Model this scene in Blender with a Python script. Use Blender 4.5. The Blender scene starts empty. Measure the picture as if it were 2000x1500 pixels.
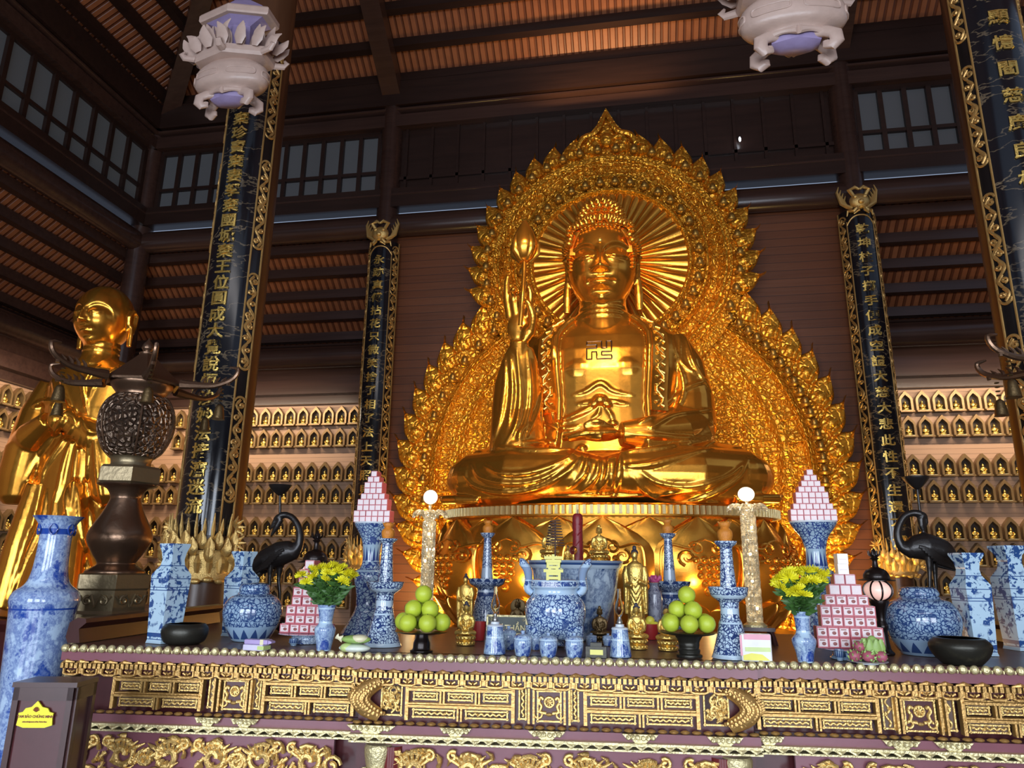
import bpy, bmesh, math, random
from mathutils import Vector, Matrix, Euler, noise
PI = math.pi
R = math.radians
random.seed(7)
SC = bpy.context.scene
COL = SC.collection

# ------------------------------------------------------------------ camera
CAM_Z = 1.65
_psi, _th, _ro, FPX = R(9.82), R(14.5), R(0.72), 1387.0
_f = Vector((-math.sin(_psi)*math.cos(_th), math.cos(_psi)*math.cos(_th), math.sin(_th)))
_r0 = Vector((math.cos(_psi), math.sin(_psi), 0)); _u0 = _r0.cross(_f)
_r = _r0*math.cos(_ro) + _u0*math.sin(_ro); _u = -_r0*math.sin(_ro) + _u0*math.cos(_ro)
CAMP = Vector((0, 0, CAM_Z))
cam = bpy.data.objects.new('camera', bpy.data.cameras.new('camera'))
COL.objects.link(cam)
cam.data.sensor_width = 36; cam.data.sensor_fit = 'HORIZONTAL'
cam.data.lens = FPX/2000*36
cam.data.clip_start = 0.05; cam.data.clip_end = 200
m3 = Matrix((_r, _u, -_f)).transposed()
cam.matrix_world = Matrix.Translation(CAMP) @ m3.to_4x4()
SC.camera = cam
SC.view_settings.view_transform = 'Standard'
SC.view_settings.look = 'None'
SC.view_settings.gamma = 1.0
SC.view_settings.exposure = 0.0
SC.cycles.use_denoising = True
SC.cycles.max_bounces = 8
SC.cycles.sample_clamp_indirect = 6.0
SC.cycles.caustics_reflective = False
SC.cycles.caustics_refractive = False

# ------------------------------------------------------------------ sky
w = bpy.data.worlds.new('sky'); SC.world = w; w.use_nodes = True
w.node_tree.nodes['Background'].inputs[0].default_value = (0.55, 0.68, 0.95, 1)
w.node_tree.nodes['Background'].inputs[1].default_value = 0.5

# ------------------------------------------------------------------ lights
def light(name, kind, loc, power, color, target=None, size=None, size_y=None, radius=None, angle=None, blend=0.6):
    d = bpy.data.lights.new(name, kind); d.energy = power; d.color = color
    if kind == 'AREA':
        d.shape = 'RECTANGLE'; d.size = size; d.size_y = size_y or size
    else:
        d.shadow_soft_size = radius or 0.1
    if kind == 'SPOT': d.spot_size = R(angle); d.spot_blend = blend
    o = bpy.data.objects.new(name, d); COL.objects.link(o); o.location = loc
    if target is not None:
        o.rotation_euler = (Vector(target)-Vector(loc)).to_track_quat('-Z', 'Y').to_euler()
    return o
DAY = (0.80, 0.88, 1.0); WARM = (1.0, 0.60, 0.22); NEUT = (1.0, 0.80, 0.58)
for x in (-4.4, -0.3, 3.8):                       # daylight through the three doorways behind the camera
    light('doorway_daylight', 'AREA', (x, -5.7, 2.2), 420, DAY, (x, 5, 2.3), 2.8, 3.6)
light('front_clerestory_daylight', 'AREA', (-0.3, -5.5, 9.0), 130, (0.92, 0.86, 0.84), (-0.5, 11, 9.5), 9.0, 1.0)
for x in (-0.75, 0.0):                            # pair of ceiling spotlights on the gold Buddha
    light('ceiling_spotlight', 'SPOT', (x, 3.4, 7.6), 620, (1.0, 0.66, 0.32), (-0.36, 9.2, 4.6), radius=0.10, angle=48)
for x in (-3.3, 2.6):                             # floodlights on the floor behind the throne
    light('halo_floodlight', 'AREA', (x, 9.9, 0.9), 70, (1.0, 0.66, 0.20), (x*0.75, 10.9, 4.0), 0.5, 0.5)
light('halo_top_floodlight', 'AREA', (-0.36, 10.30, 2.5), 25, (1.0, 0.6, 0.2), (-0.36, 10.9, 7.0), 1.2, 0.15)
for x in (-2.35, -1.35, 0.75, 1.75):              # small bulbs in front of the throne
    light('throne_bulb', 'POINT', (x, 7.86, 1.42), 15, WARM, radius=0.05)
for x in (-7.6, 6.2):                             # fluorescent tubes over the niches
    light('aisle_tube_lamp', 'AREA', (x, 11.5, 4.9), 105, NEUT, (x, 13, 2.2), 3.4, 0.12)
light('side_aisle_tube_lamp', 'AREA', (-9.6, 10.2, 4.9), 80, NEUT, (-11, 10.8, 2.6), 3.0, 0.12)
light('added_monk_fill', 'SPOT', (-5.6, 4.3, 6.4), 260, (1.0, 0.86, 0.62), (-7.2, 8.0, 3.0), radius=0.10, angle=42)  # extra spot added to brighten the monk, no known fixture
light('added_roof_fill', 'AREA', (-0.3, 10.45, 9.35), 45, (1.0, 0.62, 0.28), (-0.3, 9.0, 13.0), 2.2, 0.2)  # extra area light added to warm the roof, no known lamp
# ------------------------------------------------------------------ pixel of the photograph -> point of the room
def ray(px, py): return _f + _r*((px-1000)/FPX) - _u*((py-750)/FPX)
def P(px, py, Y):
    d = ray(px, py); return CAMP + d*(Y/d.y)
def PZ(px, py, Z):
    d = ray(px, py); return CAMP + d*((Z-CAM_Z)/d.z)
def mpp(p): return (Vector(p)-CAMP).dot(_f)/FPX          # metres per pixel at a point

# ------------------------------------------------------------------ materials
MATS = {}
class NT:
    def __init__(s, name):
        s.m = bpy.data.materials.new(name); s.m.use_nodes = True
        s.t = s.m.node_tree; s.b = s.t.nodes['Principled BSDF']
    def n(s, typ, **kw):
        x = s.t.nodes.new(typ)
        for k, v in kw.items(): setattr(x, k, v)
        return x
    def l(s, a, b): s.t.links.new(a, b)
    def math(s, op, a, b=None):
        x = s.n('ShaderNodeMath', operation=op)
        for i, v in enumerate((a, b)):
            if v is None: continue
            if isinstance(v, (int, float)): x.inputs[i].default_value = v
            else: s.l(v, x.inputs[i])
        return x.outputs[0]
    def mix(s, fac, a, b):
        x = s.n('ShaderNodeMix', data_type='RGBA')
        if isinstance(fac, (int, float)): x.inputs[0].default_value = fac
        else: s.l(fac, x.inputs[0])
        for i, v in ((6, a), (7, b)):
            if isinstance(v, tuple): x.inputs[i].default_value = (*v[:3], 1)
            else: s.l(v, x.inputs[i])
        return x.outputs[2]
    def coord(s, scale=None):
        c = s.n('ShaderNodeTexCoord').outputs['Object']
        if scale:
            mp = s.n('ShaderNodeMapping'); mp.inputs['Scale'].default_value = scale; s.l(c, mp.inputs[0]); return mp.outputs[0]
        return c
    def noise(s, vec, scale, detail=3, rough=0.55):
        x = s.n('ShaderNodeTexNoise'); x.inputs['Scale'].default_value = scale; x.inputs['Detail'].default_value = detail
        x.inputs['Roughness'].default_value = rough; s.l(vec, x.inputs['Vector']); return x.outputs[0]
    def vor(s, vec, scale, feature='DISTANCE_TO_EDGE'):
        x = s.n('ShaderNodeTexVoronoi', feature=feature); x.inputs['Scale'].default_value = scale; s.l(vec, x.inputs['Vector']); return x.outputs['Distance']
    def ramp(s, fac, stops, interp='LINEAR'):
        x = s.n('ShaderNodeValToRGB'); x.color_ramp.interpolation = interp
        e = x.color_ramp.elements
        while len(e) < len(stops): e.new(0.5)
        for i, (p, c) in enumerate(stops):
            e[i].position = p; e[i].color = (*c, 1) if not isinstance(c, (int, float)) else (c, c, c, 1)
        s.l(fac, x.inputs[0]); return x.outputs[0]
    def bump(s, h, strength, dist=0.02):
        x = s.n('ShaderNodeBump'); x.inputs['Strength'].default_value = strength; x.inputs['Distance'].default_value = dist
        s.l(h, x.inputs['Height']); s.l(x.outputs[0], s.b.inputs['Normal'])
    def set(s, color=None, rough=None, metal=None, **kw):
        for k, v in (('Base Color', color), ('Roughness', rough), ('Metallic', metal)):
            if v is None: continue
            if isinstance(v, tuple): s.b.inputs[k].default_value = (*v[:3], 1)
            elif isinstance(v, (int, float)): s.b.inputs[k].default_value = v
            else: s.l(v, s.b.inputs[k])
        for k, v in kw.items(): s.b.inputs[k.replace('_', ' ')].default_value = v
        return s.m
def plain(name, color, rough=0.5, metal=0.0, var=0.25, scale=9, bump=0.0, bscale=60, **kw):
    t = NT(name); c = t.coord()
    col = t.mix(t.noise(c, scale), tuple(x*(1-var) for x in color), tuple(min(1, x*(1+var)) for x in color))
    if bump: t.bump(t.noise(c, bscale, 4), bump, 0.01)
    MATS[name] = t.set(col, rough, metal, **kw); return MATS[name]
def gold(name, color, rough, metal, bump, bscale, vscale=None):
    t = NT(name); c = t.coord()
    n = t.noise(c, 3.0, 5, 0.6)
    col = t.mix(n, tuple(x*0.80 for x in color), tuple(min(1, x*1.12) for x in color))
    h = t.noise(c, bscale, 4)
    if vscale:
        e = t.vor(c, vscale); h = t.math('ADD', h, t.math('MULTIPLY', t.math('MINIMUM', e, 0.25), 4.0))
    t.bump(h, bump, 0.02)
    rr = t.math('ADD', t.math('MULTIPLY', t.noise(c, 7, 3), 0.16), rough-0.08)
    MATS[name] = t.set(col, rr, metal); return MATS[name]
gold('gold_leaf', (0.90, 0.41, 0.055), 0.24, 0.90, 0.08, 9)
gold('gold_relief', (0.88, 0.42, 0.04), 0.34, 0.82, 0.75, 20, 15)
gold('gold_flame', (0.88, 0.41, 0.04), 0.30, 0.82, 0.45, 14, 11)
gold('gold_bright', (0.95, 0.62, 0.16), 0.28, 0.85, 0.2, 60)
gold('gold_carving', (0.86, 0.58, 0.20), 0.33, 0.72, 0.35, 90)
gold('gold_pale', (0.80, 0.70, 0.38), 0.36, 0.65, 0.4, 80)
gold('gold_trim', (0.62, 0.37, 0.12), 0.36, 0.65, 0.2, 70)
gold('bronze', (0.20, 0.12, 0.075), 0.30, 0.85, 0.12, 20)
gold('bronze_relief', (0.24, 0.17, 0.12), 0.30, 0.9, 0.9, 40, 26)
gold('bronze_pale', (0.27, 0.21, 0.12), 0.36, 0.8, 0.12, 30)
gold('bronze_dark', (0.16, 0.105, 0.045), 0.36, 0.8, 0.2, 60)
plain('crane_black', (0.017, 0.014, 0.013), 0.30, 0.3, bump=0.1, bscale=70)
plain('iron_black', (0.016, 0.010, 0.009), 0.28, 0.5)
plain('bowl_brown', (0.040, 0.038, 0.030), 0.38, 0.6, bump=0.08, bscale=90)
plain('lacquer_black', (0.012, 0.010, 0.010), 0.16)
plain('lacquer_red', (0.155, 0.022, 0.022), 0.22, var=0.12)
plain('lacquer_purple', (0.23, 0.085, 0.105), 0.28, var=0.15)
plain('lacquer_maroon', (0.075, 0.016, 0.018), 0.26)
plain('dark_red_wood', (0.05, 0.014, 0.012), 0.3)
plain('hair_blue', (0.03, 0.03, 0.05), 0.5)
plain('boss_gold', (0.42, 0.235, 0.05), 0.36, 0.8)
plain('candle_red', (0.24, 0.018, 0.025), 0.4, bump=0.3, bscale=60)
plain('plate_white', (0.60, 0.66, 0.72), 0.2, var=0.05)
plain('paper_yellow', (0.80, 0.76, 0.22), 0.6, var=0.05)
plain('label_white', (0.62, 0.68, 0.76), 0.5, var=0.04)
plain('sign_yellow', (0.85, 0.80, 0.03), 0.45, var=0.04)
plain('sign_ink', (0.22, 0.06, 0.02), 0.6)
plain('sign_green', (0.030, 0.045, 0.038), 0.35)
plain('pomelo', (0.49, 0.60, 0.045), 0.40, var=0.18, scale=14, bump=0.15, bscale=240)
plain('orange_lantern', (0.62, 0.22, 0.025), 0.45, var=0.3, scale=50, bump=0.4, bscale=160)
plain('leaf_green', (0.045, 0.12, 0.022), 0.5, var=0.45, scale=30)
plain('leaf_light', (0.30, 0.46, 0.12), 0.45, var=0.3, scale=40)
plain('petal_yellow', (0.86, 0.80, 0.02), 0.5, var=0.12, scale=40)
plain('dragon_fruit', (0.40, 0.10, 0.14), 0.45, var=0.35, scale=60)
plain('pack_purple', (0.45, 0.35, 0.62), 0.3)
plain('pack_cream', (0.75, 0.70, 0.45), 0.3)
plain('pack_lilac', (0.66, 0.62, 0.78), 0.3)
plain('pack_lime', (0.55, 0.68, 0.25), 0.25)
plain('pack_pale', (0.70, 0.76, 0.66), 0.2)
plain('pack_pink', (0.75, 0.32, 0.40), 0.3)
plain('pack_white', (0.76, 0.76, 0.72), 0.25)
plain('pack_yellow', (0.80, 0.74, 0.08), 0.3)
plain('red_plastic', (0.42, 0.03, 0.03), 0.35)
plain('pink_wax', (0.50, 0.07, 0.20), 0.4)
plain('wick_ash', (0.09, 0.05, 0.04), 0.8)
plain('lantern_wood', (0.50, 0.36, 0.30), 0.35, var=0.15, scale=12, bump=0.12, bscale=40)
plain('lantern_purple', (0.30, 0.24, 0.42), 0.4)
plain('niche_frame', (0.26, 0.16, 0.065), 0.35, 0.4)
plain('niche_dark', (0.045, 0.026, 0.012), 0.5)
plain('metal_grey', (0.35, 0.34, 0.32), 0.3, 0.8)

def wood(name, c1, c2, scale, rough=0.38, bump=0.1):
    t = NT(name); c = t.coord(scale); n = t.noise(c, 2.0, 6, 0.6)
    t.bump(n, bump, 0.01)
    MATS[name] = t.set(t.mix(n, c1, c2), rough, 0)
wood('wood_dark', (0.010, 0.0055, 0.0045), (0.045, 0.021, 0.015), (0.4, 6, 6), 0.30)
wood('wood_beam', (0.020, 0.010, 0.008), (0.075, 0.036, 0.026), (0.3, 7, 7), 0.26)
wood('wood_column', (0.055, 0.022, 0.010), (0.13, 0.056, 0.026), (6, 6, 0.3), 0.30)
wood('table_top', (0.10, 0.05, 0.036), (0.21, 0.115, 0.085), (0.6, 7, 7), 0.34)
wood('panel_brown', (0.075, 0.042, 0.028), (0.17, 0.10, 0.07), (1, 8, 8), 0.45)
def planks(name, c1, c2, pitch, rough):
    t = NT(name); c = t.coord()
    sp = t.n('ShaderNodeSeparateXYZ'); t.l(c, sp.inputs[0])
    fr = t.math('FRACT', t.math('MULTIPLY', sp.outputs[2], 1.0/pitch))
    gap = t.math('LESS_THAN', fr, 0.06)
    mp = t.coord((0.5, 0.5, 9)); n = t.noise(mp, 2.2, 5, 0.6)
    cell = t.n('ShaderNodeTexWhiteNoise', noise_dimensions='1D'); t.l(t.math('FLOOR', t.math('MULTIPLY', sp.outputs[2], 1.0/pitch)), cell.inputs['W'])
    v = t.math('ADD', t.math('MULTIPLY', n, 0.6), t.math('MULTIPLY', cell.outputs['Value'], 0.4))
    col = t.mix(gap, t.mix(v, c1, c2), tuple(x*0.4 for x in c1))
    t.bump(t.math('SUBTRACT', n, gap), 0.25, 0.01)
    MATS[name] = t.set(col, rough, 0)
planks('plank_wall', (0.095, 0.027, 0.008), (0.20, 0.064, 0.022), 0.14, 0.45)
planks('niche_wall', (0.40, 0.235, 0.14), (0.58, 0.36, 0.23), 0.09, 0.55)
def roofing(name, axis):
    t = NT(name); c = t.coord()
    sp = t.n('ShaderNodeSeparateXYZ'); t.l(c, sp.inputs[0])
    fr = t.math('FRACT', t.math('MULTIPLY', sp.outputs[axis], 1.0/0.13))
    tri = t.math('ABSOLUTE', t.math('SUBTRACT', fr, 0.5))
    s = t.ramp(tri, [(0.10, 0.0), (0.22, 1.0)])
    n = t.noise(t.coord((3, 3, 3)), 1.6, 5)
    col = t.mix(s, t.mix(n, (0.085, 0.022, 0.010), (0.16, 0.045, 0.018)), t.mix(n, (0.20, 0.062, 0.024), (0.34, 0.115, 0.045)))
    t.bump(s, 0.8, 0.03)
    MATS[name] = t.set(col, 0.42, 0)
roofing('roof_tiles_x', 0); roofing('roof_tiles_y', 1)
t = NT('floor_stone'); c = t.coord(); t.b.inputs['Specular IOR Level'].default_value = 0.5
MATS['floor_stone'] = t.set(t.mix(t.noise(c, 3, 5), (0.10, 0.075, 0.06), (0.19, 0.15, 0.12)), 0.2, 0)
t = NT('black_panel'); c = t.coord((1, 1, 2.2))                      # black lacquer with drifting painted clouds
nz = t.noise(c, 2.6, 4, 0.55); ln = t.ramp(t.math('ABSOLUTE', t.math('SUBTRACT', nz, 0.5)), [(0.0, 1.0), (0.018, 0.0)])
cl = t.math('MULTIPLY', ln, t.noise(c, 1.4, 2))
MATS['black_panel'] = t.set(t.mix(cl, (0.009, 0.009, 0.012), (0.30, 0.22, 0.13)), 0.14, 0)
t = NT('glass_dusk'); MATS['glass_dusk'] = t.set((0.07, 0.075, 0.085), 0.25, 0)
t.b.inputs['Emission Color'].default_value = (0.42, 0.44, 0.46, 1); t.b.inputs['Emission Strength'].default_value = 0.04
def glow(name, color, strength, rough=0.3):
    t = NT(name); t.set(color, rough, 0)
    t.b.inputs['Emission Color'].default_value = (*color, 1); t.b.inputs['Emission Strength'].default_value = strength
    MATS[name] = t.m
glow('bulb_warm', (1.0, 0.72, 0.38), 14)
glow('gap_glow', (0.85, 0.90, 1.0), 12)  # glow that stands for light through a gap
glow('globe_glow', (1.0, 0.84, 0.62), 1.5)
glow('lamp_glow', (0.90, 0.55, 0.46), 0.55)
t = NT('crystal'); c = t.coord(); v = t.vor(c, 55); t.bump(v, 0.9, 0.02)
t.set((0.62, 0.52, 0.34), 0.12, 0.55); t.b.inputs['Emission Color'].default_value = (1.0, 0.72, 0.36, 1)
t.l(t.math('MULTIPLY', t.math('POWER', t.noise(c, 26, 2), 3.0), 1.6), t.b.inputs['Emission Strength']); MATS['crystal'] = t.m
t = NT('clear_glass'); t.set((0.9, 0.85, 0.75), 0.05, 0); t.b.inputs['Transmission Weight'].default_value = 1.0; t.b.inputs['IOR'].default_value = 1.2; MATS['clear_glass'] = t.m

def porcelain(name, kind='vine', scale=70, H=0.3, bands=(), base=(0.50, 0.62, 0.80), blue=(0.035, 0.075, 0.26), dens=0.10):
    t = NT(name); c = t.coord()
    wn = t.n('ShaderNodeTexNoise'); wn.inputs['Scale'].default_value = scale*0.35; t.l(c, wn.inputs['Vector'])
    wv = t.n('ShaderNodeVectorMath', operation='MULTIPLY_ADD'); t.l(wn.outputs['Color'], wv.inputs[0])
    wv.inputs[1].default_value = (2.6/scale,)*3; t.l(c, wv.inputs[2]); cv = wv.outputs[0]
    if kind == 'vine':
        e = t.vor(cv, scale); m1 = t.ramp(e, [(dens*0.7, 1.0), (dens*1.1, 0.0)])
        f = t.vor(cv, scale*0.22, 'F1'); m2 = t.ramp(f, [(0.20, 1.0), (0.24, 0.0)])
        mask = t.math('MAXIMUM', m1, t.math('MULTIPLY', m2, 0.85))
    elif kind == 'land':
        n1 = t.noise(t.coord((1, 1, 0.75)), scale, 7, 0.66); m1 = t.ramp(n1, [(0.40, 0.0), (0.47, 0.75), (0.51, 0.25), (0.57, 1.0)])
        n2 = t.noise(c, scale*4, 5, 0.7); mask = t.math('MULTIPLY', m1, t.ramp(n2, [(0.3, 0.6), (0.55, 1.0)]))
    else:                                                               # sprays
        n1 = t.noise(cv, scale, 4, 0.6); m1 = t.ramp(n1, [(0.50, 0.0), (0.54, 1.0)])
        n2 = t.noise(c, scale*0.3, 2, 0.5); mask = t.math('MULTIPLY', m1, t.ramp(n2, [(0.40, 0.0), (0.46, 1.0)]))
    col = t.mix(mask, base, blue)
    if bands:
        sp = t.n('ShaderNodeSeparateXYZ'); t.l(c, sp.inputs[0])
        zz = t.math('MULTIPLY', sp.outputs[2], 1.0/H)
        for (z0, z1, cc) in bands:
            k = t.math('MULTIPLY', t.math('GREATER_THAN', zz, z0), t.math('LESS_THAN', zz, z1))
            if cc == 'teeth':
                an = t.n('ShaderNodeMath', operation='ARCTAN2'); t.l(sp.outputs[0], an.inputs[0]); t.l(sp.outputs[1], an.inputs[1])
                tr = t.math('ABSOLUTE', t.math('SUBTRACT', t.math('FRACT', t.math('MULTIPLY', an.outputs[0], 14/(2*PI))), 0.5))
                hh = t.math('MULTIPLY', t.math('SUBTRACT', zz, z0), 0.5/(z1-z0))
                k2 = t.math('GREATER_THAN', t.math('SUBTRACT', 0.5, tr), t.math('ADD', hh, 0.06))
                col = t.mix(k, col, t.mix(k2, base, blue))
            else:
                col = t.mix(k, col, blue if cc == 'blue' else base if cc == 'pale' else tuple(0.5*(a+b) for a, b in zip(base, blue)))
    MATS[name] = t.set(col, 0.13, 0); t.b.inputs['Coat Weight'].default_value = 0.3
    return name
# ------------------------------------------------------------------ mesh helpers
class MB:
    """collects closed shapes into one mesh"""
    def __init__(s): s.v = []; s.f = []; s.M = None
    def add(s, vs, fs):
        b = len(s.v)
        s.v += [tuple(s.M @ Vector(v)) for v in vs] if s.M else [tuple(v) for v in vs]
        s.f += [tuple(i+b for i in f) for f in fs]; return s
    def box(s, c, d, rz=0.0, taper=1.0):
        hx, hy, hz = d[0]/2, d[1]/2, d[2]/2; ca, sa = math.cos(rz), math.sin(rz); vs = []
        for z in (-hz, hz):
            k = taper if z > 0 else 1.0
            for x, y in ((-hx, -hy), (hx, -hy), (hx, hy), (-hx, hy)):
                x, y = x*k, y*k; vs.append((c[0]+x*ca-y*sa, c[1]+x*sa+y*ca, c[2]+z))
        return s.add(vs, [(0, 3, 2, 1), (4, 5, 6, 7), (0, 1, 5, 4), (1, 2, 6, 5), (2, 3, 7, 6), (3, 0, 4, 7)])
    def rings(s, rings, close=True, cap=True):
        n = len(rings[0]); vs = [p for r in rings for p in r]; fs = []
        for i in range(len(rings)-1):
            for j in range(n if close else n-1):
                k = (j+1) % n; fs.append((i*n+j, i*n+k, (i+1)*n+k, (i+1)*n+j))
        if cap and close:
            fs.append(tuple(range(n-1, -1, -1))); b = (len(rings)-1)*n; fs.append(tuple(range(b, b+n)))
        return s.add(vs, fs)
    def lathe(s, prof, seg=32, c=(0, 0, 0), sx=1.0, sy=1.0, ph=0.0, lobes=0, amp=0.0):
        rs = []
        for r, z in prof:
            r = max(r, 0.0004)
            ring = []
            for j in range(seg):
                a = 2*PI*j/seg+ph; q = r*(1+amp*abs(math.cos(lobes*a/2))) if lobes else r
                ring.append((c[0]+q*sx*math.cos(a), c[1]+q*sy*math.sin(a), c[2]+z))
            rs.append(ring)
        return s.rings(rs)
    def tube(s, pts, rad, seg=8, flat=1.0, closed=False):
        pts = [Vector(p) for p in pts]; n = len(pts)
        rad = [rad]*n if isinstance(rad, (int, float)) else list(rad)
        if len(rad) != n:
            rad = [rad[min(len(rad)-1, int(i/(n-1)*(len(rad)-1)))]*(1-(i/(n-1)*(len(rad)-1)) % 1)+rad[min(len(rad)-1, int(i/(n-1)*(len(rad)-1))+1)]*((i/(n-1)*(len(rad)-1)) % 1) for i in range(n)]
        up = None; rs = []
        for i, p in enumerate(pts):
            a = pts[i-1] if i else (pts[-2] if closed else p); b = pts[(i+1) % n] if (i < n-1 or closed) else p
            t = (b-a).normalized() if (b-a).length > 1e-9 else Vector((0, 0, 1))
            if up is None: up = t.orthogonal().normalized() if abs(t.y) > 0.9 else Vector((0, 1, 0)).cross(t).normalized()
            up = (up - t*up.dot(t)); up = up.normalized() if up.length > 1e-6 else t.orthogonal().normalized()
            q = t.cross(up)
            rs.append([tuple(p+(up*math.cos(2*PI*j/seg)+q*math.sin(2*PI*j/seg)*flat)*rad[i]) for j in range(seg)])
        if closed: rs.append(rs[0])
        return s.rings(rs, cap=not closed)
    def ell(s, c, r, seg=16, nr=10, rot=None):
        if isinstance(r, (int, float)): r = (r, r, r)
        vs = []; mt = Euler(rot).to_matrix() if rot else None
        rs = []
        for i in range(nr+1):
            t = PI*i/nr; st = max(math.sin(t), 0.002); ring = []
            for j in range(seg):
                a = 2*PI*j/seg; v = Vector((r[0]*st*math.cos(a), r[1]*st*math.sin(a), -r[2]*math.cos(t)))
                if mt: v = mt @ v
                ring.append((v.x+c[0], v.y+c[1], v.z+c[2]))
            rs.append(ring)
        return s.rings(rs)
    def prism(s, outline, y0, y1):
        """outline of (x, z) extruded along y"""
        n = len(outline)
        vs = [(x, y0, z) for x, z in outline]+[(x, y1, z) for x, z in outline]
        fs = [tuple(range(n)), tuple(range(2*n-1, n-1, -1))]+[((i+1) % n, i, n+i, n+(i+1) % n) for i in range(n)]
        return s.add(vs, fs)
    def sheet(s, front, back):
        """closed slab between two grids of the same size"""
        nu, nv = len(front), len(front[0]); N = nu*nv
        vs = [p for r in front for p in r]+[p for r in back for p in r]; fs = []
        for i in range(nu-1):
            for j in range(nv-1):
                a = i*nv+j; fs.append((a, a+1, a+nv+1, a+nv)); fs.append((N+a+nv, N+a+nv+1, N+a+1, N+a))
        for j in range(nv-1):
            fs.append((N+j, N+j+1, j+1, j)); b = (nu-1)*nv+j; fs.append((b, b+1, N+b+1, N+b))
        for i in range(nu-1):
            a = i*nv; fs.append((a, a+nv, N+a+nv, N+a)); b = a+nv-1; fs.append((N+b, N+b+nv, b+nv, b))
        return s.add(vs, fs)
    def mesh(s, name, mat, smooth=True, angle=40):
        me = bpy.data.meshes.new(name); me.from_pydata(s.v, [], s.f)
        bm = bmesh.new(); bm.from_mesh(me); bmesh.ops.recalc_face_normals(bm, faces=bm.faces)
        if smooth:
            for f in bm.faces: f.smooth = True
            lim = R(angle)
            for e in bm.edges:
                if len(e.link_faces) == 2 and e.calc_face_angle(0) > lim: e.smooth = False
        bm.to_mesh(me); bm.free(); me.update()
        if mat: me.materials.append(MATS[mat])
        return me
    def build(s, name, mat, parent=None, loc=None, smooth=True, angle=40):
        return link(name, s.mesh(name, mat, smooth, angle), parent, loc)
def link(name, me, parent=None, loc=None):
    o = bpy.data.objects.new(name, me); COL.objects.link(o)
    if parent: o.parent = parent
    if loc is not None: o.location = loc
    return o
def tag(o, label=None, cat=None, group=None, kind=None):
    if label: o['label'] = label
    if cat: o['category'] = cat
    if group: o['group'] = group
    if kind: o['kind'] = kind
    return o
def thing(name, label, cat, loc=(0, 0, 0), rz=0.0, group=None):
    o = bpy.data.objects.new(name, None); COL.objects.link(o); o.location = loc; o.rotation_euler = (0, 0, rz)
    o.empty_display_size = 0.05
    return tag(o, label, cat, group)
def struct(o): o['kind'] = 'structure'; return o
def dup(root, loc, rz=None, label=None, group=None, scale=None, cat=None):
    r = root.copy(); COL.objects.link(r); r.location = loc
    if rz is not None: r.rotation_euler = (0, 0, rz)
    if scale is not None: r.scale = (scale,)*3 if isinstance(scale, (int, float)) else scale
    if label: r['label'] = label
    if group: r['group'] = group
    if cat: r['category'] = cat
    def kids(a, b):
        for ch in list(a.children):
            if ch.parent is not a: continue
            c = ch.copy(); COL.objects.link(c); c.parent = b; kids(ch, c)
    kids(root, r)
    return r
def remesh(mb, name, mat, voxel, sm=3, parent=None, loc=None, keep=False):
    """one continuous skin around every shape in mb"""
    me = mb.mesh(name+'_raw', None, False)
    o = bpy.data.objects.new('tmp', me); COL.objects.link(o)
    m = o.modifiers.new('r', 'REMESH'); m.mode = 'VOXEL'; m.voxel_size = voxel; m.use_smooth_shade = True
    if sm:
        q = o.modifiers.new('s', 'SMOOTH'); q.factor = 0.5; q.iterations = sm
    dg = bpy.context.evaluated_depsgraph_get(); dg.update()
    out = bpy.data.meshes.new_from_object(o.evaluated_get(dg)); out.name = name
    bpy.data.objects.remove(o); bpy.data.meshes.remove(me)
    for p in out.polygons: p.use_smooth = True
    out.materials.clear(); out.materials.append(MATS[mat])
    if keep: return out
    return link(name, out, parent, loc)
def spline(pts, n):
    """Catmull-Rom through the points"""
    pts = [Vector(p) for p in pts]; q = [pts[0]*2-pts[1]]+pts+[pts[-1]*2-pts[-2]]; out = []
    m = len(pts)-1
    for i in range(n+1):
        t = i/n*m; k = min(int(t), m-1); u = t-k; a, b, c, d = q[k:k+4]
        out.append(0.5*((2*b)+(c-a)*u+(2*a-5*b+4*c-d)*u*u+(3*b-3*c+d-a)*u**3))
    return out
def smooth_prof(prof, n=4):
    pts = spline([(r, 0, z) for r, z in prof], (len(prof)-1)*n)
    lo = min(z for _, z in prof); hi = max(z for _, z in prof)
    return [(max(p.x, 0.0), min(hi, max(lo, p.z))) for p in pts]
_txt = {}
def glyphs(text, size, extrude=0.0, align='CENTER', bold=0.0, space=1.0):
    """lettering as plain vertices and faces in the x-z plane, centred"""
    k = (text, size, extrude, bold, space)
    if k in _txt: return _txt[k]
    cu = bpy.data.curves.new('t', 'FONT'); cu.body = text; cu.size = size; cu.extrude = extrude; cu.offset = bold
    cu.align_x = 'CENTER'; cu.resolution_u = 2; cu.space_line = space
    o = bpy.data.objects.new('t', cu); COL.objects.link(o)
    dg = bpy.context.evaluated_depsgraph_get(); dg.update()
    me = bpy.data.meshes.new_from_object(o.evaluated_get(dg))
    vs = [tuple(v.co) for v in me.vertices]; fs = [tuple(p.vertices) for p in me.polygons]
    bpy.data.objects.remove(o); bpy.data.curves.remove(cu); bpy.data.meshes.remove(me)
    if vs:
        xs = [v[0] for v in vs]; ys = [v[1] for v in vs]; cx = (min(xs)+max(xs))/2; cy = (min(ys)+max(ys))/2
        vs = [(x-cx, -z, y-cy) for x, y, z in vs]
    _txt[k] = (vs, fs); return vs, fs
def px_prof(base, prof, Z):
    """(half width, y) rows in photo pixels -> (radius, height) in metres above the base"""
    b = Vector(base); k = mpp(b)
    return [(hw*k, zpix(b, y)-Z) for hw, y in prof]
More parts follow.
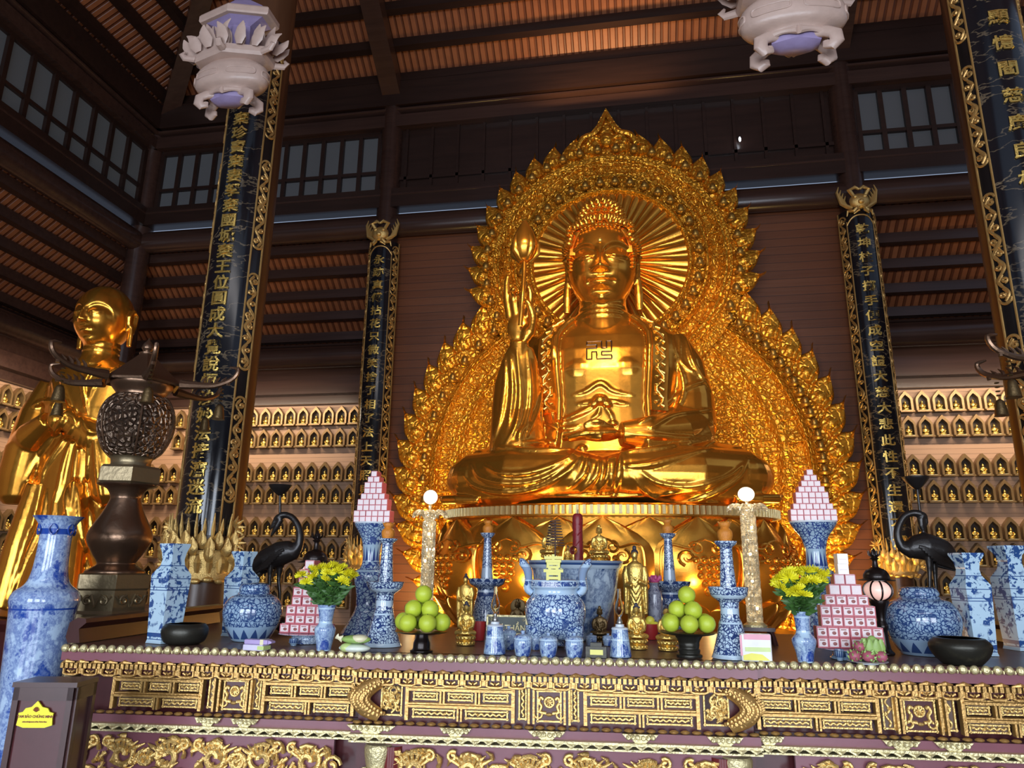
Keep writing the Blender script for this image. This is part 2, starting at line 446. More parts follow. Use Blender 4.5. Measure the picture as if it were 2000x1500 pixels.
def zpix(b, y):
    """height at which the photo row y meets the upright line through b"""
    lo, hi = -2.0, 14.0
    for _ in range(50):
        mid = (lo+hi)/2; d = Vector((b[0], b[1], mid))-CAMP; yy = 750-FPX*d.dot(_u)/d.dot(_f)
        if yy > y: lo = mid
        else: hi = mid
    return (lo+hi)/2
# ------------------------------------------------------------------ the hall
def multi(name, pairs, angle=40, parent=None, loc=None, smooth=True):
    me = None; V = []; F = []; MI = []; SM = []
    mats = []
    for i, (mb, mat) in enumerate(pairs):
        m = mb.mesh(name or 'gift_box', None, smooth, angle); b = len(V)
        V += [tuple(v.co) for v in m.vertices]
        for p in m.polygons: F.append(tuple(x+b for x in p.vertices)); MI.append(i); SM.append(p.use_smooth)
        mats.append(mat); bpy.data.meshes.remove(m)
    me = bpy.data.meshes.new(name or 'gift_box'); me.from_pydata(V, [], F)
    for m in mats: me.materials.append(MATS[m])
    for p, i, s in zip(me.polygons, MI, SM): p.material_index = i; p.use_smooth = s
    bm = bmesh.new(); bm.from_mesh(me); lim = R(angle)
    for e in bm.edges:
        if len(e.link_faces) == 2 and e.calc_face_angle(0) > lim: e.smooth = False
    bm.to_mesh(me); bm.free(); me.update()
    return link(name, me, parent, loc) if name else me
XW0, XW1, YB, YC, YF = -11.0, 10.4, 13.0, 11.0, -6.0
XP0, XP1 = -9.1, 8.5                       # clerestory walls
XI0, XI1 = -4.2, 3.58                      # inner columns
XC = -0.31
ZE, ZA, ZW, ZN = 10.35, 7.45, 5.9, 4.75    # main eave, aisle roof top, aisle eave, top of niche wall
SL = 0.7
def sbox(name, lo, hi, mat):
    c = [(a+b)/2 for a, b in zip(lo, hi)]; d = [b-a for a, b in zip(lo, hi)]
    return struct(MB().box(c, d).build(name, mat, smooth=False))
sbox('floor', (XW0-.2, YF-.2, -0.12), (XW1+.2, YB+.2, 0), 'floor_stone')
sbox('wall_back', (XW0-.2, YB, 0), (XW1+.2, YB+.2, ZN), 'niche_wall')
sbox('wall_left', (XW0-.2, YF, 0), (XW0, YB, ZN), 'niche_wall')
sbox('wall_right', (XW1, YF, 0), (XW1+.2, YB, ZN), 'niche_wall')
sbox('wall_back_upper', (XW0-.2, YB-.12, ZN), (XW1+.2, YB+.2, ZW+.1), 'wood_beam')
sbox('wall_left_upper', (XW0-.2, YF, ZN), (XW0+.12, YB-.12, ZW+.1), 'wood_beam')
sbox('wall_right_upper', (XW1-.12, YF, ZN), (XW1+.2, YB-.12, ZW+.1), 'wood_beam')
sbox('wall_center', (XI0, YC+.12, 0), (XI1, YC+.25, ZA+.1), 'plank_wall')
fw = MB()
for x0, x1, z0, z1 in ((-11.2, -5.9, 0, 8), (-2.9, -1.8, 0, 4.1), (1.2, 2.3, 0, 4.1), (5.3, 10.6, 0, 8), (-5.9, 5.3, 4.1, 8)):
    fw.box(((x0+x1)/2, YF-.1, (z0+z1)/2), (x1-x0, .2, z1-z0))
struct(fw.build('wall_front', 'wood_dark', smooth=False))
# aisle roofs: sloping sheets with purlins below
def slab(name, a, b, c, d, th, mat):
    a, b, c, d = map(Vector, (a, b, c, d)); n = (b-a).cross(d-a).normalized()
    if n.z < 0: n = -n
    vs = [a, b, c, d]+[p+n*th for p in (a, b, c, d)]
    return struct(MB().add([tuple(v) for v in vs], [(0, 1, 2, 3), (7, 6, 5, 4), (0, 4, 5, 1), (1, 5, 6, 2), (2, 6, 7, 3), (3, 7, 4, 0)]).build(name, mat, smooth=False))
slab('ceiling_aisle_back', (XP0, YC, ZA+.05), (XP1, YC, ZA+.05), (XW1, YB, ZW), (XW0, YB, ZW), .08, 'roof_tiles_x')
slab('ceiling_aisle_left', (XP0, YF, ZA+.05), (XP0, YC, ZA+.05), (XW0, YB, ZW), (XW0, YF, ZW), .08, 'roof_tiles_y')
slab('ceiling_aisle_right', (XP1, YF, ZA+.05), (XP1, YC, ZA+.05), (XW1, YB, ZW), (XW1, YF, ZW), .08, 'roof_tiles_y')
def beam(name, a, b, w, h, mat='wood_beam', rnd=0.0, cat=None):
    """straight timber from a to b; rnd > 0 gives a barrel-shaped section"""
    a, b = Vector(a), Vector(b); t = (b-a).normalized(); s = t.cross(Vector((0, 0, 1))).normalized(); u = s.cross(t)
    out = []
    N = 12 if rnd else 4
    for p in (a, b):
        ring = []
        for j in range(N):
            an = 2*PI*(j+.5)/N; cx, cz = math.cos(an), math.sin(an)
            if not rnd: cx, cz = (1 if cx > 0 else -1), (1 if cz > 0 else -1)
            ring.append(tuple(p+s*cx*w/2+u*cz*h/2))
        out.append(ring)
    return struct(MB().rings(out).build(name, mat, smooth=bool(rnd)))
for k in range(5):
    f = 0.10+0.185*k
    y = YC+(YB-YC)*f; z = ZA+.05+(ZW-ZA-.05)*f-0.10
    for xa, xb in ((XP0+(XW0-XP0)*f, XI0), (XI1, XP1+(XW1-XP1)*f)):
        beam('aisle_purlin', (xa, y, z), (xb, y, z), .15, .17)
    xl = XP0+(XW0-XP0)*f; xr = XP1+(XW1-XP1)*f
    beam('aisle_purlin', (xl, YF, z), (xl, YC+(YB-YC)*f, z), .15, .17)
    beam('aisle_purlin', (xr, 5, z), (xr, YC+(YB-YC)*f, z), .15, .17)
beam('aisle_hip_rafter', (XP0, YC, ZA-.12), (XW0+.1, YB-.1, ZW-.12), .2, .22)
beam('aisle_hip_rafter', (XP1, YC, ZA-.12), (XW1-.1, YB-.1, ZW-.12), .2, .22)
beam('wall_plate', (XW0, YB-.42, 5.62), (XW1, YB-.42, 5.62), .42, .44, rnd=1)
beam('wall_plate', (XW0+.42, YF, 5.62), (XW0+.42, YB, 5.62), .42, .44, rnd=1)
beam('wall_plate', (XW1-.42, YF, 5.62), (XW1-.42, YB, 5.62), .42, .44, rnd=1)
beam('wall_plate', (XW0, YB-.22, 5.05), (XW1, YB-.22, 5.05), .2, .28)
beam('wall_plate', (XW0+.22, YF, 5.05), (XW0+.22, YB, 5.05), .2, .28)
# main roof
T = 6.8
def zt(t): return ZE+SL*t
slab('ceiling_main_back', (XP0, YC+.2, ZE), (XP1, YC+.2, ZE), (XP1-T, YC+.2-T, zt(T)), (XP0+T, YC+.2-T, zt(T)), .1, 'roof_tiles_x')
slab('ceiling_main_left', (XP0, YC+.2, ZE), (XP0+T, YC+.2-T, zt(T)), (XP0+T, YF, zt(T)), (XP0, YF, ZE), .1, 'roof_tiles_y')
slab('ceiling_main_right', (XP1, YC+.2, ZE), (XP1-T, YC+.2-T, zt(T)), (XP1-T, YF, zt(T)), (XP1, YF, ZE), .1, 'roof_tiles_y')
slab('ceiling_ridge', (XP0+T, YC+.2-T, zt(T)), (XP1-T, YC+.2-T, zt(T)), (XP1-T, YF, zt(T)), (XP0+T, YF, zt(T)), .1, 'roof_tiles_x')
for k in range(9):
    t_ = 0.30+0.49*k; z = zt(t_)-.10
    beam('roof_purlin', (XP0+t_, YC+.2-t_, z), (XP1-t_, YC+.2-t_, z), .15, .17, 'wood_dark')
    if k < 8:
        beam('roof_purlin', (XP0+t_, 0, z), (XP0+t_, YC+.2-t_, z), .15, .17, 'wood_dark')
for x in (XI0, XI1):
    beam('roof_rafter', (x, YC+.05, zt(0)-.28), (x, YC+.2-T, zt(T)-.38), .34, .30, 'wood_beam')
for x, s in ((XP0, 1), (XP1, -1)):
    beam('hip_rafter', (x, YC+.2, ZE-.25), (x+s*T, YC+.2-T, zt(T)-.25), .3, .3)
beam('side_rafter', (XP0, 6.7, ZE-.3), (XP0+T, 6.7, zt(T)-.35), .3, .32)
# clerestory timbers on the line of the inner columns and on the left side
def long_beam(z0, z1, w, rnd=0, mat='wood_beam', off=0.0):
    zc, h = (z0+z1)/2, z1-z0
    beam('tie_beam', (XP0, YC-off, zc), (XP1, YC-off, zc), w, h, mat, rnd)
    beam('tie_beam', (XP0+off, YF, zc), (XP0+off, YC, zc), w, h, mat, rnd)
long_beam(7.30, 7.72, .34, 1); long_beam(7.80, 8.16, .26, 0, 'wood_dark', .04); long_beam(7.98, 8.10, .36, 1)
long_beam(9.42, 9.66, .24, 0, 'wood_beam', .05); long_beam(9.72, 9.84, .36, 1); long_beam(9.84, 10.34, .30, 0, 'wood_dark', .06)
cp = MB(); cp.box(((XI0+XI1)/2, YC+.03, 8.8), (XI1-XI0-.3, .06, 1.3))
for k in range(16):
    cp.box((XI0+.3+k*(XI1-XI0-.6)/15, YC-.02, 8.8), (.05, .05, 1.3))
cp.box(((XI0+XI1)/2, YC-.02, 8.42), (XI1-XI0-.3, .05, .06))
struct(cp.build('wall_clerestory', 'wood_dark', smooth=False))
def window(name, a, b, n):
    """row of panes between two points, a bar frame in front of dim glass"""
    a, b = Vector(a), Vector(b); L = (b-a).length; rz = math.atan2((b-a).y, (b-a).x); mid = (a+b)/2
    o = bpy.data.objects.new(name, None); COL.objects.link(o); o.location = mid; o.rotation_euler = (0, 0, rz); struct(o)
    fr = MB()
    for z, h in ((0.03, .08), (0.42, .06), (1.22, .1)): fr.box((0, 0, z), (L, .08, h))
    for k in range(n+1): fr.box((-L/2+L*k/n, 0, .62), (.075, .09, 1.2))
    fr.build('window_frame', 'wood_dark', o, smooth=False)
    for k in range(n):
        MB().box((-L/2+L*(k+.5)/n, .03, .62), (L/n-.06, .015, 1.16)).build('pane', 'glass_dusk', o, smooth=False)
window('window_1', (XP0+.25, YC, 8.16), (XI0-.22, YC, 8.16), 12)
window('window_2', (XI1+.22, YC, 8.16), (XP1-.25, YC, 8.16), 12)
window('window_3', (XP0, 4.6, 8.16), (XP0, YC-.25, 8.16), 14)
for x in (XP0, XP1):
    struct(MB().lathe([(.2, 0), (.2, ZE)], 20).build('corner_post', 'wood_beam', loc=(x, YC, 0)))
# ------------------------------------------------------------------ niches with small gold Buddhas
def arch(w, hs, ht, n=9):
    """pointed ogee arch outline, from bottom left round to bottom right"""
    pts = [(-w/2, 0), (-w/2, hs)]
    for i in range(1, n):
        t = i/n; x = -w/2*math.cos(t*PI/2)**(0.9); z = hs+(ht-hs)*(0.62*math.sin(t*PI/2)+0.38*t**4)
        pts.append((x, z))
    pts.append((0, ht)); pts += [(-x, z) for x, z in reversed(pts[:-1])]
    return pts
o_ = arch(.225, .20, .385); i_ = arch(.150, .185, .29)
fr = MB()
n = len(o_)
A = [(x, -.11, z) for x, z in o_]; B = [(x, -.11, z+.022) for x, z in i_]; Cc = [(x, 0, z+.022) for x, z in i_]; D = [(x, 0, z) for x, z in o_]
fr.rings([A, B, Cc, D, A], cap=False)
fr.box((0, -.075, .014), (.225, .15, .028))
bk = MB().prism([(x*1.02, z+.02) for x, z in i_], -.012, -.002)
lg = MB().box((0, -.118, .030), (.150, .026, .014))
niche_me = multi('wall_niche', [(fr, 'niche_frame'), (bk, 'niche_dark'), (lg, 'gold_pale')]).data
bpy.data.objects.remove(bpy.data.objects['wall_niche'])
sb = MB().ell((0, 0, .035), (.058, .045, .026), 10, 6).ell((0, 0, .012), (.05, .04, .014), 10, 4)
sb.ell((0, .005, .085), (.034, .026, .055), 10, 6).ell((0, .0, .152), (.021, .021, .026), 8, 6).ell((0, .003, .176), (.011, .011, .012), 6, 4)
for s_ in (-1, 1): sb.tube([(.032*s_, 0, .115), (.046*s_, -.012, .08), (.012*s_, -.04, .06)], .013, 6)
statue_me = sb.mesh('buddha_statuette', 'gold_bright', True, 180)
ROWZ = [zpix((5.42, YB, 0), y) for y in (806, 855, 932, 983, 1057, 1108, 1165, 1218)]
NICHES = []
PITCH = 0.268
def niche_row(z, pos, rz, sect, row, idx):
    NICHES.append((Vector((pos[0], pos[1], z)), rz, sect, row, idx))
for ri, z in enumerate(ROWZ):
    for k in range(25): niche_row(z, (XW0+.28+PITCH*k, YB), 0, 'left back wall', ri, k)
    for k in range(16): niche_row(z, (3.86+PITCH*k, YB), 0, 'right back wall', ri, k)
    for k in range(15): niche_row(z, (XW0, YB-.3-PITCH*k), PI/2, 'left side wall', ri, k)
# ------------------------------------------------------------------ columns and couplet boards
def column(x, y, r, h, label):
    t = thing('wooden_column', label, 'column', (x, y, 0))
    MB().lathe([(r, .18), (r*1.01, h*.5), (r*.985, h)], 40).build('shaft', 'wood_column' if y < 8 else 'wood_beam', t)
    MB().lathe(smooth_prof([(r*1.3, 0), (r*1.45, .08), (r*1.12, .18)]), 40).build('stone_base', 'floor_stone', t)
    return t
YC1 = 6.7; XL1, XR1, RC1, RC2 = -4.23, 3.56, .29, .20
def zroof(y): return zt(YC+.2-y)-.5
column(XL1, YC1, RC1, 12.9, 'thick brown round column on the left carrying the large black couplet board')
column(XR1, YC1, RC1, 12.9, 'thick brown round column at the right edge carrying the large black couplet board')
column(XI0, YC, RC2, ZE-.1, 'slim dark column left of the giant Buddha behind the narrow couplet board')
column(XI1, YC, RC2, ZE-.1, 'slim dark column right of the giant Buddha behind the narrow couplet board')

def curl(c, r0, r1, a0, turns, n=14):
    return [(c[0]+(r0+(r1-r0)*i/n)*math.cos(a0+turns*2*PI*i/n), c[1]+(r0+(r1-r0)*i/n)*math.sin(a0+turns*2*PI*i/n)) for i in range(n+1)]
def scroll_lines(w, L, seed=0):
    """vine scrolls filling a strip of width w and length L, as flat polylines"""
    rnd = random.Random(seed); out = []; h = w/2; n = max(2, int(round(L/(w*1.25))))
    if n % 2: n += 1
    out.append([(h*.62*math.sin(PI*n*i/(n*8)), L*i/(n*8)) for i in range(n*8+1)])
    for k in range(n):
        z0 = L*(k+.5)/n; s = 1 if k % 2 == 0 else -1
        out.append(curl((-s*h*.28, z0), h*.10, h*.52, rnd.uniform(0, 6), s*1.15))
        out.append([(s*h*.62, z0), (s*h*.25, z0+L/n*.22), (-s*h*.15, z0+L/n*.42)])
        out.append([(s*h*.62, z0), (s*h*.30, z0-L/n*.26), (s*h*.05, z0-L/n*.36)])
    for zc in (0, L):
        sg = 1 if zc == 0 else -1
        out.append([(h*.85*math.cos(PI*i/10), zc-sg*h*.9*math.sin(PI*i/10)+sg*h*.5) for i in range(11)])
    m = L/2
    for i in range(8):
        a = 2*PI*i/8; out.append([(h*.12*math.cos(a), m+h*.12*math.sin(a)), (h*.75*math.cos(a), m+h*1.0*math.sin(a))])
    return out
def couplet(cx, cy, rad, z0, z1, chars, zc0, zc1, csize, a_in, a_out, label, groups, side='both', narrow=False):
    t = thing('couplet_board', label, 'couplet board', (cx, cy, 0))
    Rb = rad+.012
    def cyl(x, z, off=0.0, a0=0.0):
        a = x/Rb+a0; return (math.sin(a)*(Rb+off), -math.cos(a)*(Rb+off), z)
    def curved(a0, a1, zz0, zz1, o0, o1, top=0.0):
        na = 17; nz = 12; f = []; b = []
        for i in range(nz+1):
            rf = []; rb = []
            for j in range(na):
                a = a0+(a1-a0)*j/(na-1); q = abs(2*j/(na-1)-1)
                zz = zz0+(zz1-top*(q**2.6)-zz0)*i/nz
                rf.append((math.sin(a)*(Rb+o1), -math.cos(a)*(Rb+o1), zz)); rb.append((math.sin(a)*(Rb+o0), -math.cos(a)*(Rb+o0), zz))
            f.append(rf); b.append(rb)
        return MB().sheet(f, b)
    curved(-a_out, a_out, z0, z1, 0, .02).build('board', 'lacquer_black', t)
    curved(-a_in, a_in, z0+.1, z1-.12, .021, .030, .14 if narrow else .05).build('text_panel', 'black_panel', t)
    ln = MB()
    for a in (-a_out, -a_in, a_in, a_out):
        ln.tube([(math.sin(a)*(Rb+.028), -math.cos(a)*(Rb+.028), z0+(z1-z0-(0.0 if abs(a) == a_out else .2))*i/6) for i in range(7)], .011, 6)
    if narrow: ln.tube([cyl(0, z1-.12-.14*abs(2*j/20-1)**2.6, .03, -a_in+2*a_in*j/20) for j in range(21)], .012, 6)
    ln.build('gold_edging', 'gold_trim', t)
    w = (a_out-a_in)*Rb
    for s in (-1, 1):
        sc = MB()
        for gi, (g0, g1) in enumerate(groups):
            for pl in scroll_lines(w*.95, g1-g0, gi*2+(s > 0)):
                sc.tube([cyl(x, g0+z, .030, s*(a_in+a_out)/2) for x, z in pl], [.013, .015, .008], 6)
        sc.build('openwork_border', 'gold_trim', t)
    ch = MB()
    for i, c in enumerate(chars):
        z = zc0+(zc1-zc0)*i/(len(chars)-1)
        vs, fs = glyphs(c, csize, .006, bold=.004*csize/.2)
        ch.add([cyl(x, z+zz, .040-yy if abs(yy) < .02 else .04) for x, yy, zz in vs], fs)
    o = ch.build('gold_lettering', 'gold_bright', t, smooth=False)
    return t, cyl
def zz(x, y, py): return zpix((x, y, 0), py)
g = []
zb = zz(XL1, YC1-.3, 1045)
zq = zb+.35
while zq < 7.0: g.append((zq, zq+1.02)); zq += 1.36
tL, cylL = couplet(XL1, YC1, RC1, zb, 7.62, '棄珍寶棄妻孥棄國城棄王位圓成大覺說恒沙妙法接濟迷流', zz(XL1, YC1-.3, 235), zz(XL1, YC1-.3, 988), .166, R(46), R(68),
    'large black lacquered board with gold characters on the left thick column', g)
g2 = [(a+.35, b+.35) for a, b in g]+[(7.55, 8.5)]
tR, cylR = couplet(XR1, YC1, RC1, 1.6, 8.9, '拈花微笑三顯憶閻慈廣良相農老子隱道德無為清淨', zz(XR1, YC1-.3, -195), 2.2, .166, R(46), R(68),
    'large black lacquered board with gold characters on the right thick column', g2)
def lotus_bracket(t, cyl, z, w, k=1.0):
    """gilded lotus under the foot of a board: spiky stamens, rounded petals, a fluted cup and a ruffled foot, sprays at the sides"""
    m = MB()
    for q in range(13):
        a = R(-72+12*q); d = Vector((math.sin(a), -math.cos(a), 0)); b = d*(w*.98)+Vector((0, 0, z-.02))
        m.tube([b, b+d*.02+Vector((0, 0, .10*k)), b+d*.035+Vector((0, 0, (.20+.05*(q % 2))*k))], [.016*k, .02*k, .004], 6)
    for row, (n, zo, rr) in enumerate(((7, -.03, .062), (6, -.09, .07), (5, -.15, .062))):
        for q in range(n):
            a = R(-66)+R(132)*(q+.5*(row % 2))/(n-1 if row % 2 == 0 else n); d = Vector((math.sin(a), -math.cos(a), 0))
            c0 = d*(w+.004+.010*row)+Vector((0, 0, z+(zo-.075)*k)); up = Vector((0, 0, 1))
            m.tube(spline([c0, c0+d*.030*k+up*.05*k, c0+d*.034*k+up*.11*k, c0+d*.052*k+up*.165*k], 8), [rr*.5*k, rr*.95*k, rr*.80*k, rr*.10*k], 10, .45)
            m.tube([c0+d*.058*k+up*.03*k, c0+d*.066*k+up*.09*k, c0+d*.060*k+up*.14*k], [.004, .008*k, .003], 5)
    f = []; b = []
    for rr, dz in ((.86, .42), (.98, .40), (.92, .34), (.90, .28), (1.0, .20), (.94, .12)):
        f.append([(math.sin(R(-80+10*q))*w*rr, -math.cos(R(-80+10*q))*w*rr, z-dz*k) for q in range(17)])
        b.append([(math.sin(R(-80+10*q))*w*.84, -math.cos(R(-80+10*q))*w*.84, z-dz*k) for q in range(17)])
    m.sheet(f, b)
    for q in range(9):
        a = R(-72+18*q); d = Vector((math.sin(a), -math.cos(a), 0))
        m.tube([d*w*.93+Vector((0, 0, z-.16*k)), d*w*1.0+Vector((0, 0, z-.24*k)), d*w*.92+Vector((0, 0, z-.33*k))], [.02*k, .035*k, .02*k], 6)
        m.ell(d*w*.98+Vector((0, 0, z-.395*k-.015*(q % 2))), (.05*k, .035*k, .028*k), 8, 6, (0, 0, a))
    for s in (-1, 1):
        for (u_, zz_, sc) in ((.96, .10, 1.0), (1.04, -.05, .9), (1.0, -.26, 1.0)):
            for q in range(5):
                an = R(-35+q*38); c0 = Vector((s*w*u_, -w*.35, z+zz_*k))
                m.tube([c0, c0+Vector((s*math.cos(an)*.06, -.03, math.sin(an)*.06))*sc*k, c0+Vector((s*math.cos(an)*.115, -.01, math.sin(an)*.115))*sc*k], [.012, .02*k, .004], 6)
    m.build('lotus_bracket', 'gold_carving', t)
lotus_bracket(tL, cylL, zb-.02, .36, 1.0); lotus_bracket(tR, cylR, 1.55, .36, 1.0)
def group_strip(a, b, L): 
    out = []; z = a
    while z < b-.3: out.append((z, min(z+L, b))); z += L+.05
    return out
ZB2 = 1.95
for x, txt, lab in ((XI0, '永跡真傳拈花只微笑捨了相了法上天照見本來', 'narrow black couplet board with gold characters left of the halo'),
                    (XI1, '乾坤柱子擲手便成空證大慈大悲此性不生還不滅', 'narrow black couplet board with gold characters right of the halo')):
    zt0 = zz(x, YC-.25, 508 if x < 0 else 448); zt1 = zz(x, YC-.25, 915 if x < 0 else 1058)
    if x < 0: zt1 = zt1-(zt0-zt1)/16*3.6
    tt, cy = couplet(x, YC, RC2+.035, ZB2, 7.12, txt, zt0, zt1, .172, R(44), R(78), lab, group_strip(ZB2+.1, 7.0, .98), narrow=True)
    lotus_bracket(tt, cy, ZB2-.02, .27, .8)
    m = MB()                                                   # beast mask and curling leaves at the head of the board
    Rq = RC2+.06
    m.ell((0, -Rq-.03, 7.22), (.15, .09, .13), 12, 8); m.ell((0, -Rq-.10, 7.18), (.05, .05, .04), 8, 6)
    for s in (-1, 1):
        m.ell((s*.07, -Rq-.09, 7.27), (.035, .03, .03), 8, 6)
        m.tube([(s*.08, -Rq-.05, 7.3), (s*.14, -Rq-.06, 7.40), (s*.06, -Rq-.08, 7.44), (0, -Rq-.08, 7.40)], [.03, .04, .03, .02], 6)
        for q in range(4):
            m.tube([(s*.10, -Rq, 7.12), (s*(.17+q*.025), -Rq+.03, 7.16+q*.02), (s*(.20+q*.03), -Rq+.05, 7.28+q*.05), (s*(.17+q*.03), -Rq+.04, 7.36+q*.055)], [.03, .03, .022, .006], 6)
        m.tube([(s*.03, -Rq-.08, 7.12), (s*.10, -Rq-.05, 7.05), (s*.17, -Rq+.01, 7.08), (s*.19, -Rq+.02, 7.0)], [.02, .03, .025, .01], 6)
        m.tube([(s*.05, -Rq-.08, 7.12), (s*.04, -Rq-.10, 7.04), (s*.11, -Rq-.06, 7.0)], [.015, .02, .01], 6)
    m.build('crown_ornament', 'gold_carving', tt)

# ------------------------------------------------------------------ hanging carved lanterns
def hanging_lantern(loc, ztop, label):
    """hexagonal carved wooden lamp: scrolled feet, fat belly, rim and a crown of carved leaves, a second tier above"""
    t = thing('hanging_lantern', label, 'hanging lamp', loc)
    H = 6; ph = R(30)
    MB().lathe(smooth_prof([(.20, .155), (.225, .20), (.34, .25), (.365, .34), (.345, .44), (.29, .50), (.27, .52)], 3), 36, sy=.92).build('belly', 'lantern_wood', t)
    pn = MB()
    for k in range(6):
        a = ph+2*PI*k/6-PI/2+R(0)
        ol = [(.40*math.copysign(abs(math.cos(q))**.35, math.cos(q)), .345+.036*math.copysign(abs(math.sin(q))**.6, math.sin(q))) for q in [2*PI*i/40 for i in range(40)]]
        pn.tube([(math.cos(a+b)*.366, math.sin(a+b)*.366*.92, z) for b, z in ol], .008, 6, closed=True)
    pn.build('belly_panel', 'lantern_wood', t)
    MB().lathe([(.29, .52), (.39, .535), (.415, .57), (.415, .635), (.38, .65), (.26, .645)], H, ph=ph).build('rim', 'lantern_wood', t, angle=20)
    for k in range(6):
        a = ph+2*PI*k/6; d = Vector((math.cos(a), math.sin(a), 0))
        MB().tube([d*.40+Vector((0, 0, .58)), d*.50+Vector((0, 0, .58)), d*.53+Vector((0, 0, .62)), d*.50+Vector((0, 0, .66))], [.04, .035, .028, .01], 8).build('corner_scroll', 'lantern_wood', t)
    MB().lathe([(.12, .06), (.19, .10), (.205, .155), (.15, .165)], H, ph=ph).build('underside', 'lantern_purple', t)
    for k in range(4):
        a = R(35)+[0, R(110), R(180), R(290)][k]; d = Vector((math.cos(a), math.sin(a), 0)); n = Vector((0, 0, 1))
        f = MB().tube([d*.17+n*.165, d*.24+n*.145, d*.30+n*.10, d*.305+n*.04, d*.27+n*.01, d*.235+n*.025, d*.235+n*.055], [.05, .05, .052, .05, .045, .04, .03], 12)
        f.build('foot', 'lantern_wood', t)
    ap = MB()
    for k in range(6):
        a0 = ph+2*PI*k/6; a1 = a0+2*PI/6; p = Vector((math.cos(a0), math.sin(a0), 0))*.235; q = Vector((math.cos(a1), math.sin(a1), 0))*.235
        ap.tube([p+(q-p)*i/8+Vector((0, 0, .145+.02*math.sin(PI*i/8))) for i in range(9)], [.04, .03, .024, .03, .04], 8)
    ap.build('apron', 'lantern_wood', t)
    rnd = random.Random(4)
    lf = MB()
    for row, (n, r0, hh, wd, ln) in enumerate(((16, .40, .20, .06, .09), (14, .33, .30, .05, .05), (12, .24, .36, .04, .02))):
        for k in range(n):
            a = 2*PI*(k+row*.5)/n; d = Vector((math.cos(a), math.sin(a), 0)); h = hh*rnd.uniform(.75, 1.15)
            z = .62; up = Vector((0, 0, 1)); s = d.cross(up)
            pts = [d*r0+up*z, d*(r0+ln*.4)+up*(z+h*.35), d*(r0+ln)+up*(z+h*.7)+s*.02*rnd.uniform(-1, 1), d*(r0+ln*1.4)+up*(z+h)+s*.05*rnd.uniform(-1, 1)]
            lf.tube(spline(pts, 6), [.03, wd, wd*.75, .006], 8, .45)
    lf.build('leaf_crown', 'lantern_wood', t)
    MB().lathe([(.20, .62), (.17, .98), (.22, 1.0), (.36, 1.05), (.38, 1.12), (.30, 1.2), (.12, 1.34), (.03, 1.42)], H, ph=ph).build('upper_tier', 'lantern_purple', t, angle=20)
    MB().lathe([(.395, 1.04), (.41, 1.06), (.41, 1.12), (.395, 1.14)], H, ph=ph).build('upper_rim', 'lantern_wood', t, angle=20)
    t.scale = (1, .52, .88)
    MB().tube([(0, 0, 1.40), (0, 0, (ztop-loc[2])/.88)], .012, 8).build('chain_rod', 'iron_black', t)
    return t
pl = P(445, 222, 5.2); pr = P(1556, 121, 4.5)
hanging_lantern((pl.x, pl.y, pl.z+.04), zt(min(YC+.2-pl.y, pl.x-XP0))-.02, 'pale carved wooden hanging lamp in front of the left thick column')
hanging_lantern((pr.x, pr.y, pr.z+.04), zt(T)-.02 if pr.y < YC+.2-T else zt(YC+.2-pr.y)-.02, 'pale carved wooden hanging lamp cut by the top edge right of the halo')
# ------------------------------------------------------------------ mandorla behind the Buddha
HY = 10.72
hc1 = P(1193, 512, HY); hc2 = P(1226, 925, HY)
XH = -.28
ZH1, ZH2 = 6.40, 3.05
RH1, RH2 = 2.10, 3.22
halo = thing('halo_screen', 'giant gilded flame edged halo screen behind the seated Buddha', 'halo', (XH, HY, 0))
def relief_disc(zc, ra, rb, y0, depth, prof, na, nr, a0, a1, zmin, ornament):
    """ring from radius ra to rb with a raised profile and leafy relief"""
    f = []; b = []
    for i in range(nr+1):
        r = ra+(rb-ra)*i/nr; rf = []; rk = []
        for j in range(na+1):
            a = a0+(a1-a0)*j/na; x = r*math.sin(a); z = max(zc+r*math.cos(a), zmin)
            h = prof(r)
            if ornament(r) > 0:
                u = a*12.0
                q = noise.noise(Vector((x*9, z*9, 3.1)))+.6*noise.noise(Vector((x*19, z*19, 7.7)))
                h += ornament(r)*(abs(q)*1.6-.35)
            rf.append((x, y0-h, z)); rk.append((x, y0+depth, z))
        f.append(rf); b.append(rk)
    return MB().sheet(f, b)
def ridges(lst):
    def g(r):
        h = 0
        for (r0, w, hh) in lst: h = max(h, hh*max(0, 1-((r-r0)/w)**2))
        return h
    return g
rr1 = [(1.26, .05, .09), (1.52, .045, .08), (1.58, .03, .06), (1.72, .02, .05), (RH1-.30, .05, .09), (RH1-.22, .03, .06)]
o1 = lambda r: 0.05 if (1.6 < r < RH1-.36 or 1.30 < r < 1.48 or r > RH1-.19) else 0.0
relief_disc(ZH1, 1.22, RH1, -.10, .16, ridges(rr1), 300, 34, -PI, PI, .35, o1).build('head_halo', 'gold_relief', halo)
rays = MB()
for k in range(56):                                              # fan of flat rays round the head
    a0 = 2*PI*k/56; f = []; b = []
    for i in range(5):
        r = .30+.95*i/4; rf = []; rk = []
        for j in range(5):
            a = a0+2*PI/56*(j/4)*.97; hgt = .01+.035*math.sin(PI*j/4)*(1 if k % 2 else .55)
            rf.append((r*math.sin(a), -.08-hgt, ZH1+r*math.cos(a))); rk.append((r*math.sin(a), .04, ZH1+r*math.cos(a)))
        f.append(rf); b.append(rk)
    rays.sheet(f, b)
rays.build('ray_disc', 'gold_leaf', halo)
rr2 = [(2.05, .05, .07), (2.42, .05, .08), (2.50, .03, .05), (RH2-.42, .06, .09), (RH2-.12, .17, .05)]
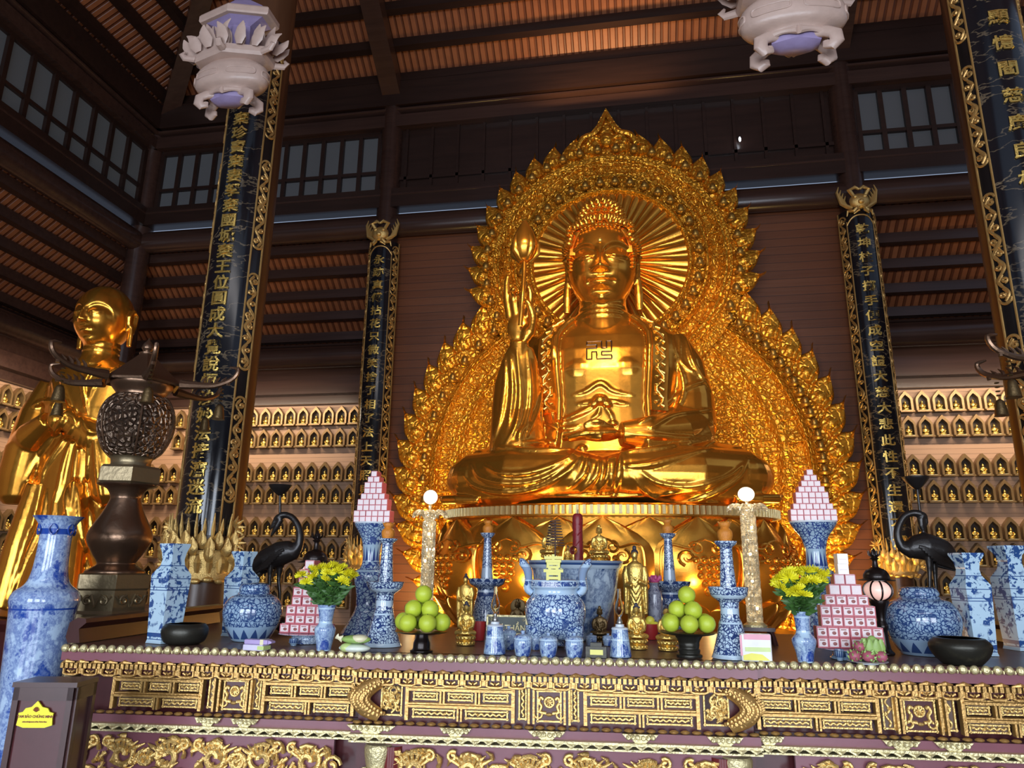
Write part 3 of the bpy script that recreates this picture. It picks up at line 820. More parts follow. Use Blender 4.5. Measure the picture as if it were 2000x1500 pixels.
o2 = lambda r: 0.045 if (r < 1.98 or 2.56 < r < RH2-.5 or 2.10 < r < 2.36) else (.03 if r > RH2-.36 else 0)
relief_disc(ZH2, .5, RH2, .04, .16, ridges(rr2), 300, 50, R(-152), R(152), .35, o2).build('body_halo', 'gold_relief', halo)
sp = MB()                                                        # radiating bars that divide the rings into panels
for k in range(28):
    a = 2*PI*k/28
    sp.tube([(r*math.sin(a), -.14, ZH1+r*math.cos(a)) for r in (1.60, RH1-.34)], .018, 6)
for k in range(40):
    a = R(-150)+R(300)*k/39
    sp.tube([(r*math.sin(a), .0, ZH2+r*math.cos(a)) for r in (2.54, RH2-.46)], .02, 6)
    sp.tube([(r*math.sin(a), .0, ZH2+r*math.cos(a)) for r in (1.2, 2.0)], .02, 6)
sp.build('divider_lattice', 'gold_relief', halo)
def flame(L, wd, bend, seedv):
    """one curled tongue of fire, thick in the middle, with two side licks"""
    m = MB(); N = 10
    def lick(b, d, L, wd, bend):
        f = []; k = []
        for i in range(N+1):
            t = i/N; w_ = wd*(math.sin(PI*min(1, t*1.05+.14))**.8)*(1-t**4.5) + .002
            cx = b[0]+d*L*.25*t+bend*L*t*t*.5; cz = b[1]+L*t
            rf = []; rk = []
            for j in range(7):
                s = j/3-1; hb = .075*(1-s*s)*(1-t*.6)+.012*math.cos(s*9)
                rf.append((cx+s*w_, -.03-hb, cz)); rk.append((cx+s*w_, .05, cz))
            f.append(rf); k.append(rk)
        m.sheet(f, k)
    lick((0, 0), 0, L, wd, bend)
    lick((-wd*.6, .0), -.3, L*.55, wd*.5, bend*1.2); lick((wd*.6, .0), .35, L*.5, wd*.45, bend*.4)
    m.ell((0, -.07, L*.22), (wd*.42, .05, wd*.5), 10, 6)
    return m.mesh('flame', 'gold_flame', True, 60)
fl1 = [flame(.48, .165, b, 1) for b in (.5, -.5)]; fl2 = [flame(.58, .19, b, 2) for b in (.55, -.55)]
def ring_items(zc, r, y, angs, meshes, name, tiltf=lambda a: a):
    for a in angs:
        o = link(name, meshes[0] if a >= 0 else meshes[-1], halo, (r*math.sin(a), y, zc+r*math.cos(a)))
        o.rotation_euler = (0, tiltf(a), 0)
A1 = [R(8+9.6*k)*s for k in range(11) for s in (-1, 1)]
ring_items(ZH1, RH1-.13, -.08, A1, fl1[::-1], 'flame', lambda a: a-(.34 if a > 0 else -.34))
A2 = [R(42+7.35*k)*s for k in range(16) for s in (-1, 1)]
ring_items(ZH2, RH2-.14, .04, A2, fl2[::-1], 'flame', lambda a: a-(.50 if a > 0 else -.50))
tip = MB()                                                       # the peak of the halo
tip.prism([(-.62, 0), (-.50, .22), (-.30, .34), (-.16, .52), (0, .84), (.16, .52), (.30, .34), (.50, .22), (.62, 0), (.3, -.1), (-.3, -.1)], -.10, .05)
for s in (-1, 1):
    tip.tube(spline([(s*.50, -.12, .06), (s*.40, -.14, .25), (s*.18, -.15, .34), (s*.08, -.15, .52), (0, -.13, .72)], 12), [.05, .055, .045, .03], 8)
    tip.tube(spline([(s*.15, -.14, .05), (s*.30, -.16, .12), (s*.24, -.16, .24), (s*.10, -.16, .2)], 10), [.03, .045, .03], 8)
tip.ell((0, -.15, .18), (.12, .10, .13), 12, 8)
o = tip.build('peak_flame', 'gold_flame', halo, (0, 0, ZH1+RH1-.10))
bm_ = MB().ell((0, -.07, .02), (.055, .055, .075), 10, 8).lathe([(.02, -.075), (.075, -.045), (.085, -.02), (.05, .0)], 10, (0, -.06, 0))
boss_me = bm_.mesh('lotus_boss', 'boss_gold', True, 60)
def bosses(zc, r, n, y, a0, a1):
    for k in range(n):
        a = a0+(a1-a0)*(k+.5)/n; link('lotus_boss', boss_me, halo, (r*math.sin(a), y, zc+r*math.cos(a)))
bosses(ZH1, 1.40, 30, -.10, R(-150), R(150)); bosses(ZH1, RH1-.10, 28, -.12, R(-120), R(120))
bosses(ZH2, RH2-.27, 28, .01, R(36), R(128)); 
bosses(ZH2, RH2-.27, 14, .01, R(-128), R(-36))
# ------------------------------------------------------------------ lotus throne
TX, TY, TZ = -.36, 9.6, 2.38
TYC = 9.28
throne = thing('lotus_throne', 'giant gilded lotus throne of broad embossed petals under the seated Buddha', 'throne', (TX, TYC, .95))
TH = TZ-.95; RX, RYT = 2.08, 1.10
def tprof(z):                                       # z above the throne's foot -> radius factor
    t = z/TH
    return 0.84+0.185*math.sin(PI*min(1, max(0, t*.70+.10)))**.9 - .015*t
MB().lathe([(tprof(TH*i/12)*.97, TH*i/12) for i in range(13)]+[(.9, TH)], 72, sx=RX, sy=RYT).build('core', 'gold_leaf', throne)
MB().lathe([(.97, TH-.14), (.975, TH-.10), (.975, TH-.025), (1.0, TH-.02), (.98, TH)], 72, sx=RX, sy=RYT).build('seat_rim', 'gold_leaf', throne)
fr = MB()
for k in range(100):
    a = R(-200)+R(220)*k/99
    fr.box((RX*1.005*math.cos(a), RYT*1.005*math.sin(a), TH-.075), (.036, .045, .10), a+PI/2)
fr.build('bead_fringe', 'gold_pale', throne)
def petal(name, a0, half, z0, z1, off, bulge, relief=True, flare=0.0, mat='gold_leaf'):
    nu, nv = 13, 13; f = []; b = []
    def pt(s, t, o):
        wdt = half*(.62+.42*math.sin(PI*(.15+.7*t)))*(1-max(0, (t-.62)/.38)**2.4)
        a = a0+s*wdt; z = z0+(z1-z0)*t
        k = tprof(z)+off+bulge*(1-s*s)*math.sin(PI*min(1, .15+t*.8))+o+flare*t*t
        return (RX*k*math.cos(a), RYT*k*math.sin(a), z)
    for i in range(nu):
        t = i/(nu-1); rf = []; rb = []
        for j in range(nv):
            s = 2*j/(nv-1)-1; rim = .018*max(0, 1-((abs(s)-.90)/.10)**2) if abs(s) > .8 else 0
            rf.append(pt(s, t, rim)); rb.append(pt(s, t, -.05))
        f.append(rf); b.append(rb)
    m = MB().sheet(f, b)
    o = m.build(name, mat, throne)
    if relief:                                      # cloud collar and hanging grapes embossed on the petal
        e = MB(); zc = z1-.45
        def q(x, z, o=.012):
            t = (z-z0)/(z1-z0); k = tprof(z)+off+bulge*(1-min(1, abs(x/.6))**2)*math.sin(PI*min(1, .15+t*.8))+o
            a = a0+x/1.7/max(.5, abs(math.sin(a0))*1.25); return (RX*k*math.cos(a), RYT*k*math.sin(a), z)
        for s in (-1, 1):
            e.tube([q(x*s, z) for x, z in spline2([(.30, z0+.05), (.42, z0+.35), (.43, zc+.05), (.34, zc+.14), (.16, zc+.10), (.08, zc+.17), (.0, zc+.20)], 24)], .016, 6)
            e.tube([q(x*s, z) for x, z in curl((.20, zc+.0), .02, .09, 0, 1.2*s)], .02, 6)
            e.tube([q(x*s, z) for x, z in curl((.10, zc+.10), .02, .07, 1, 1.1*s)], .018, 6)
        for r_, n_ in ((0, 4), (1, 3), (2, 3), (3, 2), (4, 1)):
            for c_ in range(n_): e.ell(q((c_-(n_-1)/2)*.085, zc-.02-.085*r_, .008), (.042, .042, .042), 8, 6)
        e.build('grape_relief', 'gold_leaf', o)
    return o
def spline2(pts, n): return [(p.x, p.z) for p in spline([(x, 0, z) for x, z in pts], n)]
for k in range(12):
    a = -PI/2+2*PI*(k+.5)/12
    petal('inner_petal', a, .20, TH*.42, TH-.15, -.015, .03, False)
for k in range(12):
    a = -PI/2+2*PI*k/12; vis = math.sin(a) < .3
    petal('upper_petal', a, .262, .10, TH-.15, .0, .075, vis, .03)
for k in range(22):
    a = -PI/2+2*PI*(k+.5)/22
    petal('lower_petal', a, .15, 0.0, .36, .01, .04, False, .08)
pl_ = MB().lathe([(1.06, 0), (1.06, .12), (1.0, .16), (1.0, .76), (1.08, .82), (1.08, .95)], 64, sx=RX, sy=RYT)
tag(pl_.build('throne_plinth', 'lacquer_maroon', loc=(TX, TYC, 0)), 'dark red oval plinth hidden low beneath the lotus throne', 'plinth')
# ------------------------------------------------------------------ the seated Buddha
from mathutils.bvhtree import BVHTree
def gs(x, s): return math.exp(-(x/s)**2)
def face_head(c, rx, ry, rz, k=1.0, fat=1.0):
    """closed head with brow, eyes, nose, lips and chin; c is the head centre, sizes scale with rz"""
    u = rz/.72
    def feat(x, z):                                     # x, z in units where the head is 1.44 high, z from the centre
        x = abs(x); h = 0
        if z < .14:                                     # nose bridge and tip
            t = max(0, (.14-z)/.38)
            h += (.012+.150*min(1, t)**1.25)*gs(x, .040+.030*min(1, t))*(1 if z > -.225 else max(0, 1-(-.225-z)/.035))
        h += .055*gs(x-.080, .040)*gs(z+.215, .036)
        e = (x-.245)/.225                               # long brow arc running down into the side of the nose
        if abs(e) < 1:
            zb = -.06+.235*math.sqrt(1-e*e)
            if z < zb+.03:
                s = 1/(1+math.exp(-(zb-z)/.008)); h -= .062*s*math.exp(-(max(0, zb-z)/.17)**2)
            h += .016*gs(z-zb, .018)
        h += .058*gs(x-.215, .120)*gs(z+.035, .062)     # eyelid
        zs = -.062+.030*((x-.21)/.13)**2
        if .07 < x < .36: h -= .045*gs(z-zs, .012); h += .014*gs(z-zs-.03, .014)
        h += .035*gs(x-.24, .14)*gs(z+.25, .13)
        h += .050*gs(x, .105)*gs(z+.325, .026)*(1-.22*gs(x, .018)) + .060*gs(x, .080)*gs(z+.408, .030)
        h -= .070*gs(x, .13)*gs(z+.364, .013)
        h -= .03*gs(x-.155, .03)*gs(z+.36, .03)
        h -= .02*gs(x, .02)*gs(z+.280, .025)
        h += .075*gs(x, .13)*gs(z+.60, .09) - .04*gs(x, .12)*gs(z+.485, .025)
        return h
    nu, nv = 150, 190; rs = []
    for i in range(nu+1):
        th = PI*i/nu; st = max(math.sin(th), .003); ct = -math.cos(th); ring = []
        for j in range(nv):
            a = 2*PI*j/nv; X = math.cos(a)*st; Y = math.sin(a)*st; Z = ct
            x = rx*math.copysign(abs(X)**.94, X); y = ry*Y; z = rz*Z
            if Z < 0: x *= 1-.20*(-Z)**1.6*fat; y = y*(1-.16*(-Z)**1.5) - .03*(-Z)*u
            if Y < 0:
                wgt = min(1, -Y*2.2); y -= feat(x/u, z/u)*u*wgt
            ring.append((c[0]+x, c[1]+y, c[2]+z))
        rs.append(ring)
    return rs
def add_ear(m, c, s, h, lobe=1.0):
    x, y, z = c
    m.ell((x, y, z), (.035*h, .13*h, .24*h), 14, 10, (0, 0, 0))
    m.tube([(x+.02*s*h, y-.06*h, z-.18*h), (x+.045*s*h, y-.12*h, z+.06*h), (x+.05*s*h, y-.02*h, z+.24*h), (x+.05*s*h, y+.12*h, z+.14*h), (x+.05*s*h, y+.10*h, z-.10*h), (x+.05*s*h, y+.02*h, z-.34*h)], [.03*h, .04*h, .045*h, .045*h, .045*h, .05*h], 8)
    m.tube([(x+.03*s*h, y-.02*h, z-.15*h), (x+.045*s*h, y-.03*h, z-.50*h*lobe), (x+.05*s*h, y-.02*h, z-.80*h*lobe)], [.06*h, .085*h, .065*h], 10, .6)
def bvh_of(me, off):
    return BVHTree.FromPolygons([tuple(v.co) for v in me.vertices], [tuple(p.vertices) for p in me.polygons])
def px_on(bvh, off, px, py, back=None):
    """where the photo's ray meets the base form, in the form's own frame"""
    d = ray(px, py).normalized(); h = bvh.ray_cast(CAMP-Vector(off), d)
    return h[0]
def add_folds(m, bvh, off, folds, conv, rad, sink=0.2):
    for fd in folds:
        r = rad; pts = fd
        if isinstance(fd[0], (int, float)): r = fd[0]; pts = fd[1]
        q = [(p.x, p.z) for p in spline([(x, 0, z) for x, z in pts], len(pts)*6)]
        h = [px_on(bvh, off, *conv(x, z)) for x, z in q]
        run = []
        for v in h+[None]:
            if v is not None and (not run or (v-run[-1]).length < .35): run.append(v); continue
            if len(run) > 3:
                n = len(run); m.tube([p+(p-(CAMP-Vector(off))).normalized()*r*sink for p in run], [max(.25*r, r*math.sin(PI*(.12+.76*i/(n-1)))) for i in range(n)], 8)
            run = [v] if v is not None else []
OB = (TX, TY, TZ+.004)
bud = thing('buddha_statue', 'giant golden seated Buddha raising one hand and holding a lotus bud', 'statue', OB)
m = MB()
def ringell(cx, cy, z, a, b, n=40, e=1.0):
    out = []
    for j in range(n):
        t = 2*PI*j/n; ct, st = math.cos(t), math.sin(t)
        out.append((cx+a*math.copysign(abs(ct)**e, ct), cy+b*math.copysign(abs(st)**e, st), z))
    return out
TOR = [(.15, 1.25, .85, 0), (.6, 1.12, .74, 0), (1.0, 1.0, .64, -.02), (1.4, .96, .60, -.03), (1.8, .99, .60, -.03), (2.1, 1.0, .56, -.02), (2.3, .97, .50, 0), (2.45, .86, .43, .02), (2.56, .66, .37, .03), (2.66, .47, .34, .02), (2.74, .36, .32, .0)]
def torso_at(z):
    for (z0, a0, b0, c0), (z1, a1, b1, c1) in zip(TOR, TOR[1:]):
        if z <= z1:
            t = (z-z0)/(z1-z0); return a0+(a1-a0)*t, b0+(b1-b0)*t, c0+(c1-c0)*t
    return TOR[-1][1:]
def tor_pt(a, z, off):
    A, B, c_ = torso_at(z); ct, st = math.sin(a), -math.cos(a)
    return (math.copysign(abs(ct)**.85, ct)*(A+off), c_+math.copysign(abs(st)**.85, st)*(B+off), z)
m.rings([ringell(0, c_, z, a, b, 40, .85) for z, a, b, c_ in TOR])
for s in (-1, 1):
    m.ell((s*.27, -.46, 1.80), (.30, .17, .24), 16, 10)                      # chest
    f = []; b = []                                                          # robe lying over the shoulder
    for i in range(22):
        z = .75+(2.60-.75)*i/21; rf = []; rb = []
        a_in = R(33)-R(5)*(2.6-z)/1.8
        for j in range(16):
            a = s*(a_in+(R(150)-a_in)*j/15); rf.append(tor_pt(a, z, .075)); rb.append(tor_pt(a, z, -.08))
        f.append(rf); b.append(rb)
    m.sheet(f, b)
    m.tube([tor_pt(s*(R(33)-R(5)*(2.6-z)/1.8), z, .07) for z in [2.6-.1*i for i in range(16)]], .045, 8)
    kx = 1.0 if s > 0 else 1.0
    m.tube([(s*.65, .1, .48), (s*1.15, -.25, .44), (s*1.60, -.62, .34), (s*1.68, -.68, .33)], [.5, .47, .40, .30], 24)
    m.tube([(s*1.66, -.66, .32), (s*1.05, -1.02, .33), (s*.3, -1.16, .34), (-s*.2, -1.15, .30)], [.37, .36, .30, .2], 24)
    m.ell((s*1.56, -.60, .345), (.47, .50, .345), 24, 16)
m.ell((0, -.35, .36), (1.45, .85, .36), 32, 14)
m.ell((0, -.36, .07), (2.0, 1.0, .07), 48, 10)
# left arm resting in the lap
m.tube([(.86, .02, 2.28), (1.02, -.02, 1.9), (1.09, -.10, 1.4), (1.08, -.25, 1.02)], [.30, .34, .36, .36], 24)
m.tube([(1.08, -.25, 1.00), (.85, -.70, .88), (.5, -1.0, .84), (.22, -1.08, .84)], [.36, .30, .22, .15], 20)
m.tube([(1.1, -.35, .85), (.8, -.75, .72), (.42, -1.04, .68)], [.34, .30, .2], 20)
m.ell((-.02, -1.12, .83), (.26, .17, .085), 16, 10)
for k, (y, z, L) in enumerate(((-1.02, .84, .42), (-1.10, .82, .48), (-1.18, .80, .47), (-1.25, .78, .40))):
    m.tube([(.0, y, z), (-L*.55, y-.02, z+.015), (-L, y+.0, z-.02)], [.06, .056, .04], 10)
m.tube([(.12, -1.08, .90), (-.05, -1.16, .95), (-.22, -1.17, .92)], [.06, .055, .04], 10)
# raised right arm with its hanging sleeve
m.tube([(-.86, .02, 2.28), (-1.02, -.08, 1.95), (-1.10, -.30, 1.5)], [.30, .33, .32], 24)
m.rings([ringell(x, y, z, a, b, 28) for z, x, y, a, b in ((2.06, -1.06, -.78, .17, .13), (1.9, -1.08, -.72, .24, .20), (1.6, -1.12, -.62, .31, .30), (1.2, -1.13, -.62, .33, .36), (.85, -1.10, -.72, .35, .40), (.60, -1.08, -.78, .38, .40), (.45, -1.08, -.78, .30, .3))])
m.tube([(-1.1, -.6, 1.6), (-1.07, -.79, 1.95), (-1.07, -.82, 2.14)], [.2, .14, .125], 16)
m.ell((-1.07, -.83, 2.32), (.165, .075, .25), 18, 12); m.ell((-.95, -.87, 2.24), (.08, .07, .15), 12, 8, (0, R(20), 0))
for pts, r in (([(-1.20, -.82, 2.45), (-1.24, -.82, 2.72), (-1.245, -.84, 2.92), (-1.225, -.87, 3.07)], [.05, .05, .045, .03]),
               ([(-1.12, -.83, 2.5), (-1.145, -.85, 2.72), (-1.14, -.93, 2.83), (-1.115, -.99, 2.80)], [.055, .052, .047, .035]),
               ([(-1.04, -.83, 2.52), (-1.04, -.88, 2.72), (-1.025, -.98, 2.76), (-1.01, -1.02, 2.67)], [.056, .053, .047, .035]),
               ([(-.965, -.83, 2.47), (-.925, -.85, 2.66), (-.915, -.89, 2.80), (-.945, -.94, 2.88)], [.055, .05, .045, .032]),
               ([(-.92, -.86, 2.22), (-.87, -.95, 2.40), (-.90, -1.01, 2.55), (-.96, -1.03, 2.64)], [.062, .056, .048, .036])):
    m.tube(spline(pts, 12), r, 10)
# neck, head, ears
m.lathe([(.40, 2.40), (.37, 2.55), (.355, 2.60), (.375, 2.63), (.345, 2.67), (.365, 2.70), (.335, 2.74), (.35, 2.78), (.33, 2.83), (.33, 3.1)], 28, (0, -.06, 0), 1, .95)
HC = (0, -.10, 3.44)
m.rings(face_head(HC, .485, .50, .74))
for s in (-1, 1): add_ear(m, (s*.475, .02, 3.42), s, .78, 1.0)
base = m.mesh('b', None, False); bv = bvh_of(base, OB)
cz = lambda x, z: (750+x/2.105, 600+z/2.105)
folds = [(.05, [(980, 655), (1080, 650), (1200, 622), (1350, 580)]), (.05, [(970, 600), (1080, 590), (1220, 570), (1350, 545)]),
         (.045, [(1015, 690), (1090, 770), (1200, 802), (1330, 775), (1460, 700), (1495, 620)]), (.04, [(1050, 672), (1120, 720), (1250, 738), (1400, 702), (1480, 645)]),
         (.035, [(1110, 780), (1200, 760), (1330, 740), (1440, 680)]), (.045, [(330, 690), (380, 738), (500, 760), (640, 738), (760, 672), (820, 600)]),
         (.035, [(410, 650), (480, 682), (600, 680), (740, 632), (790, 590)]), (.035, [(360, 640), (400, 700), (520, 725), (650, 705), (770, 630)]),
         (.05, [(972, 600), (965, 690), (938, 800)]), (.04, [(840, 600), (822, 680), (760, 745)]), (.04, [(885, 600), (872, 690), (800, 770)]), (.035, [(925, 600), (915, 700), (860, 790)]),
         (.05, [(470, 575), (600, 592), (760, 588), (835, 580)]), (.04, [(520, 560), (640, 560), (720, 555)]),
         (.045, [(1130, 60), (1152, 180), (1142, 330), (1105, 440)]), (.045, [(1180, 60), (1200, 200), (1232, 330), (1200, 425), (1120, 470)]),
         (.045, [(1230, 90), (1270, 230), (1345, 350)]), (.04, [(1090, 500), (1180, 450), (1280, 432), (1365, 420)]), (.035, [(1050, 480), (1150, 420), (1250, 330), (1345, 300)]),
         (.04, [(1010, 520), (1120, 530), (1250, 540), (1380, 530)]), (.03, [(1215, 120), (1225, 230), (1330, 300)]),
         (.045, [(700, 70), (690, 250), (645, 400), (650, 505)]), (.045, [(660, 110), (650, 300), (625, 440), (570, 560)]), (.04, [(680, 120), (672, 330), (700, 480)]),
         (.045, [(500, 170), (498, 330), (478, 470), (445, 575)]), (.04, [(545, 170), (560, 350), (545, 480), (500, 565)]), (.04, [(590, 180), (602, 330), (590, 450), (545, 560)]), (.035, [(520, 200), (528, 350), (510, 500)]),
         (.04, [(640, 480), (760, 500), (860, 470), (960, 480)]), (.04, [(700, 480), (800, 440), (870, 400)]), (.03, [(760, 470), (830, 430), (880, 405)]),
         (.035, [(775, 362), (830, 345), (890, 312), (945, 345), (1030, 362)]), (.03, [(790, 400), (850, 390), (890, 380)]), (.03, [(905, 380), (960, 392), (1010, 400)]),
         (.03, [(890, 400), (880, 440), (850, 460)]), (.03, [(900, 400), (930, 440), (945, 470)]),
         (.05, [(265, 830), (330, 800), (420, 822), (520, 812), (700, 822), (900, 816), (1100, 822), (1300, 800), (1420, 815), (1560, 800), (1610, 815)]),
         (.045, [(740, 540), (830, 520), (960, 512)]), (.045, [(560, 575), (560, 520), (600, 470)])]
add_folds(m, bv, OB, folds, cz, .04)
for px, py, r in ((1172, 782, .09), (1160, 790, .06), (1186, 790, .06)):
    p = px_on(bv, OB, px, py); m.ell(p, (r, r*.8, r*.8), 10, 8)
for s in (-1, 1):                                                          # turned-up corners of the seat cloth
    m.tube([(s*1.5, -1.05, .06), (s*1.8, -.98, .07), (s*2.0, -.85, .08), (s*2.08, -.75, .13)], [.05, .06, .06, .02], 10)
body = remesh(m, 'body', 'gold_leaf', .0155, 2, bud)
bpy.data.meshes.remove(base)
for v in body.data.vertices:
    if v.co.z < 0: v.co.z = 0
bv2 = bvh_of(body.data, OB)
def front(x, z, off=.0):
    h = bv2.ray_cast(Vector((x, -4, z)), Vector((0, 1, 0))); return Vector((x, h[0].y-off, z)) if h[0] else Vector((x, -.5, z))
em = MB(); U = .052; ex, ez = -.04, 2.06
poly = [(0, 5), (3, 5), (3, 3), (4, 3), (4, 5), (5, 5), (5, 2), (3, 2), (3, 1), (5, 1), (5, 0), (2, 0), (2, 2), (1, 2), (1, 0), (0, 0), (0, 3), (2, 3), (2, 4), (0, 4)]
pp = []
for (a, b), (c_, d) in zip(poly, poly[1:]+poly[:1]):
    for t in range(4): pp.append(front(ex+(a+(c_-a)*t/4-2.5)*U*1.25, ez+(b+(d-b)*t/4-2.5)*U, .004))
em.tube(pp, .011, 6, closed=True); em.build('chest_emblem', 'bronze', bud)
rb = {}
for s in (-1, 1):                                                          # embroidered collar bands
    f = []; b = []; det = MB()
    for i in range(26):
        z = 2.62-1.40*i/25; a_in = R(34)-R(5)*(2.6-z)/1.8; rf = []; rk = []
        for j in range(6):
            a = s*(a_in+R(15)*j/5); o_ = .105+(.014 if j in (0, 5) else 0); rf.append(tor_pt(a, z, o_)); rk.append(tor_pt(a, z, .03))
        f.append(rf); b.append(rk)
    det.sheet(f, b); o = det.build('collar_band', 'gold_leaf', bud)
    lf = MB()
    lf.tube([tor_pt(s*(R(34)-R(5)*(2.6-z)/1.8+R(7.5)+R(3.5)*math.sin(i*1.1)), z, .118) for i, z in enumerate([2.58-.05*k for k in range(27)])], .012, 6)
    for k in range(24):
        z = 2.57-.055*k; ac = R(34)-R(5)*(2.6-z)/1.8+R(7.5); q = R(4.5)*(1 if k % 2 else -1)
        lf.tube([tor_pt(s*ac, z, .112), tor_pt(s*(ac+q*.7), z-.03, .12), tor_pt(s*(ac+q), z-.015, .112)], [.008, .018, .004], 6)
    lf.build('leaf_embroidery', 'gold_bright', o)
hc = MB()                                                                  # tight snail curls, larger beads along the hairline
def curl_at(c, n, r): 
    c, n = Vector(c), Vector(n).normalized()
    hc.tube([c-n*r*.5, c+n*r*.25, c+n*r*.8, c+n*r*1.25], [r*.95, r, r*.62, r*.12], 8)
Sx, Sy, Sz, Sc = .525, .555, .735, (0, -.06, 3.50)
sq_ = lambda v, e: math.copysign(abs(v)**e, v)
for i in range(13):
    el = R(8)+R(74)*i/12; n_ = max(6, int(46*math.cos(el)))
    for k in range(n_):
        a = 2*PI*(k+.5*(i % 2))/n_; d = (math.cos(el)*math.cos(a), math.cos(el)*math.sin(a), math.sin(el))
        p = Vector((Sc[0]+Sx*sq_(d[0], .74), Sc[1]+Sy*sq_(d[1], .85), Sc[2]+Sz*sq_(d[2], .92)*.94))
        zl = 3.93-.02*(p.x/.4)**2 if abs(p.x) < .40 else 3.62
        if p.y < -.05 and p.z < zl+.02: continue
        curl_at(p, (d[0]/Sx, d[1]/Sy, d[2]/Sz), .050)
for i in range(7):
    el = R(8+82*i/6.3); n_ = max(1, int(24*math.cos(el)))
    for k in range(n_):
        a = 2*PI*(k+.5*(i % 2))/n_; d = (math.cos(el)*math.cos(a), math.cos(el)*math.sin(a), math.sin(el))
        curl_at((.33*d[0], -.06+.33*d[1], 4.13+.37*d[2]), d, .050)
for k in range(17):                                                        # bead row
    t = -1+2*k/16; x = .42*t; z = 3.905+.02*math.cos(t*PI/2)
    p = front(x, z); hc.ell((p.x, p.y-.005, p.z), (.034, .04, .040), 8, 6)
for s in (-1, 1):
    for k in range(9):
        z = 3.86-.066*k; p = front(s*(.440+.008*math.sin(k*.4)), z); hc.ell((p.x, min(p.y, -.08)-.01, z), (.038, .055, .036), 8, 6)
MB().ell((0, -.04, 3.58), (.478, .50, .60), 28, 18).ell((0, -.05, 4.08), (.29, .29, .35), 20, 12)
cap = MB(); rs = []
for i in range(14):
    el = R(2)+R(86)*i/13; rs.append([(Sc[0]+Sx*.97*sq_(math.cos(el)*math.cos(2*PI*j/40), .74), max(Sc[1]+Sy*.985*math.cos(el)*math.sin(2*PI*j/40), -.38 if el < R(36) else -9), Sc[2]+Sz*.90*math.sin(el)**.92) for j in range(40)])
cap.ell((0, -.06, 4.13), (.32, .32, .36), 24, 12)
cap.rings(rs)
hair = cap.build('hair', 'gold_leaf', bud)
hc.build('hair_curl_rows', 'gold_leaf', hair)['kind'] = 'stuff'
p = front(0, 3.63); MB().ell((0, p.y, 3.64), (.035, .025, .035), 12, 8).build('urna', 'gold_bright', bud)
lb = MB(); lb.tube(spline([(-1.03, -.99, 2.30), (-1.0, -1.03, 2.66), (-.99, -.98, 3.0), (-.99, -.95, 3.26)], 12), .032, 10)
st_ = lb.build('lotus_stem', 'gold_leaf', bud)
lb = MB().lathe(smooth_prof([(.03, 3.20), (.11, 3.26), (.175, 3.40), (.165, 3.52), (.10, 3.68), (.03, 3.80), (.002, 3.83)], 3), 24, (-.99, -.95, 0))
for k in range(5):
    a = 2*PI*k/5+.3
    lb.tube([(-.99+math.cos(a)*r, -.95+math.sin(a)*r, z) for r, z in ((.06, 3.22), (.165, 3.34), (.172, 3.46), (.10, 3.66))], [.03, .05, .045, .008], 8, .5)
lb.build('lotus_bud', 'gold_leaf', bud)
# ------------------------------------------------------------------ the standing monk
MX, MY, MZ = -7.2, 8.3, 1.0
OM = (MX, MY, MZ)
monk = thing('monk_statue', 'tall golden standing shaven monk in draped robes behind the bronze lantern', 'statue', OM)
m = MB()
ROB = [(0.0, .66, .50, -.05), (.25, .66, .50, 0), (.95, .62, .46, .0), (1.6, .60, .42, .0), (2.1, .62, .42, 0), (2.6, .66, .42, 0), (2.95, .70, .40, .03), (3.15, .62, .36, .05), (3.28, .42, .28, .06), (3.36, .24, .22, .05)]
m.rings([ringell(0, cy, z, a, b, 36) for z, a, b, cy in ROB])
for s in (-1, 1):
    m.tube([(s*.60, .03, 2.98), (s*.74, -.02, 2.55), (s*.70, -.16, 2.12)], [.24, .27, .26], 20)
    m.tube([(s*.70, -.18, 2.12), (s*.42, -.42, 2.22), (s*.12, -.54, 2.40)], [.25, .2, .12], 18)
    m.rings([ringell(s*x, y, z, a, b, 24) for z, x, y, a, b in ((2.35, .46, -.36, .10, .12), (2.1, .58, -.32, .26, .22), (1.7, .66, -.28, .26, .22), (1.45, .68, -.26, .22, .2), (1.36, .68, -.26, .12, .12))])
    m.tube([(s*.30, -.36, 1.6), (s*.36, -.40, .9), (s*.42, -.42, .1)], [.12, .16, .18], 14)
m.rings([ringell(0, -.02, z, a, b, 28) for z, a, b in ((-.05, .70, .5), (.02, .70, .52), (.12, .66, .48))])
for k in range(5):                                                          # palms joined before the chest
    m.tube([(.0+.012*k-.03, -.58+.012*k, 2.38), (-.02+.015*k, -.62+.02*k, 2.56), (-.01+.008*k, -.60+.02*k, 2.68-.02*abs(k-2))], [.05, .045, .03], 10)
m.ell((.0, -.56, 2.40), (.11, .10, .14), 14, 10)
m.lathe([(.30, 3.22), (.235, 3.36), (.225, 3.42), (.24, 3.45), (.22, 3.49), (.235, 3.53), (.22, 3.58), (.22, 3.75)], 24, (0, 0, 0))
m.rings(face_head((0, -.03, 3.93), .36, .40, .47, fat=.8))
for s in (-1, 1): add_ear(m, (s*.36, .04, 3.92), s, .58, .85)
base = m.mesh('b', None, False); bv = bvh_of(base, OM)
c3 = lambda x, z: (x*.3067, 540+z*.3067)
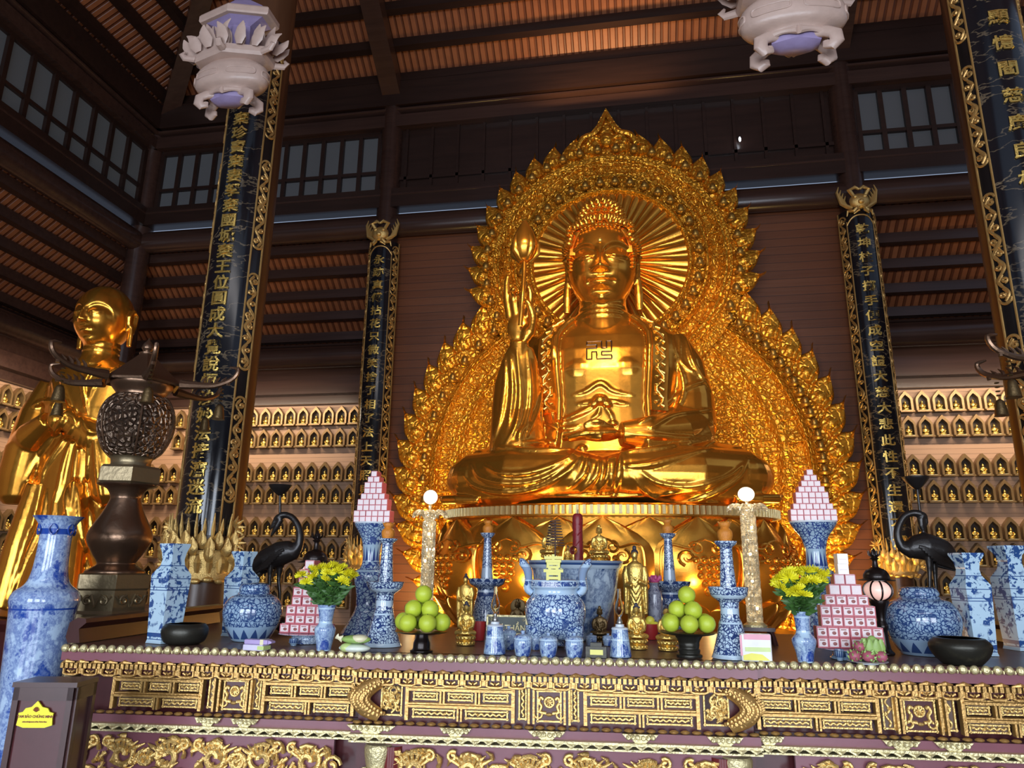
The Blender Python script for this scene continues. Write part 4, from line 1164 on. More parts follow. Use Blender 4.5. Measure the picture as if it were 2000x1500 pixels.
mf = [(.035, [(500, 520), (520, 640), (540, 760), (560, 880)]), (.04, [(380, 600), (420, 760), (470, 900), (490, 960)]), (.04, [(330, 640), (370, 780), (440, 880), (500, 930)]),
      (.05, [(210, 830), (280, 800), (380, 800), (420, 870), (330, 1020), (230, 1180), (160, 1300)]), (.045, [(480, 930), (400, 1060), (300, 1210), (260, 1330)]), (.04, [(430, 880), (330, 1030), (220, 1200), (180, 1320)]),
      (.04, [(520, 900), (560, 980), (640, 1000)]), (.045, [(470, 1010), (420, 1160), (380, 1340), (340, 1480)]), (.045, [(510, 1010), (490, 1160), (470, 1340), (450, 1490)]), (.045, [(560, 1030), (565, 1180), (560, 1340), (550, 1490)]), (.045, [(600, 1040), (620, 1200), (640, 1340), (660, 1480)]),
      (.04, [(640, 560), (560, 640), (520, 760)]), (.04, [(760, 560), (700, 620), (600, 700), (560, 800)]), (.035, [(860, 520), (760, 600), (700, 660)])]
add_folds(m, bv, OM, mf, c3, .04)
c4 = lambda x, z: (x*.28, 940+z*.28)
mf2 = [(.05, [(330, 60), (290, 300), (180, 560), (90, 820)]), (.05, [(390, 60), (360, 320), (300, 560), (240, 830)]), (.05, [(470, 40), (470, 240)]), (.045, [(540, 40), (560, 260), (600, 520), (640, 640)]), (.045, [(600, 60), (640, 300), (680, 560)]),
       (.045, [(250, 300), (160, 560), (60, 830)])]
add_folds(m, bv, OM, mf2, c4, .045)
mo = remesh(m, 'body', 'gold_leaf', .0155, 2, monk)
for v in mo.data.vertices: v.co.z = max(v.co.z, .0)
bpy.data.meshes.remove(base)
tag(MB().lathe([(1.0, 0), (1.05, .10), (.95, .16), (.90, .85), (.98, .94), (.98, .985)], 6, sx=1.0, sy=.85).build('monk_pedestal', 'lacquer_maroon', loc=(MX, MY, 0), angle=20), 'dark red pedestal under the standing golden monk', 'pedestal')
# ------------------------------------------------------------------ bronze lantern stands either side of the altar
LX, LY = -3.44, 4.4
def bronze_lantern():
    b = (LX, LY, 0); t = thing('bronze_lantern', 'tall bronze lantern stand with hipped roof left of the altar table', 'lantern', b)
    pr = lambda pts: px_prof(b, pts, 0)
    ped = pr([(72, 1209), (72, 1196), (68, 1190), (68, 1152), (71, 1148), (71, 1122), (62, 1119)])
    MB().lathe([(.30, 0), (.30, .5), (.27, .52), (.26, ped[0][1]-.03)]+[(r*1.06, z) for r, z in ped], 6, ph=R(12)).build('pedestal', 'bronze_pale', t, angle=20)
    orn = MB()
    for k in range(6):
        a = R(12)+2*PI*(k+.5)/6; d = Vector((math.cos(a), math.sin(a), 0)); s = Vector((-math.sin(a), math.cos(a), 0)); zc = (ped[2][1]+ped[3][1])/2; rr = ped[2][0]*1.06*math.cos(PI/6)
        for q in (-1, 1):
            orn.tube([d*(rr+.004)+s*x*q+Vector((0, 0, zc+z)) for x, z in curl((.05, 0), .006, .03, .4, 1.2)], .008, 6)
            orn.tube([d*(rr+.004)+s*x*q+Vector((0, 0, zc+z)) for x, z in ((0, -.04), (.03, .035), (.08, .0), (.10, .03))], .008, 6)
    orn.build('pedestal_relief', 'bronze_pale', t)
    MB().lathe(smooth_prof(pr([(58, 1119), (56, 1114), (40, 1104), (38, 1098), (50, 1080), (63, 1056), (60, 1035), (42, 1003), (32, 980), (31, 970), (40, 956), (57, 950), (60, 947)])), 40).build('baluster', 'bronze', t)
    MB().lathe(pr([(60, 949), (67, 944), (67, 918), (62, 913), (45, 912)]), 6, ph=R(12)).build('collar', 'bronze_pale', t, angle=20)
    MB().lathe(smooth_prof(pr([(42, 914), (40, 905), (43, 896), (50, 891)])), 32).build('neck', 'bronze_pale', t)
    MB().lathe(smooth_prof(pr([(46, 894), (62, 880), (76, 850), (79, 828), (76, 805), (66, 786), (52, 776)])), 48).build('globe', 'bronze_relief', t)
    rb = MB(); gp = smooth_prof(pr([(46, 894), (62, 880), (76, 850), (79, 828), (76, 805), (66, 786), (52, 776)]))
    for k in range(6):
        a = R(12)+2*PI*k/6
        rb.tube([((r+.004)*math.cos(a+o), (r+.004)*math.sin(a+o), z) for r, z in gp for o in (0,)], .007, 6)
    rb.build('globe_rib_molding', 'bronze', t)
    MB().lathe(smooth_prof(pr([(50, 777), (52, 770), (64, 757), (65, 748), (60, 744)])), 40).build('lip', 'bronze', t)
    z1 = zpix(b, 744); z2 = zpix(b, 694); zt_ = zpix(b, 660); k = mpp((LX, LY, 2.9))
    MB().lathe([(50*k, z1), (71*k, z1-.035), (73*k, z1-.02), (50*k, z1+.06), (27*k, z2-.05), (14*k, z2)], 6, ph=R(12)).build('roof', 'bronze', t, angle=20)
    MB().lathe(smooth_prof([(12*k, z2-.005), (14*k, z2+.015), (7*k, z2+.025), (11*k, z2+.05), (9*k, z2+.08), (3*k, z2+.11), (.5*k, zt_)]), 20).build('finial', 'bronze', t)
    for q in range(6):                                                     # dragon-tail horns with hanging bells
        a = R(12)+2*PI*q/6; d = Vector((math.cos(a), math.sin(a), 0)); z = Vector((0, 0, z1-.02))
        pts = spline([d*.27+z, d*.40+z+Vector((0, 0, -.005)), d*.52+z, d*.63+z+Vector((0, 0, .05)), d*.66+z+Vector((0, 0, .12)), d*.60+z+Vector((0, 0, .135))], 16)
        h = MB().tube(pts, [.035, .026, .02, .018, .016, .006], 8).build('roof_horn', 'bronze', t)
        f = MB()
        for j in range(5):
            p = d*(.42+.045*j)+z; f.tube([p, p+Vector((0, 0, .035))+d*.005, p+Vector((0, 0, .06))+d*.03], [.014, .012, .003], 6)
        f.build('horn_crest', 'bronze', h)
        bl = MB(); p = d*.56+z
        for j in range(4): bl.lathe([(.012, -.004), (.016, 0), (.012, .004)], 8, tuple(p+Vector((0, 0, -.03-.028*j))))
        bl.build('bell_chain', 'bronze_dark', h)
        MB().lathe(smooth_prof([(.045, -.25), (.040, -.245), (.034, -.20), (.024, -.155), (.005, -.138)]), 16, tuple(p)).build('bell', 'bronze_dark', h)
    return t
lan = bronze_lantern()
dup(lan, (2.74, LY+.16, 0), R(60), 'second bronze lantern stand right of the altar table near the thick column')
# ------------------------------------------------------------------ the carved altar table
ZT = 1.25
TA = PZ(140, 1260, ZT); TB = PZ(1980, 1304, ZT)
TRZ = math.atan2(TB.y-TA.y, TB.x-TA.x)
TL0 = PZ(128, 1259, ZT)
TW = (TB-TL0).length+.67; TD = 1.55
table = thing('altar_table', 'long red and gold carved altar table holding the vases, fruit and small statues', 'table', (TL0.x, TL0.y, 0), TRZ)
_tc, _ts = math.cos(TRZ), math.sin(TRZ)
def t2w(x, y, z): return Vector((TL0.x+x*_tc-y*_ts, TL0.y+x*_ts+y*_tc, z))
def tx(px, py=1380, yo=0.0):
    """position along the front, measured in the table's own frame, of a photo column"""
    d = ray(px, py); n = Vector((-_ts, _tc, 0)); o = t2w(0, yo, 0)-CAMP
    p = CAMP+d*(o.dot(n)/d.dot(n)); q = p-Vector((TL0.x, TL0.y, 0)); return q.x*_tc+q.y*_ts
def zr(y): 
    c = t2w(tx(1000, y), 0, 0); return zpix((c.x, c.y), y)
XA, XB = tx(693), tx(1478)
SECT = ((0, XA, 0.0), (XA, XB, -.045), (XB, TW, 0.0))
Z = {k: zr(v) for k, v in dict(bead=1294, purple=1311, rope=1316, dent=1327, fret=1342, pan=1413, bl=1421, waist=1437, trim=1453, red=1459).items()}
top = MB()
top.box((TW/2, TD/2+.0, ZT-.0225), (TW, TD-.0, .04)); top.box(((XA+XB)/2, -.01, ZT-.0225), (XB-XA, .07, .04))
top.build('tabletop', 'table_top', table, smooth=False)
body = MB(); body.box((TW/2, TD/2+.05, (ZT-.052)/2), (TW-.06, TD-.12, ZT-.05)); body.box(((XA+XB)/2, .10, (ZT-.05)/2), (XB-XA-.04, .20, ZT-.05))
body.build('carcass', 'lacquer_maroon', table, smooth=False)
for x in (0.0, TW):                                                       # everted ends of the top
    s = 1 if x == 0 else -1; m = MB()
    m.prism([(x-s*.035, ZT+.002), (x-s*.05, ZT+.03), (x-s*.04, ZT+.10), (x-s*.0, ZT+.125), (x+s*.045, ZT+.12), (x+s*.05, ZT+.10), (x+s*.015, ZT+.07), (x+s*.03, ZT+.002)], .06, TD-.02)
    m.build('everted_end', 'dark_red_wood', table, angle=50)
cor = MB(); dent = MB(); fret = MB(); bead = MB(); rope = MB(); wst = MB(); trm = MB(); blm = MB(); bck = MB()
def rows_for(x0, x1, yo):
    L = x1-x0; c = (x0+x1)/2
    cor.box((c, yo+.022, (ZT-.008+Z['purple'])/2), (L, .08, ZT-.008-Z['purple'])); 
    n = int(L/.048)
    for k in range(n):
        x = x0+L*(k+.5)/n
        bead.ell((x, yo-.030, (ZT+Z['bead'])/2+.004), (.020, .018, (ZT-Z['bead'])*.62), 8, 6)
        bead.ell((x+L/n/2, yo-.026, Z['bead']+.012), (.006, .01, .010), 6, 4)
    n = int(L/.075)
    for k in range(n):
        x = x0+L*(k+.5)/n; zc = (Z['purple']+Z['rope'])/2
        rope.tube([(x-.03, yo-.012, zc-.004), (x, yo-.024, zc+.004), (x+.034, yo-.012, zc-.002)], [.004, .010, .003], 6)
    n = int(L/.024)
    for k in range(n): dent.box((x0+L*(k+.5)/n, yo+.005, (Z['rope']+Z['dent'])/2), (.0145, .05, (Z['rope']-Z['dent'])*.96))
    bck.box((c, yo+.045, (Z['rope']+Z['dent'])/2), (L, .06, Z['rope']-Z['dent']))
    n = int(L/.098); h = Z['dent']-Z['fret']
    for k in range(n):
        x = x0+L*(k+.5)/n; zc = (Z['dent']+Z['fret'])/2; w = L/n*.36
        fret.tube([(x-w, yo, zc+h*.42), (x-w, yo, zc-h*.28), (x-w*.6, yo, zc-h*.44), (x+w*.6, yo, zc-h*.44), (x+w, yo, zc-h*.28), (x+w, yo, zc+h*.42)], .007, 6)
        fret.tube([(x-w*.55, yo+.004, zc+h*.15), (x-w*.1, yo+.004, zc-h*.1), (x, yo, zc+h*.18), (x+w*.1, yo+.004, zc-h*.1), (x+w*.55, yo+.004, zc+h*.15)], .006, 6)
        fret.box((x+L/n/2, yo+.005, zc+h*.1), (w*.5, .012, h*.75))
    bck.box((c, yo+.045, (Z['dent']+Z['fret'])/2), (L, .06, h*.98))
    n = int(L/.05)
    for k in range(n): blm.ell((x0+L*(k+.5)/n, yo+.015, (Z['pan']+Z['bl'])/2), (.022, .016, (Z['pan']-Z['bl'])*.5), 8, 6)
    wst.box((c, yo+.05, (Z['bl']+Z['waist'])/2), (L, .09, Z['bl']-Z['waist']))
    trm.box((c, yo+.02, Z['waist']-.006), (L, .10, .012)); trm.box((c, yo+.02, Z['trim']+.003), (L, .09, .008))
    n = int(L/.06)
    for k in range(n):
        x = x0+L*(k+.5)/n; zc = (Z['waist']+Z['trim'])/2
        trm.tube([(x-.026, yo-.024, zc+.008), (x, yo-.03, zc-.004), (x+.026, yo-.024, zc+.008)], [.004, .010, .004], 6)
for s_ in SECT: rows_for(*s_)
cor.build('cornice', 'lacquer_purple', table, smooth=False); bead.build('bead_molding', 'gold_pale', table); rope.build('rope_molding', 'gold_trim', table)
bck.build('frieze_back', 'lacquer_maroon', table, smooth=False); dent.build('dentil_molding', 'gold_trim', table, smooth=False); fret.build('key_fret_molding', 'gold_trim', table); blm.build('lower_bead_molding', 'gold_trim', table)
wst.build('waist', 'lacquer_purple', table, smooth=False); trm.build('white_gold_trim', 'gold_pale', table)
rp = random.Random(12)
def relief(m, x0, x1, z0, z1, y, r, dens):
    """foliage scrolls filling a rectangle"""
    w, h = x1-x0, z1-z0; n = max(2, int(w*h*dens)); along = w >= h
    st = [(x0+w*t, y, (z0+z1)/2+h*.28*math.sin(t*PI*max(2, w/h))) if along else ((x0+x1)/2+w*.28*math.sin(t*PI*max(2, h/w)), y, z0+h*t) for t in [i/30 for i in range(31)]]
    m.tube(st, r, 6)
    for k in range(n):
        cx, cz_ = x0+w*(.06+.88*rp.random()), z0+h*(.12+.76*rp.random()); q = rp.uniform(.10, .22)*min(w, h, .2)*1.6
        if rp.random() < .6: m.tube([(min(x1, max(x0, x)), y-.004*rp.random(), min(z1, max(z0, zq))) for x, zq in curl((cx, cz_), q*.15, q, rp.uniform(0, 6), rp.choice((-1, 1))*rp.uniform(.6, 1.2), 9)], [r*1.2, r, r*.5], 5)
        else: m.ell((cx, y, cz_), (q*.7, r*1.1, q*.38), 6, 5, (0, rp.uniform(-1.2, 1.2), 0))
def panel(x0, x1, z0, z1, yo, relief_mat='gold_carving', board='panel_brown', dens=900, med=False):
    o = MB().box(((x0+x1)/2, yo+.055, (z0+z1)/2), (x1-x0, .02, z1-z0)).build('carved_panel', board, table, smooth=False)
    m = MB(); b = .006
    for a, c_, d in (((x0+x1)/2, z0+b, (x1-x0, .014, .007)), ((x0+x1)/2, z1-b, (x1-x0, .014, .007))): m.box((a, yo+.042, c_), d)
    for a in (x0+b, x1-b): m.box((a, yo+.042, (z0+z1)/2), (.007, .014, z1-z0))
    if med:
        cx, cz_ = (x0+x1)/2, z0+(z1-z0)*.62; s = (z1-z0)
        m.tube([(cx+s*.15*math.cos(2*PI*i/20), yo+.042, cz_+s*.15*math.sin(2*PI*i/20)) for i in range(20)], .006, 6, closed=True)
        for i in range(8): m.tube([(cx, yo+.042, cz_), (cx+s*.14*math.cos(PI*i/4), yo+.042, cz_+s*.14*math.sin(PI*i/4))], .004, 5)
        for q in (-1, 1):
            m.tube([(cx+q*x, yo+.042, cz_+z) for x, z in spline2([(s*.10, -s*.34), (s*.30, -s*.30), (s*.26, -s*.12), (s*.34, 0), (s*.28, s*.14), (s*.2, s*.08)], 16)], .008, 6)
            m.tube([(cx+q*x, yo+.042, cz_+z) for x, z in curl((s*.34, -s*.36), .005, .025, 0, 1.1)], .006, 6)
        m.ell((cx, yo+.042, cz_-s*.38), (s*.12, .012, s*.06), 10, 6)
    else: relief(m, x0+.014, x1-.014, z0+.014, z1-.014, yo+.043, .006, dens)
    m.build('scroll_relief', relief_mat, o)
ZP0, ZP1 = Z['pan']+.006, Z['fret']+.03
def stack(px0, px1, yo, first=True):
    """three courses of small carved panels between gold rails"""
    x0, x1 = tx(px0), tx(px1); H = ZP1-ZP0; fr = MB(); rail = .022
    zb = [ZP0, ZP0+H*.30, ZP0+H*.42, ZP0+H*.70, ZP0+H*.82, ZP1]
    for za, zc_ in ((zb[1], zb[2]), (zb[3], zb[4])):
        for k in (.15, .5, .85): fr.box(((x0+x1)/2, yo+.03-.012*(k == .5), za+(zc_-za)*k), (x1-x0, .03, (zc_-za)*.26))
        fr.box(((x0+x1)/2, yo+.045, (za+zc_)/2), (x1-x0, .02, zc_-za))
    for a in (x0, x1): fr.box((a, yo+.03, (ZP0+ZP1)/2), (.016, .035, H))
    for za, zc_, n in ((zb[0], zb[1], 2), (zb[2], zb[3], 3), (zb[4], zb[5], 2)):
        w = (x1-x0)/n
        for k in range(n):
            panel(x0+w*k+.022, x0+w*(k+1)-.022, za+.006, zc_-.006, yo)
            if k: 
                for q in (-.008, .008): fr.box((x0+w*k+q, yo+.03, (za+zc_)/2), (.009, .03, zc_-za))
    fr.build('panel_frame', 'gold_trim', table, smooth=False)
def upright(px0, px1, yo, board='panel_brown', dens=900): panel(tx(px0), tx(px1), ZP0+.01, ZP1-.02, yo, board=board, dens=dens)
def medallion(px0, px1, yo):
    x0, x1 = tx(px0), tx(px1); H = ZP1-ZP0; fr = MB()
    for g in (.0, .022):
        for a in (x0-.012-g, x1+.012+g): fr.box((a, yo+.03-g*.3, ZP0+H*.42), (.010, .03, H*.84))
        fr.box(((x0+x1)/2, yo+.03-g*.3, ZP0+H*.84+g), (x1-x0+.03+2*g, .03, .010))
    fr.build('panel_frame', 'gold_trim', table, smooth=False)
    panel(x0, x1, ZP0+.004, ZP0+H*.80, yo-.004, board='lacquer_maroon', med=True)
    panel(x0, (x0+x1)/2-.008, ZP0+H*.90, ZP1, yo, dens=900); panel((x0+x1)/2+.008, x1, ZP0+H*.90, ZP1, yo)
yc = -.045
stack(213, 386, 0); upright(396, 414, 0); medallion(426, 472, 0); upright(484, 502, 0); stack(510, 686, 0)
upright(743, 787, yc, dens=2600); stack(797, 1003, yc); upright(1012, 1030, yc); medallion(1048, 1098, yc); upright(1114, 1132, yc); stack(1143, 1361, yc); upright(1372, 1424, yc, dens=2600)
stack(1482, 1716, 0); upright(1727, 1753, 0); medallion(1769, 1834, 0); upright(1845, 1873, 0); stack(1884, 2090, 0)
for px, s in ((716, 1), (1452, -1)):                                       # arched scaly dragon bodies at the breaks
    x = tx(px, yo=yc); H = ZP1-ZP0; pts = [(x+s*(.055-.085*math.sin(PI*i/16)), yc+.02-.03*math.sin(PI*i/16), ZP1-.015-(H-.03)*i/16) for i in range(17)]
    d = MB().tube(pts, [.030, .04, .042, .04, .03], 12).build('dragon_arch', 'gold_trim', table)
    sc = MB()
    for i in range(1, 16):
        p = Vector(pts[i])
        for q in range(7):
            an = R(-90+30*q); sc.ell((p.x+.041*math.sin(an), p.y-.041*math.cos(an), p.z+(.006 if q % 2 else 0)), (.009, .007, .010), 6, 4)
        sc.tube([(p.x-s*.035, p.y, p.z), (p.x-s*.062, p.y-.005, p.z+.014)], [.012, .003], 5)
    sc.build('scale_texture_rib', 'gold_trim', d)
def clasp(px, wpx, yo):
    x = tx(px, 1430, yo); w = abs(tx(px+wpx/2, 1430, yo)-tx(px-wpx/2, 1430, yo)); h = Z['bl']-Z['waist']; m = MB(); zc = (Z['bl']+Z['waist'])/2
    m.prism([(x-w/2, zc+h*.5), (x-w*.40, zc), (x-w*.25, zc-h*.1), (x-w*.15, zc-h*.5), (x+w*.15, zc-h*.5), (x+w*.25, zc-h*.1), (x+w*.40, zc), (x+w/2, zc+h*.5)], yo-.012, yo+.02)
    for q in (-1, 1):
        for k in range(3): m.tube([(x+q*xx, yo-.014, zz_) for xx, zz_ in curl((w*(.08+.13*k), zc+h*.12), .003, h*.26, k, q*1.1, 10)], .006, 5)
    m.build('waist_clasp', 'gold_pale', table)
for px, w_, yo in ((405, 52, 0), (477, 55, 0), (725, 95, yc), (890, 62, yc), (1068, 72, yc), (1250, 70, yc), (1415, 70, yc), (1500, 60, 0), (1757, 74, 0), (1858, 76, 0)): clasp(px, w_, yo)
ZG = Z['red']
for (x0, x1, yo) in SECT:                                                  # pierced gold apron
    a, b = x0+(.02 if x0 == 0 else .16), x1-(.02 if x1 == TW else .10)
    o = MB().box(((a+b)/2, yo+.045, (ZG+.62)/2), (b-a, .02, ZG-.62)).build('apron', 'lacquer_purple', table, smooth=False)
    m = MB(); z1 = ZG-.012; z0 = .72; x = a
    L = b-a; n = max(3, int(L/.23)); 
    m.tube([(a+L*i/80, yo+.02, z1-.175+.028*math.sin(i/80*n*PI)+.012*math.sin(i/80*n*3*PI)) for i in range(81)], .013, 8)
    for k in range(n):
        cx = a+L*(k+.5)/n; s = 1 if k % 2 else -1
        m.tube([(cx+s*x_, yo+.02, z1-.085+z_) for x_, z_ in curl((0, 0), .012, .070, 0, 1.35, 18)], [.017, .015, .011], 7)
        m.tube([(cx+s*.115+s*x_, yo+.02, z1-.10+z_) for x_, z_ in curl((0, 0), .008, .045, 2, -1.3, 14)], [.012, .009], 6)
        m.tube([(cx-s*x_, yo+.015, z1-.03+z_) for x_, z_ in curl((.08, 0), .006, .026, 1, 1.2, 12)], [.011, .008], 6)
        for q in range(7):
            m.tube([(cx+(q-3)*.012, yo+.02, z1-.075), (cx+(q-3)*.024, yo+.012, z1-.05+.016*math.cos((q-3)*.5)), (cx+(q-3)*.036, yo+.02, z1-.035+.02*math.cos((q-3)*.5))], [.006, .010, .003], 6)
        for q in range(22):
            an = rp.uniform(0, 6.28); rr = rp.uniform(.03, .135); px_, pz_ = cx+rr*math.cos(an), z1-.09+rr*.65*math.sin(an)
            m.tube([(px_, yo+.025, min(z1, pz_)), (px_+.02*math.cos(an+1), yo+.012, min(z1, pz_+.02*math.sin(an+1))), (px_+.045*math.cos(an+1.6), yo+.025, min(z1, pz_+.04*math.sin(an+1.6)))], [.012, .010, .003], 6)
    m.build('gold_scroll_relief', 'gold_carving', o)
    m = MB(); zb_ = z1-.26
    for k in range(int(L*90)):
        px_ = a+L*rp.random(); pz_ = zb_+rp.uniform(-.11, .06); an = rp.uniform(0, PI)
        m.tube([(px_, yo+.03, pz_), (px_+.022*math.cos(an), yo+.015, pz_+.022*math.sin(an)), (px_+.05*math.cos(an+.5), yo+.03, pz_+.045*math.sin(an+.5))], [.010, .012, .003], 6)
    m.build('leaf_relief', 'gold_pale', o)
for px, yo in ((760, yc), (1415, yc)):                                      # red round legs with pale gold caps
    x = tx(px, 1480, yo)
    l = MB().lathe([(.055, .0), (.055, ZG-.01)], 20, (x, yo+.055, 0)).build('leg', 'lacquer_red', table)
    s = -1 if px < 1000 else 1
    c = MB().lathe(smooth_prof([(.058, ZG-.10), (.066, ZG-.06), (.070, ZG-.02), (.062, ZG-.004)]), 20, (x+s*.06, yo+.05, 0))
    for k in range(6):
        an = R(-150+24*k); p = Vector((x+s*.06+.064*math.cos(an), yo+.05+.064*math.sin(an), ZG-.10)); c.tube([p, p+Vector((0, -.004, -.05)), p+Vector((0, 0, -.09))], [.016, .014, .006], 6)
    c.build('leg_cap', 'gold_pale', l)
# ------------------------------------------------------------------ donation box in front of the left end
dA, dB, dC = PZ(10, 1330, 1.16), PZ(135, 1331, 1.16), PZ(210, 1324, 1.16)
dw, dd = (dB-dA).length, (dC-dB).length+.02; drz = math.atan2(dB.y-dA.y, dB.x-dA.x)
dc = (dA+dC)/2
box = thing('donation_box', 'dark red wooden donation box with a yellow plate in front of the table end', 'box', (dc.x, dc.y, 0), drz)
MB().box((0, 0, .57), (dw-.02, dd-.02, 1.14)).build('body', 'lacquer_maroon', box, smooth=False)
MB().box((0, 0, 1.15), (dw, dd, .02)).build('lid', 'dark_red_wood', box, smooth=False)
fr = MB()
for sx_, sy_, L, ax in ((0, -dd/2, dw-.02, 0), (dw/2, 0, dd-.02, 1)):
    for e in (-1, 1):
        if ax == 0: fr.box((e*(L/2-.012), sy_+.006, .57), (.024, .016, 1.14))
        else: fr.box((sx_-.006, e*(L/2-.012), .57), (.016, .024, 1.14))
    for z in (.02, 1.115):
        if ax == 0: fr.box((0, sy_+.006, z), (L, .016, .05))
        else: fr.box((sx_-.006, 0, z), (.016, L, .05))
fr.build('edge_frame', 'dark_red_wood', box, smooth=False)
cx_ = (65-10)/(135-10)*dw-dw/2; kz = mpp(dB)
pc = zpix(((dA+dB)/2).to_tuple(), 1392); pw = .5*61*kz*1.1; ph_ = .5*48*kz
ol = [(-pw, -ph_*.8), (-pw*.95, -ph_*.2), (-pw*.98, ph_*.1), (-pw*.75, ph_*.18), (-pw*.62, ph_*.45), (-pw*.3, ph_*.55), (0, ph_), (pw*.3, ph_*.55), (pw*.62, ph_*.45), (pw*.75, ph_*.18), (pw*.98, ph_*.1), (pw*.95, -ph_*.2), (pw, -ph_*.8), (pw*.6, -ph_*.98), (-pw*.6, -ph_*.98)]
pl_ = MB().prism([(cx_+x, pc+z) for x, z in ol], -dd/2-.003, -dd/2+.004).build('name_plate', 'sign_yellow', box, smooth=False)
tm = MB()
for txt, s, dz in (('TAM BẢO CHỨNG MINH', .0132, -.12), ('acknowledgement of the Triple Gem', .0066, -.55)):
    vs, fs = glyphs(txt, s, .0, bold=.0006); tm.add([(cx_+x, -dd/2-.0042, pc+ph_*dz+z) for x, y, z in vs], fs)
for k in range(7):
    an = R(20+140*k/6); tm.tube([(cx_, -dd/2-.0035, pc+ph_*.24), (cx_+.014*math.cos(an), -dd/2-.0045, pc+ph_*.24+.017*math.sin(an))], [.004, .0015], 5)
tm.build('plate_lettering', 'sign_ink', pl_, smooth=False)
# ------------------------------------------------------------------ porcelain and other vessels on the table
def at(px, py, r=0.0, z=ZT):
    p = PZ(px, py, z); d = Vector((p.x, p.y, 0)).normalized(); p += d*r; p.z = z; return p
def prof_at(loc, pts, z=None):
    z = loc.z if z is None else z
    return [(r, max(0.0, h)) for r, h in px_prof(loc, pts, z)]
def pot(name, label, cat, px, py, pts, mat, seg=40, group=None, z=ZT, n=4, parent=None, part='body'):
    """a turned vessel from its outline in the photo; the first point is the foot"""
    k = mpp(PZ(px, py, z)); loc = at(px, py, pts[0][0]*k, z)
    pr = prof_at(loc, pts); pr[0] = (pr[0][0], 0.0)
    t = thing(name, label, cat, loc, 0, group)
    sp = smooth_prof(pr, n) if n > 1 else pr
    MB().lathe(sp, seg).build(part, mat, t)
    return t, loc, pr
def H_of(loc, y): return zpix(loc, y)-loc.z
# tall floor vase
vl = P(92, 1150, 3.78); vl.z = 0
pts = [(46, 1560), (50, 1500), (56, 1330), (62, 1200), (66, 1172), (60, 1155), (42, 1140), (34, 1115), (31, 1070), (32, 1040), (38, 1022), (50, 1009)]
pr = px_prof(vl, pts, 0); pr[0] = (pr[0][0], 0)
Hh = pr[-1][1]
porcelain('porcelain_landscape', 'land', 7.5, Hh, ((.945, .962, 'blue'), (.725, .73, 'blue')), base=(.50, .66, .86), blue=(.02, .07, .36))
t = thing('floor_vase', 'tall blue and white landscape porcelain floor vase beside the left table end', 'vase', vl)
pr2 = smooth_prof(pr); pr2 += [(pr[-1][0]*.86, Hh-.004), (pr[-1][0]*.66, Hh-.05)]
MB().lathe(pr2, 56).build('body', 'porcelain_landscape', t)
cl = MB()
for k in range(6):
    a = 2*PI*k/6; rr = pr[-2][0]*.93; zc = Hh-.075
    cl.tube([(rr*math.cos(a+x*2.6), rr*math.sin(a+x*2.6), zc+z) for x, z in [(.07*math.cos(2*PI*i/16)*(1+.25*math.cos(4*PI*i/16)), .032*math.sin(2*PI*i/16)) for i in range(16)]], .005, 6, closed=True)
MATS['cobalt'] = plain('cobalt', (.02, .06, .30), .15)
cl.build('cloud_collar', 'cobalt', t)
# round lidded jars
porcelain('porcelain_jar', 'vine', 52, .28, ((.0, .05, 'pale'), (.05, .26, 'teeth'), (.26, .275, 'pale'), (.36, .37, 'pale'), (.80, .815, 'pale')), base=(.27, .39, .53), blue=(.025, .06, .18), dens=.12)
def jar(px, py, pts, lid, label):
    t, loc, pr = pot('porcelain_jar', label, 'jar', px, py, pts, 'porcelain_jar', 48)
    lp = prof_at(loc, lid); MB().lathe(smooth_prof(lp, 2), 40).build('lid', 'porcelain_jar', t)
    return t
jar(488, 1254, [(33, 1254), (37, 1246), (50, 1222), (56, 1198), (54, 1180), (44, 1166), (32, 1160), (30, 1156)], [(28, 1156), (29, 1154), (29.5, 1150), (28, 1145), (24, 1140), (1, 1138)], 'squat round blue porcelain jar with flat lid at the left of the table')
jar(1810, 1282, [(40, 1282), (44, 1278), (60, 1250), (68, 1217), (66, 1195), (54, 1176), (38, 1168), (36, 1165)], [(33, 1165), (35, 1163), (36, 1158), (33, 1152), (28, 1147), (1, 1145)], 'squat round blue porcelain jar with flat lid beside the right black bowl')
# square vases
porcelain('porcelain_square', 'spray', 34, .4, ((.0, .045, 'pale'), (.045, .055, 'blue'), (.08, .13, 'blue'), (.135, .15, 'pale'), (.655, .665, 'blue'), (.69, .70, 'blue'), (.80, .81, 'blue'), (.965, .975, 'blue')), base=(.47, .65, .78), blue=(.025, .08, .25))
def square_vase(px, py, pts, rz, label):
    k = mpp(PZ(px, py, ZT)); loc = at(px, py, pts[0][0]*k*1.0)
    pr = prof_at(loc, pts); pr[0] = (pr[0][0], 0.0); f = 1.0/(abs(math.cos(PI/4-rz))) if False else 1.02
    t = thing('square_vase', label, 'vase', loc, 0)
    MB().lathe([(r*f, z) for r, z in pr]+[(pr[-1][0]*.8, pr[-1][1]-.002), (pr[-1][0]*.7, pr[-1][1]-.03)], 4, ph=rz+PI/4).build('body', 'porcelain_square', t, angle=25)
    return t
sq = lambda y0, y1, w: [(w[0], y1), (w[0]*.93, y1-(y1-y0)*.05), (w[1], y0+(y1-y0)*.33), (w[1]*.98, y0+(y1-y0)*.305), (w[2]*1.1, y0+(y1-y0)*.215), (w[2], y0+(y1-y0)*.16), (w[2]*1.12, y0+(y1-y0)*.09), (w[3], y0+(y1-y0)*.02), (w[3], y0)]
square_vase(318, 1258, sq(1062, 1258, (31, 36, 20, 28)), R(-18), 'square blue and white porcelain vase behind the left brown bowl')
